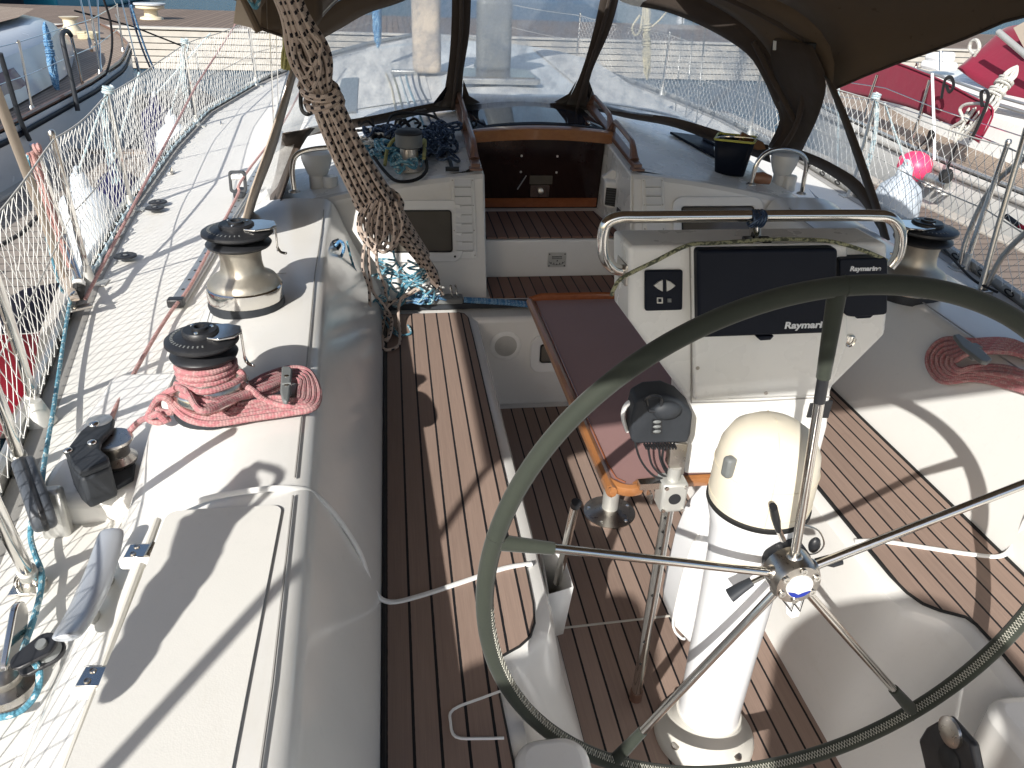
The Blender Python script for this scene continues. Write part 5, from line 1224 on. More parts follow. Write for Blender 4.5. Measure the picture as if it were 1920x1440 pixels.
mb.tube(cr([at(a, b, z=z_) for a, b, z_ in ((440, 712, .86), (470, 730, .85), (500, 752, .82), (540, 762, .815), (575, 755, .81))], 6), 0.0075, 9)
mb.tube(cr([at(a, b, z=z_) for a, b, z_ in ((330, 720, .87), (380, 735, .88), (430, 722, .88), (455, 706, .88), (448, 695, .89))], 6), 0.0075, 9)
mb.tube(cr([at(a, b, z=z_) for a, b, z_ in ((340, 740, .86), (400, 756, .86), (450, 745, .84), (505, 735, .82), (530, 722, .82))], 6), 0.0075, 9)
mb.build('crossing_turns', 'pink', t)
mb = MB()
mb.tube(cr([at(a, b, z=z_) for a, b, z_ in ((330, 728, .87), (310, 738, .85), (296, 752, .82), (300, 770, .80), (322, 772, .81), (318, 752, .84), (300, 745, .85), (285, 765, .80), (278, 785, .78), (298, 792, .775), (318, 785, .775))], 6), 0.0078, 9)
mb.tube(cr([at(a, b, z=z_) for a, b, z_ in ((312, 790, .79), (296, 776, .81), (286, 780, .80), (262, 790, .73), (240, 812, .66), (225, 835, .61), (212, 850, .60))], 6), 0.0075, 9)
lab(mb.build('knot', 'pink', t), 'knotted end of the pink sheet leading to the turning block')
mb = MB(); mb.tube(cr([at(206, 790, z=.60), at(232, 735, z=.585), at(285, 640, z=.56), at(322, 582, z=.55), at(360, 530, z=.565), at(420, 415, z=.59), at(447, 362, z=.635), at(458, 330, z=.66), V((-1.50, 5.0, .68)), V((-1.45, 8.0, .9))], 6), 0.0068, 9); tag(mb.build('genoa_sheet', 'pinkl'), 'pale pink sheet running along the port track through the car', 'rope')
t = thing('jam_cleat', 'small grey cleat with two screws holding the pink coil on the port coaming', 'cleat', tuple(at(538, 735, z=.80)))
mb = MB(); mb.prism([at(a, b, z=.832) for a, b in ((529, 694), (545, 694), (549, 700), (543, 755), (538, 761), (530, 758), (526, 740))], (0, 0, 0.012)); hb_ = mb.build('top_bar', 'grey', t, bevel=0.004)
mb = MB()
for a, b in ((537, 705), (537, 722)): mb.lathe([(0.0055, 0), (0.0055, 0.001), (0.002, 0.001)], at(a, b, z=.844), (0, 0, 1), 10)
mb.build('screw', 'steel', hb_)
mb = MB(); mb.span(at(538, 735, z=.785), at(538, 730, z=.834), 0.02, 0.03); mb.build('stem', 'grey', t)
# starboard coil
t = thing('pink_sheet', 'shaded pink rope coil hanging over the starboard coaming behind the wheel', 'rope', tuple(at(1800, 700, x=0.98)))
mb = MB()
def stb(a, b, k_): 
    q = at(a, b, x=0.965 - k_); return q
for i in range(6):
    d = i * 9
    L = [(1990, 690 + d * .2), (1900, 640 + d * .5), (1820, 638 + d * .55), (1770 + d * .5, 636 + d * .9), (1742 + d, 660 + d * .3), (1742 + d, 690 - d * .1), (1768 + d * .8, 716 - d * .5), (1830, 712 - d * .55), (1900, 728 - d * .8), (2000, 760 - d * .5)]
    P = []
    for a, b in L:
        d = MR @ Vector((a - 960, b - 720, FPX)); t_ = (0.5637 - 0.014 - 0.003 * i - (CAM.x - 0.485 * CAM.z)) / (d.x - 0.485 * d.z); q = CAM + d * t_
        if q.z > 0.775: q = at(a, b, z=0.798)
        P.append(q)
    mb.tube(cr(P, 6), 0.0078, 9)
mb.build('coil', 'pink', t)
mb = MB(); pts = []
for i in range(16 * 3): a = i * 2 * math.pi / 16; pts.append(V((1.12 + math.cos(a) * 0.062, 0.40 + math.sin(a) * 0.062, wz + 0.070 + 0.0148 * i / 16)))
mb.tube(pts, 0.0075, 9); mb.build('winch_turns', 'pink', t)
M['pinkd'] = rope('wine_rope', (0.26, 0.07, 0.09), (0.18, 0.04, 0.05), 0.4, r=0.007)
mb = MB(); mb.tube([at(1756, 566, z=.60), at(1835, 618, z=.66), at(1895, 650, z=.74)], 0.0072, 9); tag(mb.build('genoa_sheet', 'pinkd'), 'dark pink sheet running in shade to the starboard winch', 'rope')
t = thing('jam_cleat', 'dark grey cleat over the starboard pink coil', 'cleat', tuple(at(1825, 665, z=.78)))
mb = MB(); mb.prism([at(a, b, z=.822) for a, b in ((1785, 634), (1796, 632), (1842, 664), (1858, 680), (1850, 686), (1838, 684), (1800, 655))], (0, 0, 0.012)); mb.build('top_bar', 'grey', t, bevel=0.004)
mb = MB(); q = at(1825, 662, z=.80); mb.box((q.x, q.y, .805), (0.02, 0.03, 0.04)); mb.build('stem', 'grey', t)
# ------------------------------------------------------------------ coachroof lines and winches
t = thing('rope_winch', 'dark grey coachroof winch buried in coils of blue and black lines', 'winch', tuple(on_roof(770, 320)))
w0 = on_roof(768, 318)
mb = MB(); mb.lathe([(0.062, 0), (0.062, 0.03), (0.042, 0.05), (0.040, 0.095), (0.056, 0.105)], w0, seg=28); mb.build('drum', 'steeld', t)
mb = MB(); mb.lathe([(0.052, 0.10), (0.060, 0.105), (0.060, 0.150), (0.056, 0.158)], w0, seg=28); mb.build('self_tailer', 'grey', t)
mb = MB(); mb.lathe([(0.060, 0.158), (0.062, 0.166), (0.05, 0.176), (0.03, 0.180), (0.01, 0.178)], w0, seg=28); mb.build('cap', 'blackg', t)
mb = MB(); rnd = random.Random(31)
def heap(mb, cx, cy, rx, ry, n, r, seed, h=0.07):
    rnd = random.Random(seed)
    for i in range(n):
        c = on_roof(cx + rnd.uniform(-rx, rx), cy + rnd.uniform(-ry, ry)); R_ = rnd.uniform(0.03, 0.075); pts = []; z_ = rnd.uniform(0.01, h); ang = rnd.uniform(0, 6.28); sq = rnd.uniform(0.4, 0.9)
        for k_ in range(12):
            a = k_ * 2 * math.pi / 9; x_ = math.cos(a) * R_; y_ = math.sin(a) * R_ * sq
            pts.append(c + V((x_ * math.cos(ang) - y_ * math.sin(ang), x_ * math.sin(ang) + y_ * math.cos(ang), z_ + rnd.uniform(-0.012, 0.02) + 0.012 * math.sin(a * 2 + ang))))
        mb.tube(cr(pts, 3), r, 6)
for nm, mt, cx, cy, rx, ry, n, sd_, lb in (('halyard_coils', 'blued', 812, 282, 34, 22, 30, 1, 'dark blue coils of line heaped right of the roof winch'), ('sheet_coils', 'blue', 718, 290, 24, 18, 9, 2, 'light blue flecked line heaped left of the roof winch'),
                                           ('black_coils', 'blackr', 745, 275, 60, 22, 18, 3, 'black lines looped behind the roof winch'), ('grey_coils', 'white', 700, 275, 22, 10, 4, 6, 'short lengths of white line among the blue heap'), ('tail_coils', 'blue', 755, 322, 25, 8, 6, 9, 'blue line round the foot of the roof winch'), ('navy_coils', 'blued', 735, 290, 42, 22, 16, 15, 'navy lines tangled between the roof winch and the rope bundle')):
    mb = MB(); heap(mb, cx, cy, rx, ry, n, 0.0065, sd_); tag(mb.build(nm, mt), lb, 'rope', None)
mb = MB(); mb.tube(cr([on_roof(a, b) + V((0, 0, h)) for a, b, h in ((722, 318, .02), (728, 308, .07), (745, 300, .10), (765, 310, .09), (785, 312, .09), (797, 300, .09), (795, 318, .05))], 5), 0.0085, 8); tag(mb.build('yellow_tail', 'yellow'), 'yellow green line wrapped over the front of the roof winch', 'rope')
mb = MB(); mb.tube(cr([on_roof(a, b) + V((0, 0, h)) for a, b, h in ((700, 312, .05), (722, 330, .02), (745, 345, .012), (780, 342, .012), (800, 325, .015), (797, 305, .03))], 5), 0.0075, 8)
mb.tube(cr([on_roof(a, b) + V((0, 0, h)) for a, b, h in ((725, 270, .06), (735, 252, .09), (770, 246, .09), (815, 250, .08), (838, 262, .05))], 5), 0.0070, 8); tag(mb.build('black_line', 'blackr'), 'thick black line curving round the roof winch', 'rope')
# control lines running aft over the roof in a fan, through the clutches
t = None
for i, (mt, lb) in enumerate((('creamr', 'leftmost of the lines led aft over the coachroof'), ('cord', 'second line from the left led aft over the coachroof'), ('paleblue', 'third line from the left led aft over the coachroof'), ('blue', 'fourth line led aft over the coachroof, pale blue'), ('blued', 'fifth line led aft over the coachroof, dark blue'), ('blackr', 'black line nearest the teak hand rail led aft over the coachroof'))):
    mb = MB(); a = 745 + i * 15; b0_ = 745 + i * 17; pts = [on_roof(a + 10, 258), on_roof(a - 0, 225), on_roof(735 + i * 11, 170), on_roof(724 + i * 12, 140)]
    mb.tube(cr([p_ + V((0, 0, 0.008)) for p_ in pts], 5), 0.0052, 7); tag(mb.build('halyard', mt), lb, 'line', 'lines led aft over the coachroof')
q = on_roof(788, 140); mb = MB(); mb.box(q + V((0, 0, 0.015)), (0.40, 0.05, 0.03)); tag(mb.build('deck_organiser', 'alu', bevel=0.008), 'flat aluminium line organiser at the head of the roof lines', 'deck fitting')
t = thing('winch_crank', 'dark winch handle lying beside the port hand rail', 'winch handle', tuple(on_roof(842, 325)))
mb = MB(); a, b = on_roof(848, 322), on_roof(838, 292); mb.tube([a + V((0, 0, 0.012)), b + V((0, 0, 0.02))], 0.009, 8); mb.build('arm', 'blackg', t)
mb = MB(); mb.tube([a + V((-0.03, 0, 0.012)), a + V((0.03, 0, 0.012))], 0.011, 8); mb.build('grip', 'black', t)
# covered winches + steel guard hoops at the corners
def covered(px, py, label, ox):
    c = on_roof(px, py); t = thing('covered_winch', label, 'covered winch', tuple(c), 'cream cowled vents under steel hoops'); k_ = 1.0
    mb = MB(); mb.lathe([(0.040, -0.01), (0.040, 0.05), (0.045, 0.055), (0.062, 0.10), (0.068, 0.125), (0.064, 0.145), (0.045, 0.155), (0.02, 0.158)], c, (0.0, 0, 1), 30); mb.build('hood', 'gel', t)
    mb = MB(); mb.lathe([(0.034, -0.02), (0.034, 0.048), (0.030, 0.054)], c + V((ox, -0.035, -0.002)), (0, 0, 1), 24); mb.build('base', 'gel', t)
covered(598, 348, 'cream cowl vent on the port side beside the rope bundle', 0.055); covered(1462, 345, 'cream cowl vent on the starboard side beside the bucket', 0.03)
def hoop(L, label):
    P = []
    for i, (a, b, h) in enumerate(L): P.append(h if isinstance(h, V) else None)
    return None
for pts, lb in ((([(552, 358), (548, 320), (555, 292), (580, 281), (620, 277), (655, 282), (668, 300), (672, 335)], 2.06), 'bent steel hoop over the port cowl vent'), (([(1408, 345), (1420, 305), (1440, 285), (1470, 280), (1500, 288), (1512, 305), (1508, 335), (1503, 362)], 2.22), 'bent steel hoop over the starboard cowl vent')):
    t = thing('guard_hoop', lb, 'steel hoop', tuple(at(*pts[0][0], y=pts[1])), 'steel hoops at the coachroof corners')
    mb = MB(); mb.tube(cr(pxs(pts[0], y=pts[1]), 6), 0.0105, 12); mb.build('tube', 'steel', t)
    mb = MB()
    for e in (0, -1): q = at(*pts[0][e], y=pts[1]); mb.lathe([(0.024, 0), (0.022, 0.006), (0.014, 0.010)], q + V((0, 0, -0.004)), (0, 0, 1), 16)
    mb.build('flange', 'steeld', t)
# bucket, wallet and wood block to starboard
B0 = on_roof(1262, 335)
t = thing('bucket', 'square black bucket with a yellow green rim on the starboard coachroof', 'bucket', tuple(on_roof(1380, 345)))
bb = [on_roof(1337, 322), on_roof(1372, 344), on_roof(1404, 348), on_roof(1400, 318), on_roof(1345, 305)]
c = (on_roof(1343, 318) + on_roof(1405, 345)) / 2 + V((0.01, 0.06, 0)); zb = c.z + 0.006
rot = Matrix.Rotation(R(-28), 3, 'Z')
def ringb(w, d, z, r=0.02): return [V((c.x, c.y, z)) + rot @ V((x, y, 0)) for x, y in rrect(-w / 2, w / 2, -d / 2, d / 2, r, 3)]
mb = MB(); A, B = ringb(0.135, 0.13, zb), ringb(0.185, 0.175, zb + 0.165); mb.grid([[a, b] for a, b in zip(A + A[:1], B + B[:1])]); mb.poly(A); mb.build('body', 'navy', t, solid=0.003)
mb = MB(); mb.tube(B, 0.0055, 7, closed=True); mb.build('rim', 'yellowp', t)
mb = MB(); mb.tube(cr([B[2], B[2] + V((-0.02, -0.05, 0.03)), (B[2] + B[12]) / 2 + V((-0.08, -0.06, 0.03)), B[12]], 5), 0.003, 6); mb.build('handle', 'steel', t)
t = thing('tool_pouch', 'brown leather pouch standing in the black bucket', 'pouch', (c.x, c.y, zb + 0.12))
mb = MB(); mb.prism(pxs([(1385, 262), (1392, 248), (1400, 252), (1432, 268), (1437, 280), (1420, 282), (1388, 272)], y=c.y + 0.02), (0.01, 0.035, 0)); mb.build('flap', 'leatherb', t, bevel=0.006)
mb = MB(); mb.ball(at(1394, 258, y=c.y + 0.018), 0.008, seg=8, rings=5); mb.build('button', 'yellowp', t)
mb = MB(); mb.ball(at(1372, 268, y=c.y + 0.05), 0.035, (1.2, 0.8, 0.7), 12, 8); mb.tube(cr(pxs([(1350, 272), (1362, 258), (1385, 262), (1380, 275)], y=c.y + 0.04), 5), 0.010, 7); tag(mb.build('glove', 'black'), 'crumpled black glove stuffed in the bucket behind its rim', 'glove')
q = on_roof(1425, 345); mb = MB(); mb.tube([q + V((-0.045, 0.01, 0.03)), q + V((0.0, 0.0, 0.03)), q + V((0.045, -0.015, 0.022))], lambda t_: 0.030 - 0.008 * abs(2 * t_ - 1) ** 3, 12); tag(mb.build('wood_block', 'blockwood', bevel=0.004), 'rounded brown wooden block by the starboard cowl vent', 'wood block')
t = thing('clutch_block', 'silver cylinder and dark rope clutch beside the bucket', 'deck fitting', tuple(on_roof(1330, 275)))
mb = MB(); a = on_roof(1322, 268) + V((0, 0, 0.03)); b = on_roof(1345, 280) + V((0, 0, 0.03)); mb.tube([a, b], 0.024, 14); mb.build('cylinder', 'steel', t)
mb = MB(); mb.prism([on_roof(a, b) + V((0, 0, 0.003)) for a, b in ((1256, 252), (1335, 262), (1340, 298))], (0, 0, 0.012)); mb.build('plate', 'navy', t)
# fan heater hanging inside the companionway
t = thing('cabin_speaker', 'white boxy unit with black grille fixed inside the companionway', 'speaker box', tuple(at(1160, 395, y=2.45)))
mb = MB(); mb.prism([at(a, b, y=2.42) for a, b in ((1134, 340), (1180, 347), (1176, 400), (1132, 388))], (0.01, 0.10, 0.02)); mb.build('box', 'wplast', t, bevel=0.012)
mb = MB(); mb.prism([at(a, b, y=2.412) for a, b in ((1137, 352), (1158, 354), (1154, 388), (1134, 384))], (0, 0.004, 0)); gr_ = mb.build('grille', 'black', t)
mb = MB()
for i in range(7): mb.span(at(1137 - i * 0.3, 355 + i * 4.6, y=2.410), at(1156 - i * 0.3, 357 + i * 4.6, y=2.410), 0.001, 0.001)
mb.build('grille_bars', 'grey', gr_)
mb = MB(); mb.prism([at(a, b, y=2.46) for a, b in ((1130, 332), (1150, 318), (1182, 345), (1178, 352), (1136, 342))], (0.0, 0.02, 0)); lab(mb.build('paper', 'wplast', t), 'crumpled white sheet behind the box')
mb = MB(); mb.prism([V((0.334, 2.36, 0.655)), V((0.334, 2.30, 0.655)), V((0.334, 2.30, 0.71)), V((0.334, 2.36, 0.71))], (-0.004, 0, 0)); mb.build('vent_hole', 'black', yacht, bevel=0.001)
# ------------------------------------------------------------------ sprayhood and canopy
YB = [(-1.45, 2.10), (-1.25, 2.62), (-1.10, 2.85), (-0.83, 3.03), (-0.45, 3.27), (0, 3.36), (0.42, 3.27), (0.75, 3.02), (1.05, 2.75), (1.25, 2.50), (1.45, 2.05)]
def on_hood(px, py, off=0.0):
    d = MR @ Vector((px - 960, py - 720, FPX)); lo, hi = 0.0006, 0.006
    def g(t):
        q = CAM + d * t; return q.y - (interp(YB, q.x) - (q.z - 0.98) * 0.95 + off)
    for _ in range(46):
        m = (lo + hi) / 2
        if g(m) > 0: hi = m
        else: lo = m
    return CAM + d * lo
def on_side(px, py, s=1, x0=1.44, k_=0.5, off=0.0):
    d = MR @ Vector((px - 960, py - 720, FPX)); lo, hi = 0.0004, 0.006
    def g(t):
        q = CAM + d * t; return s * q.x - (x0 - (q.z - 0.68) * k_ + off)
    for _ in range(46):
        m = (lo + hi) / 2
        if g(m) > 0: hi = m
        else: lo = m
    return CAM + d * lo
def sheet(A, B, n=3, m=24):
    a = resample(cr(A, 8), m); b = resample(cr(B, 8), m)
    return [[p.lerp(q, i / n) for i in range(n + 1)] for p, q in zip(a, b)]
hood = thing('sprayhood', 'brown canvas sprayhood with clear vinyl windows over the companionway', 'sprayhood', (0, 3.0, 0.95))
H = lambda L, off=0: [on_hood(a, b, off) for a, b in L]
# hem strip along the bottom
lowL = [(530, 285), (548, 264), (600, 250), (700, 234), (835, 207), (960, 211), (1095, 206), (1180, 222), (1260, 237), (1330, 262), (1400, 288), (1445, 305)]
upL = [(532, 262), (560, 246), (610, 232), (700, 217), (840, 190), (960, 200), (1090, 190), (1180, 209), (1262, 221), (1330, 240), (1400, 263), (1440, 272)]
mb = MB(); mb.grid(sheet([on_hood(a, b) for a, b in lowL], H(upL), 2, 60)); mb.build('hem_strip', 'canvasd', hood, solid=0.004)
# upright strips between the windows
def pillar(L1, L2, nm='window_strip', mt='canvasd'):
    mb = MB(); mb.grid(sheet(H(L1, -0.004), H(L2, -0.004), 3, 14)); return mb.build(nm, mt, hood, solid=0.004)
pillar([(848, -40), (846, 60), (840, 130), (828, 200)], [(884, -40), (880, 60), (868, 140), (866, 200)])
pillar([(1133, -40), (1112, 60), (1088, 140), (1062, 195)], [(1168, -40), (1146, 50), (1108, 140), (1100, 200)])
for L in (((866, -40), (864, 60), (856, 140), (848, 205)), ((1152, -40), (1130, 50), (1100, 140), (1082, 205))):
    mb = MB(); mb.tube(cr(H(L, -0.02), 5), 0.010, 8); mb.build('zip_roll', 'canvasd', hood)
# corner fillets of the three windows
for L in (((830, 200), (846, 150), (838, 182), (810, 197)), ((866, 200), (869, 150), (880, 180), (900, 192)), ((1062, 197), (1082, 150), (1066, 176), (1040, 191)), ((1100, 200), (1104, 150), (1100, 180), (1122, 198))):
    mb = MB(); mb.poly(H(L, -0.002)); mb.build('corner_patch', 'canvasd', hood, solid=0.003)
# windows
for L1, L2, mt in (([(575, 256), (640, 232), (700, 222), (835, 200)], [(590, 75), (640, 42), (720, 10), (860, -40)], 'vinyl'), ([(858, 202), (960, 204), (1078, 199)], [(868, -60), (1000, -70), (1150, -60)], 'vinyl'), ([(1092, 200), (1260, 226), (1400, 268), (1445, 282)], [(1150, -20), (1270, 20), (1395, 95), (1460, 180)], 'vinyl')):
    mb = MB(); mb.grid(sheet(H(L1, 0.006), H(L2, 0.006), 10, 20)); mb.build('window', mt, hood)
# band above the windows
topR = [(1125, -50), (1165, 2), (1250, 22), (1330, 55), (1400, 100), (1430, 145), (1450, 190), (1462, 225), (1440, 275)]
topR2 = [(1140, -70), (1240, -35), (1330, 5), (1400, 50), (1440, 95), (1462, 140), (1485, 190), (1500, 225), (1470, 290)]
mb = MB(); mb.grid(sheet(H(topR, -0.004), H(topR2, -0.004), 3, 30)); mb.build('window_band', 'canvasd', hood, solid=0.004)
mb = MB(); mb.grid(sheet(H([(1240, -35), (1330, 5), (1400, 50), (1440, 95), (1470, 160)], -0.006), [at(1300, -30, y=2.32), at(1377, 0, y=2.30), at(1440, 32, y=2.28), at(1500, 72, y=2.25), at(1523, 90, y=2.22)], 3, 20)); mb.build('front_roof', 'canvas', hood, solid=0.004)
topL = [(870, -55), (760, 0), (690, 24), (640, 52), (600, 75), (575, 95)]
topL2 = [(860, -90), (740, -35), (660, -10), (610, 20), (585, 45), (560, 75)]
mb = MB(); mb.grid(sheet(H(topL, -0.004), H(topL2, -0.004), 3, 24)); mb.build('window_band', 'canvas', hood, solid=0.004)
# steel bows
def bow(L, r=0.0135, mt='canvasd', nm='bow'):
    mb = MB(); mb.tube(cr(L, 6), r, 10); return mb.build(nm, mt, hood)
bow([at(1230, -60, y=2.30), at(1377, 2, y=2.27), at(1450, 38, y=2.25), at(1523, 82, y=2.22)], 0.014)
bow([at(1413, 78, y=2.40), at(1450, 150, y=2.38), at(1490, 226, y=2.36)]); bow([at(1522, 100, y=2.22), at(1508, 170, y=2.28), at(1494, 232, y=2.34), at(1466, 280, y=2.42)])
bow([at(700, -60, y=2.40), at(640, -12, y=2.34), at(600, 28, y=2.3), at(575, 70, y=2.28), at(550, 120, y=2.26), at(500, 300, y=2.10)], 0.0125, 'steeld')
mb = MB(); mb.box(at(1518, 86, y=2.19), (0.045, 0.04, 0.03)); mb.build('bow_joint', 'black', hood, bevel=0.006)
mb = MB(); mb.prism(pxs([(1450, 76), (1456, 77), (1455, 94), (1449, 94)], y=2.30), (0, 0.002, 0)); mb.build('label_tab', 'wplast', hood)
# starboard corner canvas, side window and aft hem
S = lambda L, off=0, s=1: [on_side(a, b, s, off=off) for a, b in L]
mb = MB(); mb.grid(sheet([at(1398, 60, y=2.5), at(1440, 150, y=2.5), at(1470, 230, y=2.45), at(1440, 285, y=2.5)], S([(1523, 85), (1548, 150), (1535, 215), (1500, 290)]), 6, 14)); mb.build('side_panel', 'canvasd', hood, solid=0.004)
mb = MB(); mb.grid(sheet(S([(1440, 290), (1500, 300), (1560, 330), (1610, 372), (1660, 450)]), S([(1452, 270), (1502, 282), (1562, 308), (1620, 350), (1655, 430)]), 2, 20)); mb.build('side_hem', 'canvasd', hood, solid=0.004)
mb = MB(); mb.grid(sheet(S([(1545, 150), (1515, 225), (1500, 290), (1560, 318), (1628, 372)], 0.01), S([(1568, 175), (1585, 235), (1605, 300), (1632, 370), (1655, 435)], 0.01), 8, 16)); mb.build('side_window', 'vinylw', hood)
mb = MB(); mb.grid(sheet(S([(1545, 140), (1575, 215), (1608, 310), (1640, 400), (1655, 455)], -0.004), S([(1566, 165), (1592, 225), (1622, 305), (1652, 395), (1668, 450)], -0.004), 2, 16)); mb.build('aft_hem', 'canvasd', hood, solid=0.006)
# port side: crumpled window and tan hem
def SP(L, off=0): return [on_side(a, b, -1, 1.36, 0.42, off) for a, b in L]
mb = MB(); mb.grid(sheet(SP([(548, 135), (525, 200), (500, 275), (470, 360), (452, 425)]), SP([(560, 120), (538, 200), (514, 285), (482, 370), (466, 432)]), 2, 18)); mb.build('aft_hem', 'strap', hood, solid=0.006)
mb = MB(); mb.grid(sheet(SP([(556, 130), (534, 210), (512, 290), (486, 360), (470, 410)], 0.01), [at(600, 110, y=2.35), at(585, 180, y=2.4), at(560, 250, y=2.4), at(540, 300, y=2.3), at(520, 350, y=2.2)], 8, 18)); o = mb.build('side_window', 'vinylw', hood)
mb = MB(); mb.grid(sheet(SP([(530, 250), (524, 290), (516, 330), (500, 380)], -0.01), [at(590, 240, y=2.42), at(572, 262, y=2.4), at(552, 305, y=2.3), at(520, 395, y=2.05)], 4, 10)); mb.build('side_panel', 'canvasd', hood, solid=0.004)
mb = MB(); mb.tube(cr(pxs([(568, 140), (564, 180), (566, 205), (576, 214), (588, 208), (590, 196)], y=2.2), 5), 0.0085, 9); mb.build('hanging_strap', 'rubber', hood)
# canopy over the cockpit, springing from the sprayhood
can = thing('cockpit_canopy', 'brown canvas canopy stretched overhead from the sprayhood towards the stern', 'canopy', (0, 0.5, 1.9))
hemR = [at(1562, 168, y=2.10), at(1650, 130, x=1.26), at(1740, 98, x=1.33), at(1830, 64, x=1.38), at(1920, 30, x=1.42), V((1.46, 0.8, 1.76)), V((1.47, 0.0, 1.84)), V((1.47, -0.7, 1.86)), V((1.47, -1.37, 1.86))]
hemL = [at(560, 80, y=2.12), at(528, 66, x=-1.16), at(498, 62, x=-1.20), at(470, 30, x=-1.28), at(446, 0, x=-1.36), V((-1.56, 0.8, 1.76)), V((-1.62, 0.0, 1.84)), V((-1.63, -0.7, 1.86)), V((-1.63, -1.37, 1.86))]
hr_, hl_ = resample(cr(hemR, 6), 26), resample(cr(hemL, 6), 26)
P = []
for i, (a, b) in enumerate(zip(hl_, hr_)):
    q = i / 25; zc = 1.74 + 0.32 * min(1, q * 1.6); row = []
    for k_ in range(25):
        u = k_ / 24; th = math.pi * u; c = 0.5 - 0.5 * math.cos(th)
        x = lerp(a.x, b.x, c); y = lerp(a.y, b.y, c); zb_ = lerp(a.z, b.z, c); row.append(V((x, y + 0.12 * math.sin(th) * (1 - q), zb_ + (zc - zb_) * math.sin(th) ** 0.72)))
    P.append(row)
mb = MB(); mb.grid(P); mb.build('roof_canvas', 'canvas', can, solid=0.004)
A_ = resample([at(1000, -160, y=2.36), at(1230, -60, y=2.30), at(1377, 2, y=2.27), at(1450, 38, y=2.25), at(1523, 82, y=2.22), at(1548, 150, y=2.12)], 13)
mb = MB(); mb.grid([[p, p.lerp(q, .5), q] for p, q in zip(A_, P[0][12:])]); mb.build('joining_panel', 'canvas', can, solid=0.004)
A_ = resample([at(1000, -160, y=2.36), at(700, -60, y=2.40), at(640, -12, y=2.34), at(600, 28, y=2.3), at(575, 70, y=2.28)], 13)
mb = MB(); mb.grid([[p, p.lerp(q, .5), q] for p, q in zip(A_, P[0][12::-1])]); mb.build('joining_panel', 'canvas', can, solid=0.004)
mb = MB(); mb.tube(hr_, 0.006, 6); mb.build('hem_piping', 'canvasd', can)
mb = MB(); mb.tube(hl_, 0.006, 6); mb.build('hem_piping', 'canvasd', can)
for yy, nm in ((-1.35, 0), (0.1, 0)):
    mb = MB(); j = min(range(26), key=lambda i: abs(hr_[i].y - yy)); mb.tube([p_ - V((0, 0, 0.018)) for p_ in P[j]], 0.0125, 10)
    for sgn, hh in ((1, hr_[j]), (-1, hl_[j])): mb.tube([hh - V((0, 0, 0.018)), V((sgn * 1.60, hh.y * 0.6 - 0.6, 0.55))], 0.0125, 10)
    mb.build('bow', 'steel', can)
# folded flap and rolled edge at the port corner
mb = MB(); mb.prism(pxs([(444, -4), (437, 44), (470, 52), (482, 64), (462, 0)], y=1.55), (0, 0.012, 0)); lab(mb.build('corner_flap', 'beigec', can, bevel=0.002), 'pale sunlit flap at the port corner')
mb = MB(); mb.tube(pxs([(452, -12), (486, 60)], y=1.53), 0.011, 8); mb.build('flap_edge', 'canvas', can)
mb = MB(); mb.grid(sheet(pxs([(500, -30), (501, 28), (502, 55)], y=1.62), pxs([(600, -30), (604, 30), (590, 52)], y=1.78), 6, 8)); mb.build('front_flap', 'canvas', can, solid=0.006)
mb = MB(); mb.tube(cr(pxs([(465, -5), (478, 14), (484, 5), (486, -8)], y=1.50), 5), 0.007, 8); tag(mb.build('toggle_line', 'blue'), 'short teal line looped under the port corner of the canopy', 'line')
# yellow line tied beside the mainsheet top
mb = MB(); bundle(mb, [at(546, 40, y=1.9), at(540, 90, y=1.9), at(536, 130, y=1.9)], lambda q: 0.028 - 0.010 * q, 12, 0.0045, 21)
for b in (72, 84, 108): wrap(mb, at(543, b, y=1.89), V((0, 0, 1)), 0.020, 0.0036, 1)
tag(mb.build('yellow_hank', 'yellow'), 'pale yellow cord bunched behind the top of the mainsheet', 'rope')
# ------------------------------------------------------------------ stanchions, nets, pulpits
def stanchion(s, y, label, h=0.60, lean=0.0, group='stanchions along the rails'):
    x = s * (interp(HB, y) - 0.035); z = zd(y)
    t = thing('stanchion', label, 'stanchion', (x, y, z), group)
    mb = MB(); mb.lathe([(0.030, 0.0), (0.026, 0.02), (0.018, 0.05), (0.0165, 0.085), (0.0145, 0.086)], (x, y, z), (0, 0, 1), 18); mb.box((x - s * 0.02, y, z + 0.006), (0.09, 0.07, 0.012)); mb.build('base', 'aluw', t, bevel=0.003)
    mb = MB(); mb.tube([(x, y, z + 0.06), (x + s * 0.01, y + lean, z + h)], 0.0125, 12); mb.build('tube', 'steel', t)
    mb = MB(); mb.lathe([(0.014, 0), (0.0135, 0.014), (0.008, 0.02)], (x + s * 0.01, y + lean, z + h - 0.002), (0, 0, 1), 12); mb.build('cap', 'steeld', t)
    return t, V((x + s * 0.01, y + lean, z + h))
SP_ = [1.98, 3.06, 5.25, 7.15, 9.0]
SS_ = [1.98, 3.30, 5.10, 7.00, 9.0]
tops = {-1: [], 1: []}
for i, y in enumerate(SP_): tops[-1].append(stanchion(-1, y, 'steel stanchion %s' % ('beside the red line at the port boarding gate', 'in front of the big white fender, port side', 'at the forward end of the first net panel, port side', 'hidden partly by the tan hood strap, port side', 'farthest port stanchion near the bow')[i])[1])
for i, y in enumerate(SS_): tops[1].append(stanchion(1, y, 'steel stanchion %s' % ('at the starboard boarding gate behind the pod', 'with pale blue lashing just outside the starboard hood window', 'seen through the starboard window left of its edge', 'seen through the middle window beside the net', 'farthest starboard stanchion near the bow')[i])[1])
def railpt(s, y, h): return V((s * (interp(HB, y) - 0.03), y, zd(y) + h))
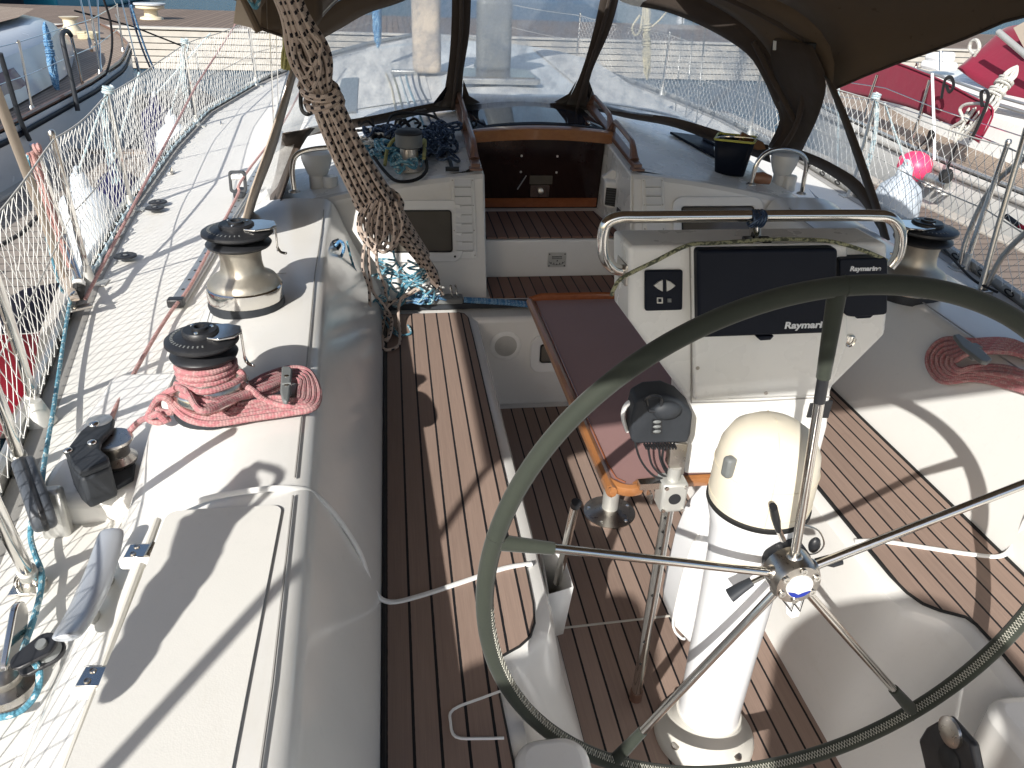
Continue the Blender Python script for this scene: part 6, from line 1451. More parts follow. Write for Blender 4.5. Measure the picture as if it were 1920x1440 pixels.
for s in (-1, 1):
    nm = 'port' if s < 0 else 'starboard'
    for h, r_, w_ in ((0.585, 0.0035, 'upper'), (0.30, 0.003, 'lower')):
        mb = MB(); pts = []
        yy = [-1.6, 0.4] + (SP_ if s < 0 else SS_) + [11.2]
        for a, b in zip(yy, yy[1:]):
            for k_ in range(8):
                q = k_ / 8; y = lerp(a, b, q); pts.append(railpt(s, y, h - 0.02 * math.sin(math.pi * q)))
        mb.tube(pts, r_, 6); tag(mb.build('lifeline', 'white'), '%s white lifeline running along the %s stanchions' % (w_, nm), 'lifeline', 'lifelines')
def net(s, y0, y1, hb, ht, cell, label, r=0.0018, top=None, mt='net'):
    rnd = random.Random(int(y0 * 10) + 5); n = int((y1 - y0) / cell); cell = (y1 - y0) / n; rows_ = 13; mb = MB()
    jx = [[(rnd.uniform(-1, 1) * cell * 0.08, rnd.uniform(-1, 1) * 0.004, rnd.uniform(-1, 1) * 0.0025) for _ in range(n + rows_ + 2)] for _ in range(rows_ + 1)]
    def pt(i, j):       # i along, j up
        y = y0 + (i + 0.0) * cell / 1.0; y = min(max(y, y0), y1); q = j / rows_
        sp = SP_ if s < 0 else SS_
        sag = 0
        for a, b in zip([-1.6] + sp, sp + [11]):
            if a <= y < b: sag = 0.03 * math.sin(math.pi * (y - a) / (b - a))
        h = lerp(hb, ht - sag, q); p_ = railpt(s, y, h); dx = jx[j][int(i) % len(jx[0])]
        e = 0.0 if j in (0, rows_) else 1.0
        return p_ + V((s * (dx[1] * e + 0.012 * math.sin(y * 5 + q * 3) * e), dx[0] * e, dx[2] * e))
    for j in range(rows_):
        for i in range(n):
            off = 0.5 * (j % 2)
            a = pt(i + off, j)
            for dd in (-0.5, 0.5):
                k_ = i + off + dd
                if 0 <= k_ <= n: mb.tube([a, pt(k_, j + 1)], r * (0.8 if y0 < 2.5 else 1), 3, caps=False)
        for i in range(n):
            off = 0.5 * (j % 2); a = pt(i + off, j)
            if s < 0 and y0 < 6 or s > 0 and y0 < 4.5: mb.ball(a, r * 1.8, seg=4, rings=3)
    o = mb.build('safety_net', mt, smooth=180); return tag(o, label, 'net', 'safety nets along the rails')
gates_p = [(-1.6, 1.98, 'white diamond netting aft of the port gate, red cloth behind it'), (1.98, 3.06, 'white diamond netting in front of the large white fender'), (3.06, 5.25, 'white diamond netting between the second and third port stanchions'), (5.25, 7.15, 'fine white netting forward of the third port stanchion over blue water'), (7.15, 9.0, 'white netting panel on the port bow')]
for a, b, lb in gates_p: net(-1, a + 0.01, b - 0.01, 0.045, 0.585, 0.062 if a < 3 else 0.056, lb)
gates_s = [(-0.4, 1.98, 'wide black-looking shaded netting aft of the starboard gate'), (1.98, 3.30, 'white netting beside the starboard fender'), (3.30, 5.10, 'white netting seen through the starboard window'), (5.10, 7.00, 'white netting seen at the left of the starboard window'), (7.0, 9.0, 'white netting seen through the middle window')]
for a, b, lb in gates_s: net(1, a + 0.01, b - 0.01, 0.045, 0.585, 0.075, lb)
# pale blue lashing along the port toe rail and at stanchion tops
mb = MB(); pts = []
for i in range(240): 
    y = 2.0 + i * 0.022; pts.append(railpt(-1, y, 0.045) + V((0.010 * math.cos(i * 0.9) + 0.012, 0, 0.012 * math.sin(i * 0.9))))
mb.tube(pts, 0.0048, 6); mb.tube([railpt(-1, 2.0 + i * 0.25, 0.04) + V((0.012, 0, 0)) for i in range(22)], 0.0065, 7); tag(mb.build('rail_lashing', 'paleblue'), 'pale blue line laced along the foot of the port netting', 'rope')
for s, ys_, in ((-1, (3.06, 5.25)), (1, (3.30,))):
    for y in ys_:
        tp = railpt(s, y, 0.60); mb = MB()
        wrap(mb, tp + V((0, 0.0, -0.01)), (0.3, 0.2, 1), 0.022, 0.006, 3, flat=1); bundle(mb, [tp, tp + V((s * 0.02, -0.03, -0.10)), tp + V((s * 0.03, -0.05, -0.28)), tp + V((s * 0.03, -0.03, -0.45))], lambda q: 0.012 + 0.02 * q, 5, 0.0032, 5)
        tag(mb.build('stanchion_lashing', 'paleblue'), 'pale blue cord tied round the top of the %s' % ('stanchion by the white fender' if y == 3.06 else 'third port stanchion' if s < 0 else 'starboard stanchion outside the hood'), 'cord')
# aft port: webbing strap, furling line, pulpit tubes
mb = MB(); P = [at(141, 562, z=0.60), at(122, 520, y=1.83), at(60, 350, y=1.62), at(-6, 175, y=1.4), at(-60, 40, y=1.25)]; mb.tube(P, 0.0155, 8, flat=0.35, nrm=(0.5, -1, 0.2)); st = mb.build('webbing_strap', 'strap'); tag(st, 'tan webbing strap rising aft from the port gate fitting', 'strap')
t = thing('gate_fitting', 'steel deck plate and black socket where the port strap and stanchion meet', 'deck fitting', tuple(at(150, 575, z=0.53)))
mb = MB(); a, b = at(118, 585, z=.545), at(172, 572, z=.545); mb.span(a, b, 0.03, 0.012); mb.build('plate', 'steeld', t, bevel=0.003)
mb = MB(); mb.tube([at(146, 560, z=.56), at(148, 535, z=.60)], 0.021, 14); mb.build('socket', 'rubber', t)
mb = MB(); mb.tube([at(148, 534, z=.603), at(148, 528, z=.612)], 0.022, 14); mb.build('collar', 'wplast', t)
mb = MB(); mb.tube(cr([at(138, 570, z=.56), at(134, 556, z=.60), at(140, 548, z=.61)], 4), 0.007, 7); mb.build('shackle', 'steel', t)
mb = MB(); mb.tube([at(148, 525, z=.62), at(120, 440, y=1.94), at(80, 320, y=1.92), at(62, 270, y=1.9)], 0.013, 10); tag(mb.build('gate_brace', 'steel'), 'leaning steel tube wrapped by a pink line at the port gate', 'rail tube')
mb = MB(); rnd = random.Random(8); pts = []
bundle(mb, [at(60, 285, y=1.88), at(75, 330, y=1.88), at(100, 410, y=1.89), at(132, 500, y=1.92)], lambda q: 0.026 - 0.016 * q, 6, 0.0052, 31); wrap(mb, at(62, 282, y=1.88), (1, 0, 0.2), 0.022, 0.007, 2); tag(mb.build('gate_line', 'pinkl'), 'faded pink line bunched round the top of the port gate tube', 'rope')
mb = MB(); bundle(mb, [at(52, 290, y=1.87), at(62, 340, y=1.87), at(108, 520, y=1.9), at(120, 548, y=1.92)], lambda q: 0.008, 2, 0.0048, 4); tag(mb.build('gate_line', 'blue'), 'blue line hanging beside the port webbing strap', 'rope')
for L, y_, lb in (([(62, 752), (30, 640), (-20, 490), (-60, 380)], 1.05, 'steel pulpit leg rising beside the red cloth at the port edge'), ([(38, 862), (10, 780), (-30, 680), (-80, 560)], 0.75, 'lower steel pulpit leg at the left edge'), ([(54, 1078), (20, 1010), (-30, 900), (-90, 780)], 0.28, 'thick steel pulpit tube ending in a clamp beside the blue line')):
    P = [at(L[0][0], L[0][1], z=0.55)] ; P += [at(a, b, y=P[0].y - 0.10 * i) for i, (a, b) in enumerate(L) if i]
    t = thing('pulpit_tube', lb, 'rail tube', tuple(P[0]), 'stern pulpit legs on the port side'); mb = MB(); mb.tube(P, 0.0140, 12); mb.build('tube', 'steel', t)
    mb = MB(); d = (P[1] - P[0]).normalized(); mb.lathe([(0.020, -0.02), (0.0185, 0.03), (0.0145, 0.032)], P[0], d, 14); mb.build('ferrule', 'aluw', t)
    mb = MB(); mb.lathe([(0.030, 0), (0.026, 0.012), (0.012, 0.025)], (P[0].x, P[0].y, 0.515), (0, 0, 1), 16); mb.build('foot', 'steeld', t)
mb = MB(); q1, q2 = at(58, 790, z=0.53), at(66, 740, z=0.56); mb.lathe([(0.045, 0), (0.03, 0.03), (0.018, 0.07)], (q1.x + 0.01, q1.y + 0.03, 0.51), (0, 0, 1), 20); tag(mb.build('pulpit_socket', 'aluw'), 'cast foot of the port pulpit next to the slotted rail', 'deck fitting')
# blue line on the port rail
BL = [(140, 520, .60), (132, 560, .57), (122, 620, .56), (110, 700, .555), (98, 780, .56), (84, 860, .575), (78, 905, .60), (62, 965, .60), (57, 1005, .56), (66, 1040, .55), (78, 1075, .55), (74, 1120, .55), (60, 1170, .56), (48, 1205, .58), (42, 1235, .60), (62, 1240, .60), (74, 1262, .58), (68, 1300, .56), (40, 1332, .55), (0, 1345, .55), (-60, 1350, .55)]
mb = MB(); mb.tube(cr([at(a, b, z=z_) for a, b, z_ in BL], 6), 0.0062, 9); tag(mb.build('furling_line', 'blue'), 'blue and white line winding through blocks along the port rail', 'rope')
mb = MB(); a, b = at(163, 548, z=.57), at(293, 300, z=.75); mb.tube([at(160, 560, z=.56), at(235, 415, z=.66), at(300, 290, z=.76), at(368, 160, y=5.2), at(438, 52, y=7.3), at(470, -20, y=9)], 0.0068, 8); tag(mb.build('preventer', 'pinkl'), 'straight pale pink line stretched above the port side deck to the bow', 'rope')
# shrouds and coiled halyards seen past the hood
mb = MB(); mb.tube([V((-1.62, 5.0, .55)), V((-1.1, 5.3, 9))], 0.005, 6); mb.tube([V((-1.60, 5.15, .55)), V((-1.0, 5.35, 9))], 0.004, 6); mb.build; tag(mb.build('port_shroud', 'steel', bevel=0), 'paired steel shrouds rising from the port side deck', 'shroud')
for y, x in ((5.0, 1.62), (5.2, 1.60), (4.75, 1.62)):
    mb = MB(); mb.tube([V((x, y, .55)), V((x * 0.72, y + 0.15, 9))], 0.0055, 6); tag(mb.build('shroud', 'steel'), 'steel shroud seen through the sprayhood windows, %s' % {5.0: 'middle one', 5.2: 'forward one', 4.75: 'aft one'}[y], 'shroud')
# mast with rope bags
t = thing('mast', 'pale aluminium mast foot seen through the middle hood window', 'mast', (0.0, 4.75, 1.05))
mb = MB(); mb.lathe([(0.085, 0), (0.085, 12)], (0.0, 4.75, roof(0, 4.75) - 0.02), (0, 0, 1), 28); o = mb.build('tube', 'aluw', t)
mb = MB(); mb.lathe([(0.14, 0), (0.12, 0.05), (0.10, 0.09)], (0.0, 4.75, roof(0, 4.75) - 0.01), (0, 0, 1), 28); mb.build('collar', 'steeld', t)
for px_, lb, hh, sx in ((800, 'beige rope bag standing left of the mast behind the hood window', 0.52, 1), (925, 'dark grey cover over gear at the mast behind the middle window', 0.45, 1)):
    q = at(px_, 110, y=4.45 if px_ < 850 else 4.4); z_ = roof(q.x, q.y)
    mb = MB(); w_ = 0.095 if px_ < 850 else 0.115; mb.prism([V((q.x + x, q.y + y, z_ + 0.02)) for x, y in rrect(-w_, w_, -0.09, 0.09, 0.05)], (0, 0, hh)); tag(mb.build('gear_bag', 'beigec' if px_ < 850 else 'grey', bevel=0.035, bseg=4), lb, 'bag')
mb = MB(); q = at(708, 20, y=5.0); hank(mb, q + V((0, 0, 0.2)), at(708, 82, y=5.0), 0.010, 14, 0.055, 4, waist=(0.3,)); tag(mb.build('hanging_coil', 'bluec'), 'bright blue coil of line hanging on the port shroud behind the window', 'rope')
M['creamr2'] = M['creamr']
mb = MB(); hank(mb, at(1208, 0, y=4.9) + V((0, 0, 0.1)), at(1213, 142, y=4.9), 0.008, 16, 0.055, 7, waist=(0.45, 0.62)); mb.tube(cr(pxs([(1200, 28), (1186, 50), (1190, 66), (1200, 58), (1204, 30)], y=4.88), 5), 0.008, 6); mb.tube(cr(pxs([(1222, 50), (1236, 38), (1250, 22), (1262, 8)], y=4.9), 4), 0.006, 6); tag(mb.build('hanging_coil', 'creamr'), 'cream coil of line hanging on the starboard shroud behind the window', 'rope')
# forward hatch and roof fittings
c = on_roof(930, 150); t = thing('deck_hatch', 'tinted flat deck hatch on the coachroof seen through the middle window', 'hatch', tuple(c))
mb = MB(); mb.prism([c + V((x, y, 0.005)) for x, y in rrect(-0.30, 0.26, -0.26, 0.26, 0.05)], (0, 0.0, 0.035)); mb.build('frame', 'alu', t, bevel=0.008)
mb = MB(); mb.prism([c + V((x, y, 0.040)) for x, y in rrect(-0.27, 0.23, -0.23, 0.23, 0.04)], (0, 0.0, 0.006)); mb.build('pane', 'acrylw', t)
for a, b, lb in ((600, 180, 'tinted strip window on the port side of the coachroof'),): 
    A = [on_roof(x, y) + V((0, 0, 0.004)) for x, y in ((642, 150), (672, 148), (668, 212), (622, 216))]; mb = MB(); mb.prism(A, (0, 0, 0.008)); tag(mb.build('roof_window', 'acrylw'), lb, 'window')
hx = V((-1.53, -0.68, 1.38)); mb = MB(); hank(mb, hx, V((-1.36, -0.71, 1.06)), 0.008, 16, 0.085, 17, waist=(0.22,), drop=0.10, depth=0.45); mb.tube(cr([hx + V((0, 0, 0.02)), hx + V((0.12, 0.05, -0.06)), hx + V((0.10, 0.02, -0.2)), hx + V((0.0, 0, -0.1))], 5), 0.008, 6); tag(mb.build('hanging_coil', 'white'), 'unseen coil of line placed and leaned to cast the rope shadow on the coaming', 'rope')  # unseen coil, placed and leaned so its shadow falls on the coaming
# starboard pulpit tubes at the right edge
for L, y_, lb in (([(1800, 498), (1815, 440), (1860, 350), (1930, 290)], 1.9, 'bent grey tube of the starboard rail leaning aft'), ([(1838, 545), (1870, 430), (1905, 310), (1925, 240)], 1.55, 'upright grey tube of the starboard rail'), ([(1845, 545), (1880, 480), (1930, 430)], 1.52, 'diagonal grey brace low on the starboard rail')):
    P = [at(L[0][0], L[0][1], z=0.52)]; P += [at(a, b, x=P[0].x + 0.02 * i) for i, (a, b) in enumerate(L) if i]
    t = thing('rail_tube', lb, 'rail tube', tuple(P[0]), 'grey tubes of the starboard rail'); mb = MB(); mb.tube(cr(P, 4), 0.0125, 12); mb.build('tube', 'steeld', t); mb = MB(); mb.box(P[0] + V((0, 0, 0.0)), (0.05, 0.06, 0.02)); mb.build('foot', 'steeld', t, bevel=0.004)
mb = MB(); mb.tube(cr([at(1740, 445, z=.56), at(1765, 462, z=.55), at(1800, 500, z=.545), at(1830, 528, z=.545), at(1870, 548, z=.55)], 4), 0.006, 7); tag(mb.build('deck_line', 'blackr'), 'black line lying along the starboard side deck', 'rope')
# ------------------------------------------------------------------ fenders
def fender(c, r, h, label, mat='fender', tilt=(0, 0), group='cylindrical fenders over the side'):
    c = V(c); ax = V((tilt[0], tilt[1], 1)).normalized(); t = thing('fender', label, 'fender', tuple(c), group)
    pr = [(0.02, -0.02), (r * 0.5, 0.0), (r * 0.82, 0.04), (r * 0.97, 0.10), (r, 0.18), (r, h - 0.18), (r * 0.97, h - 0.10), (r * 0.82, h - 0.04), (r * 0.5, h), (r * 0.34, h + 0.02), (r * 0.30, h + 0.07), (r * 0.20, h + 0.09)]
    mb = MB(); mb.lathe(pr, c, ax, 32); mb.build('body', mat, t)
    mb = MB(); tp = c + ax * (h + 0.09); mb.tube([tp + V((0, math.cos(q) * 0.028, math.sin(q) * 0.028)) for q in [i * math.pi / 6 for i in range(12)]], 0.010, 7, closed=True); mb.build('eye', mat if mat != 'fendernavy' else 'fender', t)
    mb = MB(); x_ = 1 if c.x > 0 else -1; mb.tube([tp, V((x_ * (interp(HB, c.y) - 0.03), c.y, zd(c.y) + 0.585))], 0.006, 7); mb.build('lanyard', 'paleblue', t)
fender((-2.33, 3.02, -0.14), 0.135, 0.76, 'large white fender nearest the port gate behind the netting')
q = at(330, 275, x=-2.46); fender((-2.46, q.y, -0.22), 0.15, 0.72, 'white fender by the third port stanchion', )
fender((-2.42, 3.85, -0.25), 0.14, 0.76, 'navy covered fender between the two white fenders', 'fendernavy')
q = at(275, 180, x=-2.7); fender((-2.72, q.y + 0.3, -0.2), 0.15, 0.75, 'navy covered fender farther forward behind the netting', 'fendernavy')
q = at(1690, 345, x=2.38); fender((2.38, q.y, -0.12), 0.145, 0.76, 'white fender outside the starboard hood window')
q = at(1655, 350, x=2.30); fender((2.34, q.y + 0.55, -0.45), 0.14, 0.75, 'navy covered fender half hidden behind the starboard stanchion', 'fendernavy')
# red and navy cloth hung at the port quarter
M['redc'] = fabric('red_cloth', (0.50, 0.012, 0.045), (0.40, 0.01, 0.03), 0.8, wr=0.3)
t = thing('ensign', 'red and navy cloth hanging outside the netting at the port edge', 'flag', tuple(at(30, 730, x=-2.1)))
def fl(L): return [V((p_.x + 0.02 * math.sin(p_.y * 14), p_.y, p_.z)) for p_ in [at(a, b, x=-2.06) for a, b in L]]
mb = MB(); mb.grid(sheet(fl([(-60, 628), (0, 628), (60, 626), (84, 622)]), fl([(-60, 900), (0, 830), (20, 800), (50, 715)]), 8, 12)); mb.build('red_band', 'redc', t, solid=0.003)
mb = MB(); mb.grid(sheet(fl([(-60, 560), (0, 560), (60, 540), (105, 530)]), fl([(-60, 626), (0, 626), (60, 624), (84, 620)]), 4, 12)); mb.build('navy_band', 'fendernavy', t, solid=0.003)
# ------------------------------------------------------------------ neighbouring yachts
def yachtb(name, label, cx, tab, zdk, ys0, ys1, mats, cr_tab, crz, crh):
    t = thing(name, label, 'sailing yacht', (cx, (ys0 + ys1) / 2, WZ), 'yachts berthed alongside')
    ys = [ys0 + (ys1 - ys0) * i / 30 for i in range(31)]
    mb = MB(); rows = hullshape(tab, cx, lambda y: zdk + 0.02 * max(0, y - ys0 - 6), WZ - 0.3, ys); mb.grid(rows); mb.poly(rows[0]); mb.build('hull', mats[0], t)
    dz = lambda y: zdk + 0.02 * max(0, y - ys0 - 6)
    mb = MB(); mb.grid([[V((cx + interp(tab, y) * q * 0.985, y, dz(y) + 0.05 * (1 - q * q))) for q in (-1, -.6, 0, .6, 1)] for y in ys]); mb.build('deck', mats[1], t)
    mb = MB()
    mb.grid([[V((cx + sx_ * interp(tab, y), y, dz(y) + h)) for sx_, h in ((1.003, -0.10), (1.004, -0.05))] for y in ys]); mb.grid([[V((cx - sx_ * interp(tab, y), y, dz(y) + h)) for sx_, h in ((1.003, -0.10), (1.004, -0.05))] for y in ys]); mb.build('sheer_stripe', mats[2], t, solid=0.004)
    for s in (-1, 1):
        mb = MB(); mb.tube([V((cx + s * interp(tab, y) * 0.985, y, dz(y) + 0.025)) for y in ys], 0.016, 6, flat=1.4); mb.build('toe_rail', mats[3], t)
    yc = [y for y in ys if cr_tab[0][0] <= y <= cr_tab[-1][0]]
    yc = [cr_tab[0][0] + (cr_tab[-1][0] - cr_tab[0][0]) * i / 20 for i in range(21)]
    mb = MB(); P = []
    for y in yc:
        w_ = interp(cr_tab, y); h = crh * min(1, ((cr_tab[-1][0] - y) / 1.2) ** 0.6 if y < cr_tab[-1][0] else 0); row = []
        for q in (-1.08, -1.0, -0.88, -0.5, 0, 0.5, 0.88, 1.0, 1.08): row.append(V((cx + w_ * q, y, dz(y) + 0.03 + (0 if abs(q) > 1.05 else h * 0.75 if abs(q) > 0.95 else h * (0.93 if abs(q) > .8 else 1.02 if abs(q) > .3 else 1.08)))))
        P.append(row)
    mb.grid(P); mb.poly(P[0]); mb.build('coachroof', mats[0], t, subs=1)
    return t, dz
# port neighbour: white hull, teak deck
NP = [(0, 1.75), (3, 1.93), (6, 1.98), (8.5, 1.93), (10.2, 1.78), (12.0, 1.38), (13.5, 0.80), (15.0, 0.04)]
tn, dzn = yachtb('neighbour_yacht', 'white yacht with teak deck and blue coiled line on the port side', -5.95, NP, 0.33, 0.0, 15.0, ('gelfar', 'teakfar', 'navy', 'teakrail'), [(1.0, 1.62), (6, 1.64), (9, 1.42), (11.4, 0.75)], 0.3, 0.56)
mb = MB(); mb.grid([[V((-5.95 + q * interp([(1.0, 1.62), (6, 1.64), (9, 1.42), (11.4, 0.75)], y) * 0.78, y, dzn(y) + 0.03 + 0.56 * (1.095 - 0.05 * abs(q)) * min(1, ((11.4 - y) / 1.2) ** 0.6))) for q in (-1, -.5, 0, .5, 1)] for y in [1.0 + i * 0.4 for i in range(24)]]); mb.build('cabin_top', 'teakfar', tn)
M['violet'] = plain('violet_tinted_window', (0.09, 0.05, 0.13), 0.12)
for y0_, y1_ in ((2.6, 4.2), (4.5, 6.1), (6.4, 7.6)):
    w0_, w1_ = interp([(1.0, 1.62), (6, 1.64), (9, 1.42), (11.4, 0.75)], y0_), interp([(1.0, 1.62), (6, 1.64), (9, 1.42), (11.4, 0.75)], y1_)
    mb = MB(); mb.prism([V((-5.95 + w0_ * 1.055, y0_, dzn(y0_) + 0.11)), V((-5.95 + w1_ * 1.055, y1_, dzn(y1_) + 0.11)), V((-5.95 + w1_ * 1.025, y1_ - 0.12, dzn(y1_) + 0.30)), V((-5.95 + w0_ * 1.025, y0_ + 0.06, dzn(y0_) + 0.32))], (0.012, 0, 0.004)); mb.build('cabin_window', 'violet', tn)
for i, y in enumerate((2.4, 4.6, 6.9, 9.2, 11.3)):
    x = -5.95 + interp(NP, y) * 0.96; t = thing('stanchion', 'thin steel stanchion on the white neighbour yacht, number %d counted forward' % (i + 1) if False else 'thin steel stanchion on the port neighbour, %s' % ('nearest the left edge', 'second from the left edge', 'beside its blue coil', 'forward of its coachroof', 'at its bow')[i], 'stanchion', (x, y, dzn(y)), 'stanchions on the port neighbour')
    mb = MB(); mb.tube([V((x, y, dzn(y))), V((x + 0.03, y, dzn(y) + 0.62))], 0.0125, 8); mb.build('tube', 'steel', t)
    mb = MB(); mb.lathe([(0.035, 0), (0.02, 0.05)], (x, y, dzn(y) + 0.01), (0, 0, 1), 12); mb.build('base', 'steeld', t)
for h in (0.60, 0.32):
    mb = MB(); mb.tube([V((-5.95 + interp(NP, y) * 0.96 + 0.02, y, dzn(y) + h)) for y in (0, 2.4, 4.6, 6.9, 9.2, 11.3, 13.3)], 0.0045, 6); tag(mb.build('guard_wire', 'steel'), '%s steel guard wire on the port neighbour' % ('upper' if h > .5 else 'lower'), 'guard wire')
q = at(85, 50, x=-4.25); mb = MB(); hank(mb, at(84, 45, x=-4.25), at(107, 172, x=-4.25), 0.011, 18, 0.07, 9, waist=(0.28, 0.42)); tag(mb.build('hanging_coil', 'bluec'), 'royal blue coil of line hanging on the rail of the port neighbour', 'rope')
t = thing('chrome_hoop', 'black and steel inverted U tube on the port neighbour side deck', 'rail tube', tuple(at(145, 205, x=-3.95)))
mb = MB(); mb.tube(cr([at(a, b, x=x_) for a, b, x_ in ((146, 208, -3.95), (134, 150, -3.96), (118, 80, -3.98), (118, 62, -4.0), (126, 58, -4.02), (133, 66, -4.05))], 6), 0.024, 10); mb.build('front_leg', 'blackg', t)
mb = MB(); mb.tube(cr([at(a, b, x=x_) for a, b, x_ in ((133, 66, -4.05), (146, 120, -4.08), (162, 188, -4.1))], 6), 0.016, 10); mb.build('rear_leg', 'steel', t)
for i, (a, b, c_, d, lb) in enumerate(((168, 10, 196, 160, 'pair of thin shrouds'), (183, 0, 190, 155, 'thin shroud with turnbuckle'), (230, 10, 262, 140, 'steel shroud over the teak foredeck'), (150, -5, 172, 95, 'slim halyard'))):
    p0, p1 = at(c_, d, x=-4.15 if i != 2 else -4.3), at(a, b, x=-4.5); dd = (p1 - p0)
    t = thing('neighbour_shroud', '%s on the port neighbour yacht' % lb, 'shroud', tuple(p0), 'shrouds of the port neighbour'); mb = MB(); mb.tube([p0, p0 + dd * 4], 0.009, 6); mb.build('wire', 'steel', t); mb = MB(); mb.tube([p0, p0 + dd.normalized() * 0.25], 0.02, 8); mb.build('turnbuckle', 'steeld', t)
for L, x_, mt, lb in ((((193, -5), (207, 40), (210, 90), (200, 135), (178, 175)), -4.1, 'blackr', 'black rubber covered line curving down on the port neighbour'), (((242, 0), (250, 40), (268, 95), (284, 132)), -4.2, 'blued', 'dark blue halyard pair near the bow of the port neighbour'), (((246, 10), (262, 60), (276, 100), (288, 128)), -4.15, 'bluec', 'bright blue halyard near the bow of the port neighbour')):
    mb = MB(); mb.tube(cr([at(a, b, x=x_) for a, b in L], 5), 0.014, 7); tag(mb.build('halyard', mt), lb, 'line')
t = thing('windlass', 'pale windlass and coiled rope on the port neighbour foredeck', 'windlass', (-5.7, 13.0, dzn(12)))
mb = MB(); mb.lathe([(0.16, 0), (0.14, 0.10), (0.10, 0.16), (0.10, 0.24), (0.15, 0.28)], (-5.7, 13.0, dzn(12) + 0.03), (0, 0, 1), 20); mb.build('drum', 'cream', t)
mb = MB(); mb.tube([V((-5.3 + 0.14 * math.cos(q), 12.5 + 0.14 * math.sin(q), dzn(11) + 0.06 + q * 0.004)) for q in [i * 0.4 for i in range(60)]], 0.02, 7); mb.build('coil', 'creamr', t)
for L, lb in ((((0, 100), (0, 205), (25, 235), (55, 262)), 'black and steel rail post at the left edge'), ):
    mb = MB(); mb.tube(cr([at(0, 100, x=-3.9), at(18, 160, x=-3.92), at(38, 225, x=-3.94), at(55, 262, x=-3.96)], 5), 0.022, 8); tag(mb.build('rail_post', 'blackg'), lb, 'rail tube')
mb = MB(); mb.tube(pxs([(0, 460), (40, 438), (72, 405)], x=-3.1), 0.014, 8); tag(mb.build('mooring_line', 'blackr'), 'black mooring line crossing the port pontoon', 'mooring line')
mb = MB(); mb.tube([at(140, 20, y=16), at(250, 50, y=18), at(356, 92, y=19.4)], 0.018, 6); tag(mb.build('bow_line', 'blackr'), 'dark bow line led from the neighbour to the quay', 'mooring line')
# far hulls at the top left
t = thing('dark_hull', 'big dark hulled vessel beyond the quay at the top left corner', 'boat', (-30, 34, WZ))
mb = MB(); mb.prism([V((x, y, WZ)) for x, y in ((-60, 32), (-16.2, 33.8), (-15.2, 36), (-18, 37), (-60, 37))], (0, 0, 3.2)); mb.build('hull', 'navy', t, bevel=0.3, bseg=4)
mb = MB(); mb.prism([V((x, y, WZ + 3.2)) for x, y in ((-58, 32.5), (-17, 34.2), (-16, 36), (-19, 36.6), (-58, 36.6))], (0, 0, 0.15)); mb.build('deck', 'gelfar', t)
t = thing('blue_boat', 'turquoise boat with dark windows moored beyond the quay', 'boat', (-16, 44, WZ))
M['turq'] = plain('turquoise_paint', (0.03, 0.26, 0.36), 0.35, 0, 0.1, 2)
mb = MB(); mb.prism([V((x, y, WZ)) for x, y in ((-18.0, 38), (-14.6, 37.4), (-14.2, 44), (-14.6, 52), (-18, 52))], (0, 0, 1.3)); mb.build('hull', 'turq', t, bevel=0.12, bseg=3)
mb = MB(); mb.prism([V((x, y, WZ + 1.3)) for x, y in ((-17.4, 39), (-15.2, 39), (-15.0, 48), (-17.4, 48))], (0, 0, 0.8)); mb.build('cabin', 'gelfar', t, bevel=0.1)
t = thing('blue_boat', 'blue hull moored beyond the quay seen through the hood windows', 'boat', (3, 30, WZ))
M['slate'] = plain('slate_blue_paint', (0.05, 0.10, 0.17), 0.35, 0, 0.1, 2)
mb = MB(); mb.prism([V((x, y, WZ)) for x, y in ((0.5, 28.2), (6.5, 28.2), (7.6, 29.2), (6.5, 30.4), (0.5, 30.4))], (0, 0, 1.5)); mb.build('hull', 'slate', t, bevel=0.12, bseg=3)
# starboard neighbour: crimson canvas
NS = [(-2, 1.6), (3, 1.9), (6.5, 1.95), (9.5, 1.7), (12, 0.9), (13.5, 0.05)]
tc, dzc = yachtb('crimson_yacht', 'white yacht with crimson canvas and teak side deck on the starboard side', 7.0, NS, -0.02, -2.0, 13.5, ('gelw', 'teakfar', 'seam', 'alu'), [(0.0, 1.25), (5, 1.25), (8, 1.0), (10.5, 0.4)], 0.3, 0.55)
XC = 5.12
def C_(L, x=XC): return pxs(L, x=x)
t = thing('weather_cloth', 'long crimson weather cloth laced to the rail of the starboard neighbour', 'weather cloth', tuple(at(1780, 240, x=XC)))
mb = MB(); mb.grid(sheet(C_([(1560, 168), (1600, 178), (1700, 200), (1780, 235), (1835, 268)]), C_([(1560, 120), (1640, 108), (1740, 140), (1820, 180), (1862, 208)]), 8, 30)); mb.build('cloth', 'crimson', t, solid=0.006)
mb = MB(); mb.tube(cr(C_([(1560, 120), (1640, 108), (1740, 140), (1820, 180), (1862, 208), (1835, 268)], XC - 0.01), 5), 0.010, 6); mb.build('hem', 'crimson', t)
boomz = None
t = thing('boom_cover', 'big crimson sail cover draped over the boom of the starboard neighbour', 'sail cover', tuple(at(1860, 110, x=6.6)))
mb = MB(); mb.grid(sheet(pxs([(1796, 128), (1850, 165), (1960, 205)], x=6.3), pxs([(1868, 66), (1895, 50), (1990, 40)], x=6.9), 8, 20)); mb.build('canvas', 'crimson', t, solid=0.02)
mb = MB(); mb.tube(pxs([(1872, 60), (1925, 105), (1990, 150)], x=6.2), 0.035, 10); mb.build('strut', 'aluw', t)
mb = MB(); mb.prism(pxs([(1900, 52), (1940, 30), (1960, 110), (1925, 100)], x=6.5), (0.02, 0, 0)); mb.build('lining', 'beigec', t)
t = thing('side_panel', 'white cabin side with aluminium track on the starboard neighbour', 'cabin side', tuple(at(1850, 200, x=5.9)))
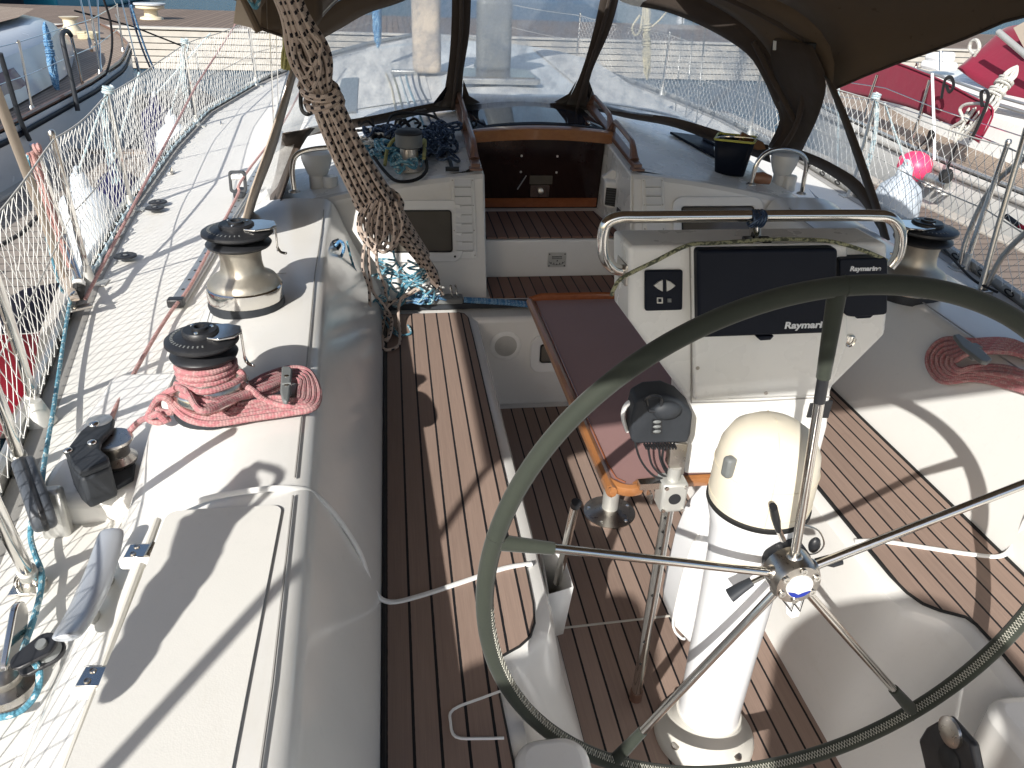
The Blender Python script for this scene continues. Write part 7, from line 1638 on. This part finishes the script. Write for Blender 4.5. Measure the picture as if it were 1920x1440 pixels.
mb = MB(); mb.prism(pxs([(1670, 148), (1686, 136), (1800, 180), (1920, 222), (1990, 250), (1990, 380), (1900, 262), (1840, 232), (1750, 180)], x=5.95), (0.03, 0, 0)); mb.build('side', 'paint', t)
mb = MB(); mb.tube(pxs([(1672, 128), (1760, 156), (1850, 190), (1960, 222)], x=5.90), 0.035, 8, flat=0.6); mb.build('track', 'alu', t)
mb = MB(); mb.tube(pxs([(1685, 120), (1760, 142), (1860, 178), (1960, 206)], x=5.86), 0.016, 8); mb.build('upper_rail', 'alu', t)
t = thing('dorade_vent', 'two rounded white boxes on the deck of the starboard neighbour', 'deck box', tuple(at(1740, 125, x=6.4)))
mb = MB(); mb.prism(pxs([(1722, 128), (1726, 112), (1760, 116), (1758, 134)], x=6.3), (0.3, 0, 0)); mb.build('lower_box', 'paint', t, bevel=0.04, bseg=3)
mb = MB(); mb.prism(pxs([(1730, 113), (1734, 100), (1762, 96), (1760, 116)], x=6.32), (0.25, 0, 0)); mb.build('upper_box', 'paint', t, bevel=0.04, bseg=3)
for L, x_, r_, mt, lb in ((((1748, 138), (1750, 200), (1752, 250), (1752, 300)), 4.95, 0.015, 'paint', 'white pole standing before the crimson cloth'), (((1646, 140), (1632, 180), (1622, 222)), 5.0, 0.020, 'steel', 'steel stanchion at the left end of the crimson cloth'), (((1744, 150), (1726, 215), (1712, 258)), 5.02, 0.020, 'steel', 'slanting steel stanchion left of the white pole'), (((1764, 96), (1764, 132)), 5.9, 0.02, 'steel', 'short steel post by the white deck boxes'), (((1720, 118), (1716, 132)), 5.9, 0.02, 'steel', 'tiny steel post left of the white deck boxes')):
    mb = MB(); mb.tube(pxs(L, x=x_), r_, 9); tag(mb.build('stanchion', mt), lb, 'stanchion', 'posts on the starboard neighbour')
for L, lb in ((((1560, 150), (1660, 165), (1760, 205), (1990, 280)), 'upper guard wire on the starboard neighbour'), (((1560, 180), (1650, 190), (1800, 240), (1990, 320)), 'lower guard wire on the starboard neighbour')):
    mb = MB(); mb.tube(pxs(L, x=5.0), 0.006, 6); tag(mb.build('guard_wire', 'steel'), lb, 'guard wire')
mb = MB(); hank(mb, at(1905, 128, x=5.5), at(1795, 262, x=4.98), 0.014, 14, 0.13, 13, waist=(0.2, 0.35), depth=0.6); mb.tube(cr(pxs([(1780, 262), (1784, 240), (1805, 225), (1800, 205), (1815, 195), (1850, 200), (1820, 240), (1800, 262)], x=5.0), 5), 0.016, 7)
tag(mb.build('hanging_coil', 'white'), 'large white and black coiled line hanging before the crimson cloth', 'rope')
mb = MB(); mb.tube(cr(pxs([(1828, 104), (1818, 92), (1822, 78), (1832, 76), (1836, 90), (1826, 104)], x=6.0), 5), 0.02, 7); tag(mb.build('rope_loop', 'white'), 'small white rope loop left of the crimson sail cover', 'rope')
for L, lb in ((((1765, 185), (1772, 150), (1784, 146), (1788, 162), (1780, 172), (1774, 160)), 'black strap looped over the rail of the starboard neighbour'), (((1842, 200), (1840, 174), (1850, 170), (1852, 190), (1832, 240), (1820, 262)), 'black strap tied across the white coil'), (((1722, 278), (1738, 262), (1745, 245), (1750, 255), (1736, 282)), 'black strap knotted on the starboard pontoon edge'), (((1795, 268), (1782, 300), (1775, 322)), 'thin black line hanging to the starboard pontoon')):
    mb = MB(); mb.tube(cr(pxs(L, x=4.92), 5), 0.020, 7, flat=0.5); tag(mb.build('black_strap', 'blackr'), lb, 'strap', 'black straps on the starboard neighbour')
q = at(1715, 312, x=4.85); t = thing('pink_fender', 'bright pink ball fender at the starboard pontoon edge', 'fender', tuple(q)); mb = MB(); mb.ball(q, 0.17, (1, 1.15, 0.95), 22, 14); mb.build('ball', 'fenderpink', t); mb = MB(); mb.tube([q + V((0, 0.17, 0.02)), q + V((0, 0.25, 0.03))], 0.04, 10); mb.build('neck', 'fenderpink', t)
q = at(1770, 330, x=4.7); t = thing('mooring_cleat', 'grey galvanised cleat with chain on the starboard pontoon', 'cleat', tuple(q)); mb = MB(); mb.tube(cr([at(1740, 332, x=4.62), at(1755, 338, x=4.62), at(1778, 348, x=4.62)], 4), 0.045, 10); mb.build('horn', 'alu', t)
mb = MB()
for i in range(16):
    c = at(1730 + i * 3.6 + 4 * math.sin(i), 342 + i * 1.4 + 5 * math.sin(i * 1.7), z=-0.25); mb.tube([c + V((math.cos(q_) * 0.045, math.sin(q_) * 0.028, (0.02 if i % 2 else 0.0))) for q_ in [k_ * math.pi / 5 for k_ in range(10)]], 0.012, 6, closed=True)
mb.build('chain', 'alu', t)
q = at(1773, 330, x=4.5); mb = MB(); mb.lathe([(0.02, -0.04), (0.06, -0.03), (0.07, 0.03), (0.03, 0.04)], q, (0.3, -1, 0.2), 20); tag(mb.build('rubber_roller', 'rubber'), 'small black roller beside the grey cleat on the pontoon', 'roller')
mb = MB(); mb.tube(cr([at(1790, 358, z=-.27), at(1835, 372, z=-.28), at(1880, 392, z=-.28), at(1990, 440, z=-.28)], 5), 0.015, 6); tag(mb.build('chain_line', 'steeld'), 'thin chain lying along the pale edge of the starboard pontoon', 'chain')
t = thing('turnbuckle', 'black and red snap hook on the starboard gate wire', 'snap hook', tuple(at(1895, 418, x=2.0))); mb = MB(); mb.tube(pxs([(1886, 405), (1900, 415), (1912, 424)], x=2.0), 0.012, 8); mb.build('hook', 'black', t); mb = MB(); mb.tube(pxs([(1912, 424), (1935, 434)], x=2.0), 0.010, 8); mb.build('red_sleeve', 'redc', t)
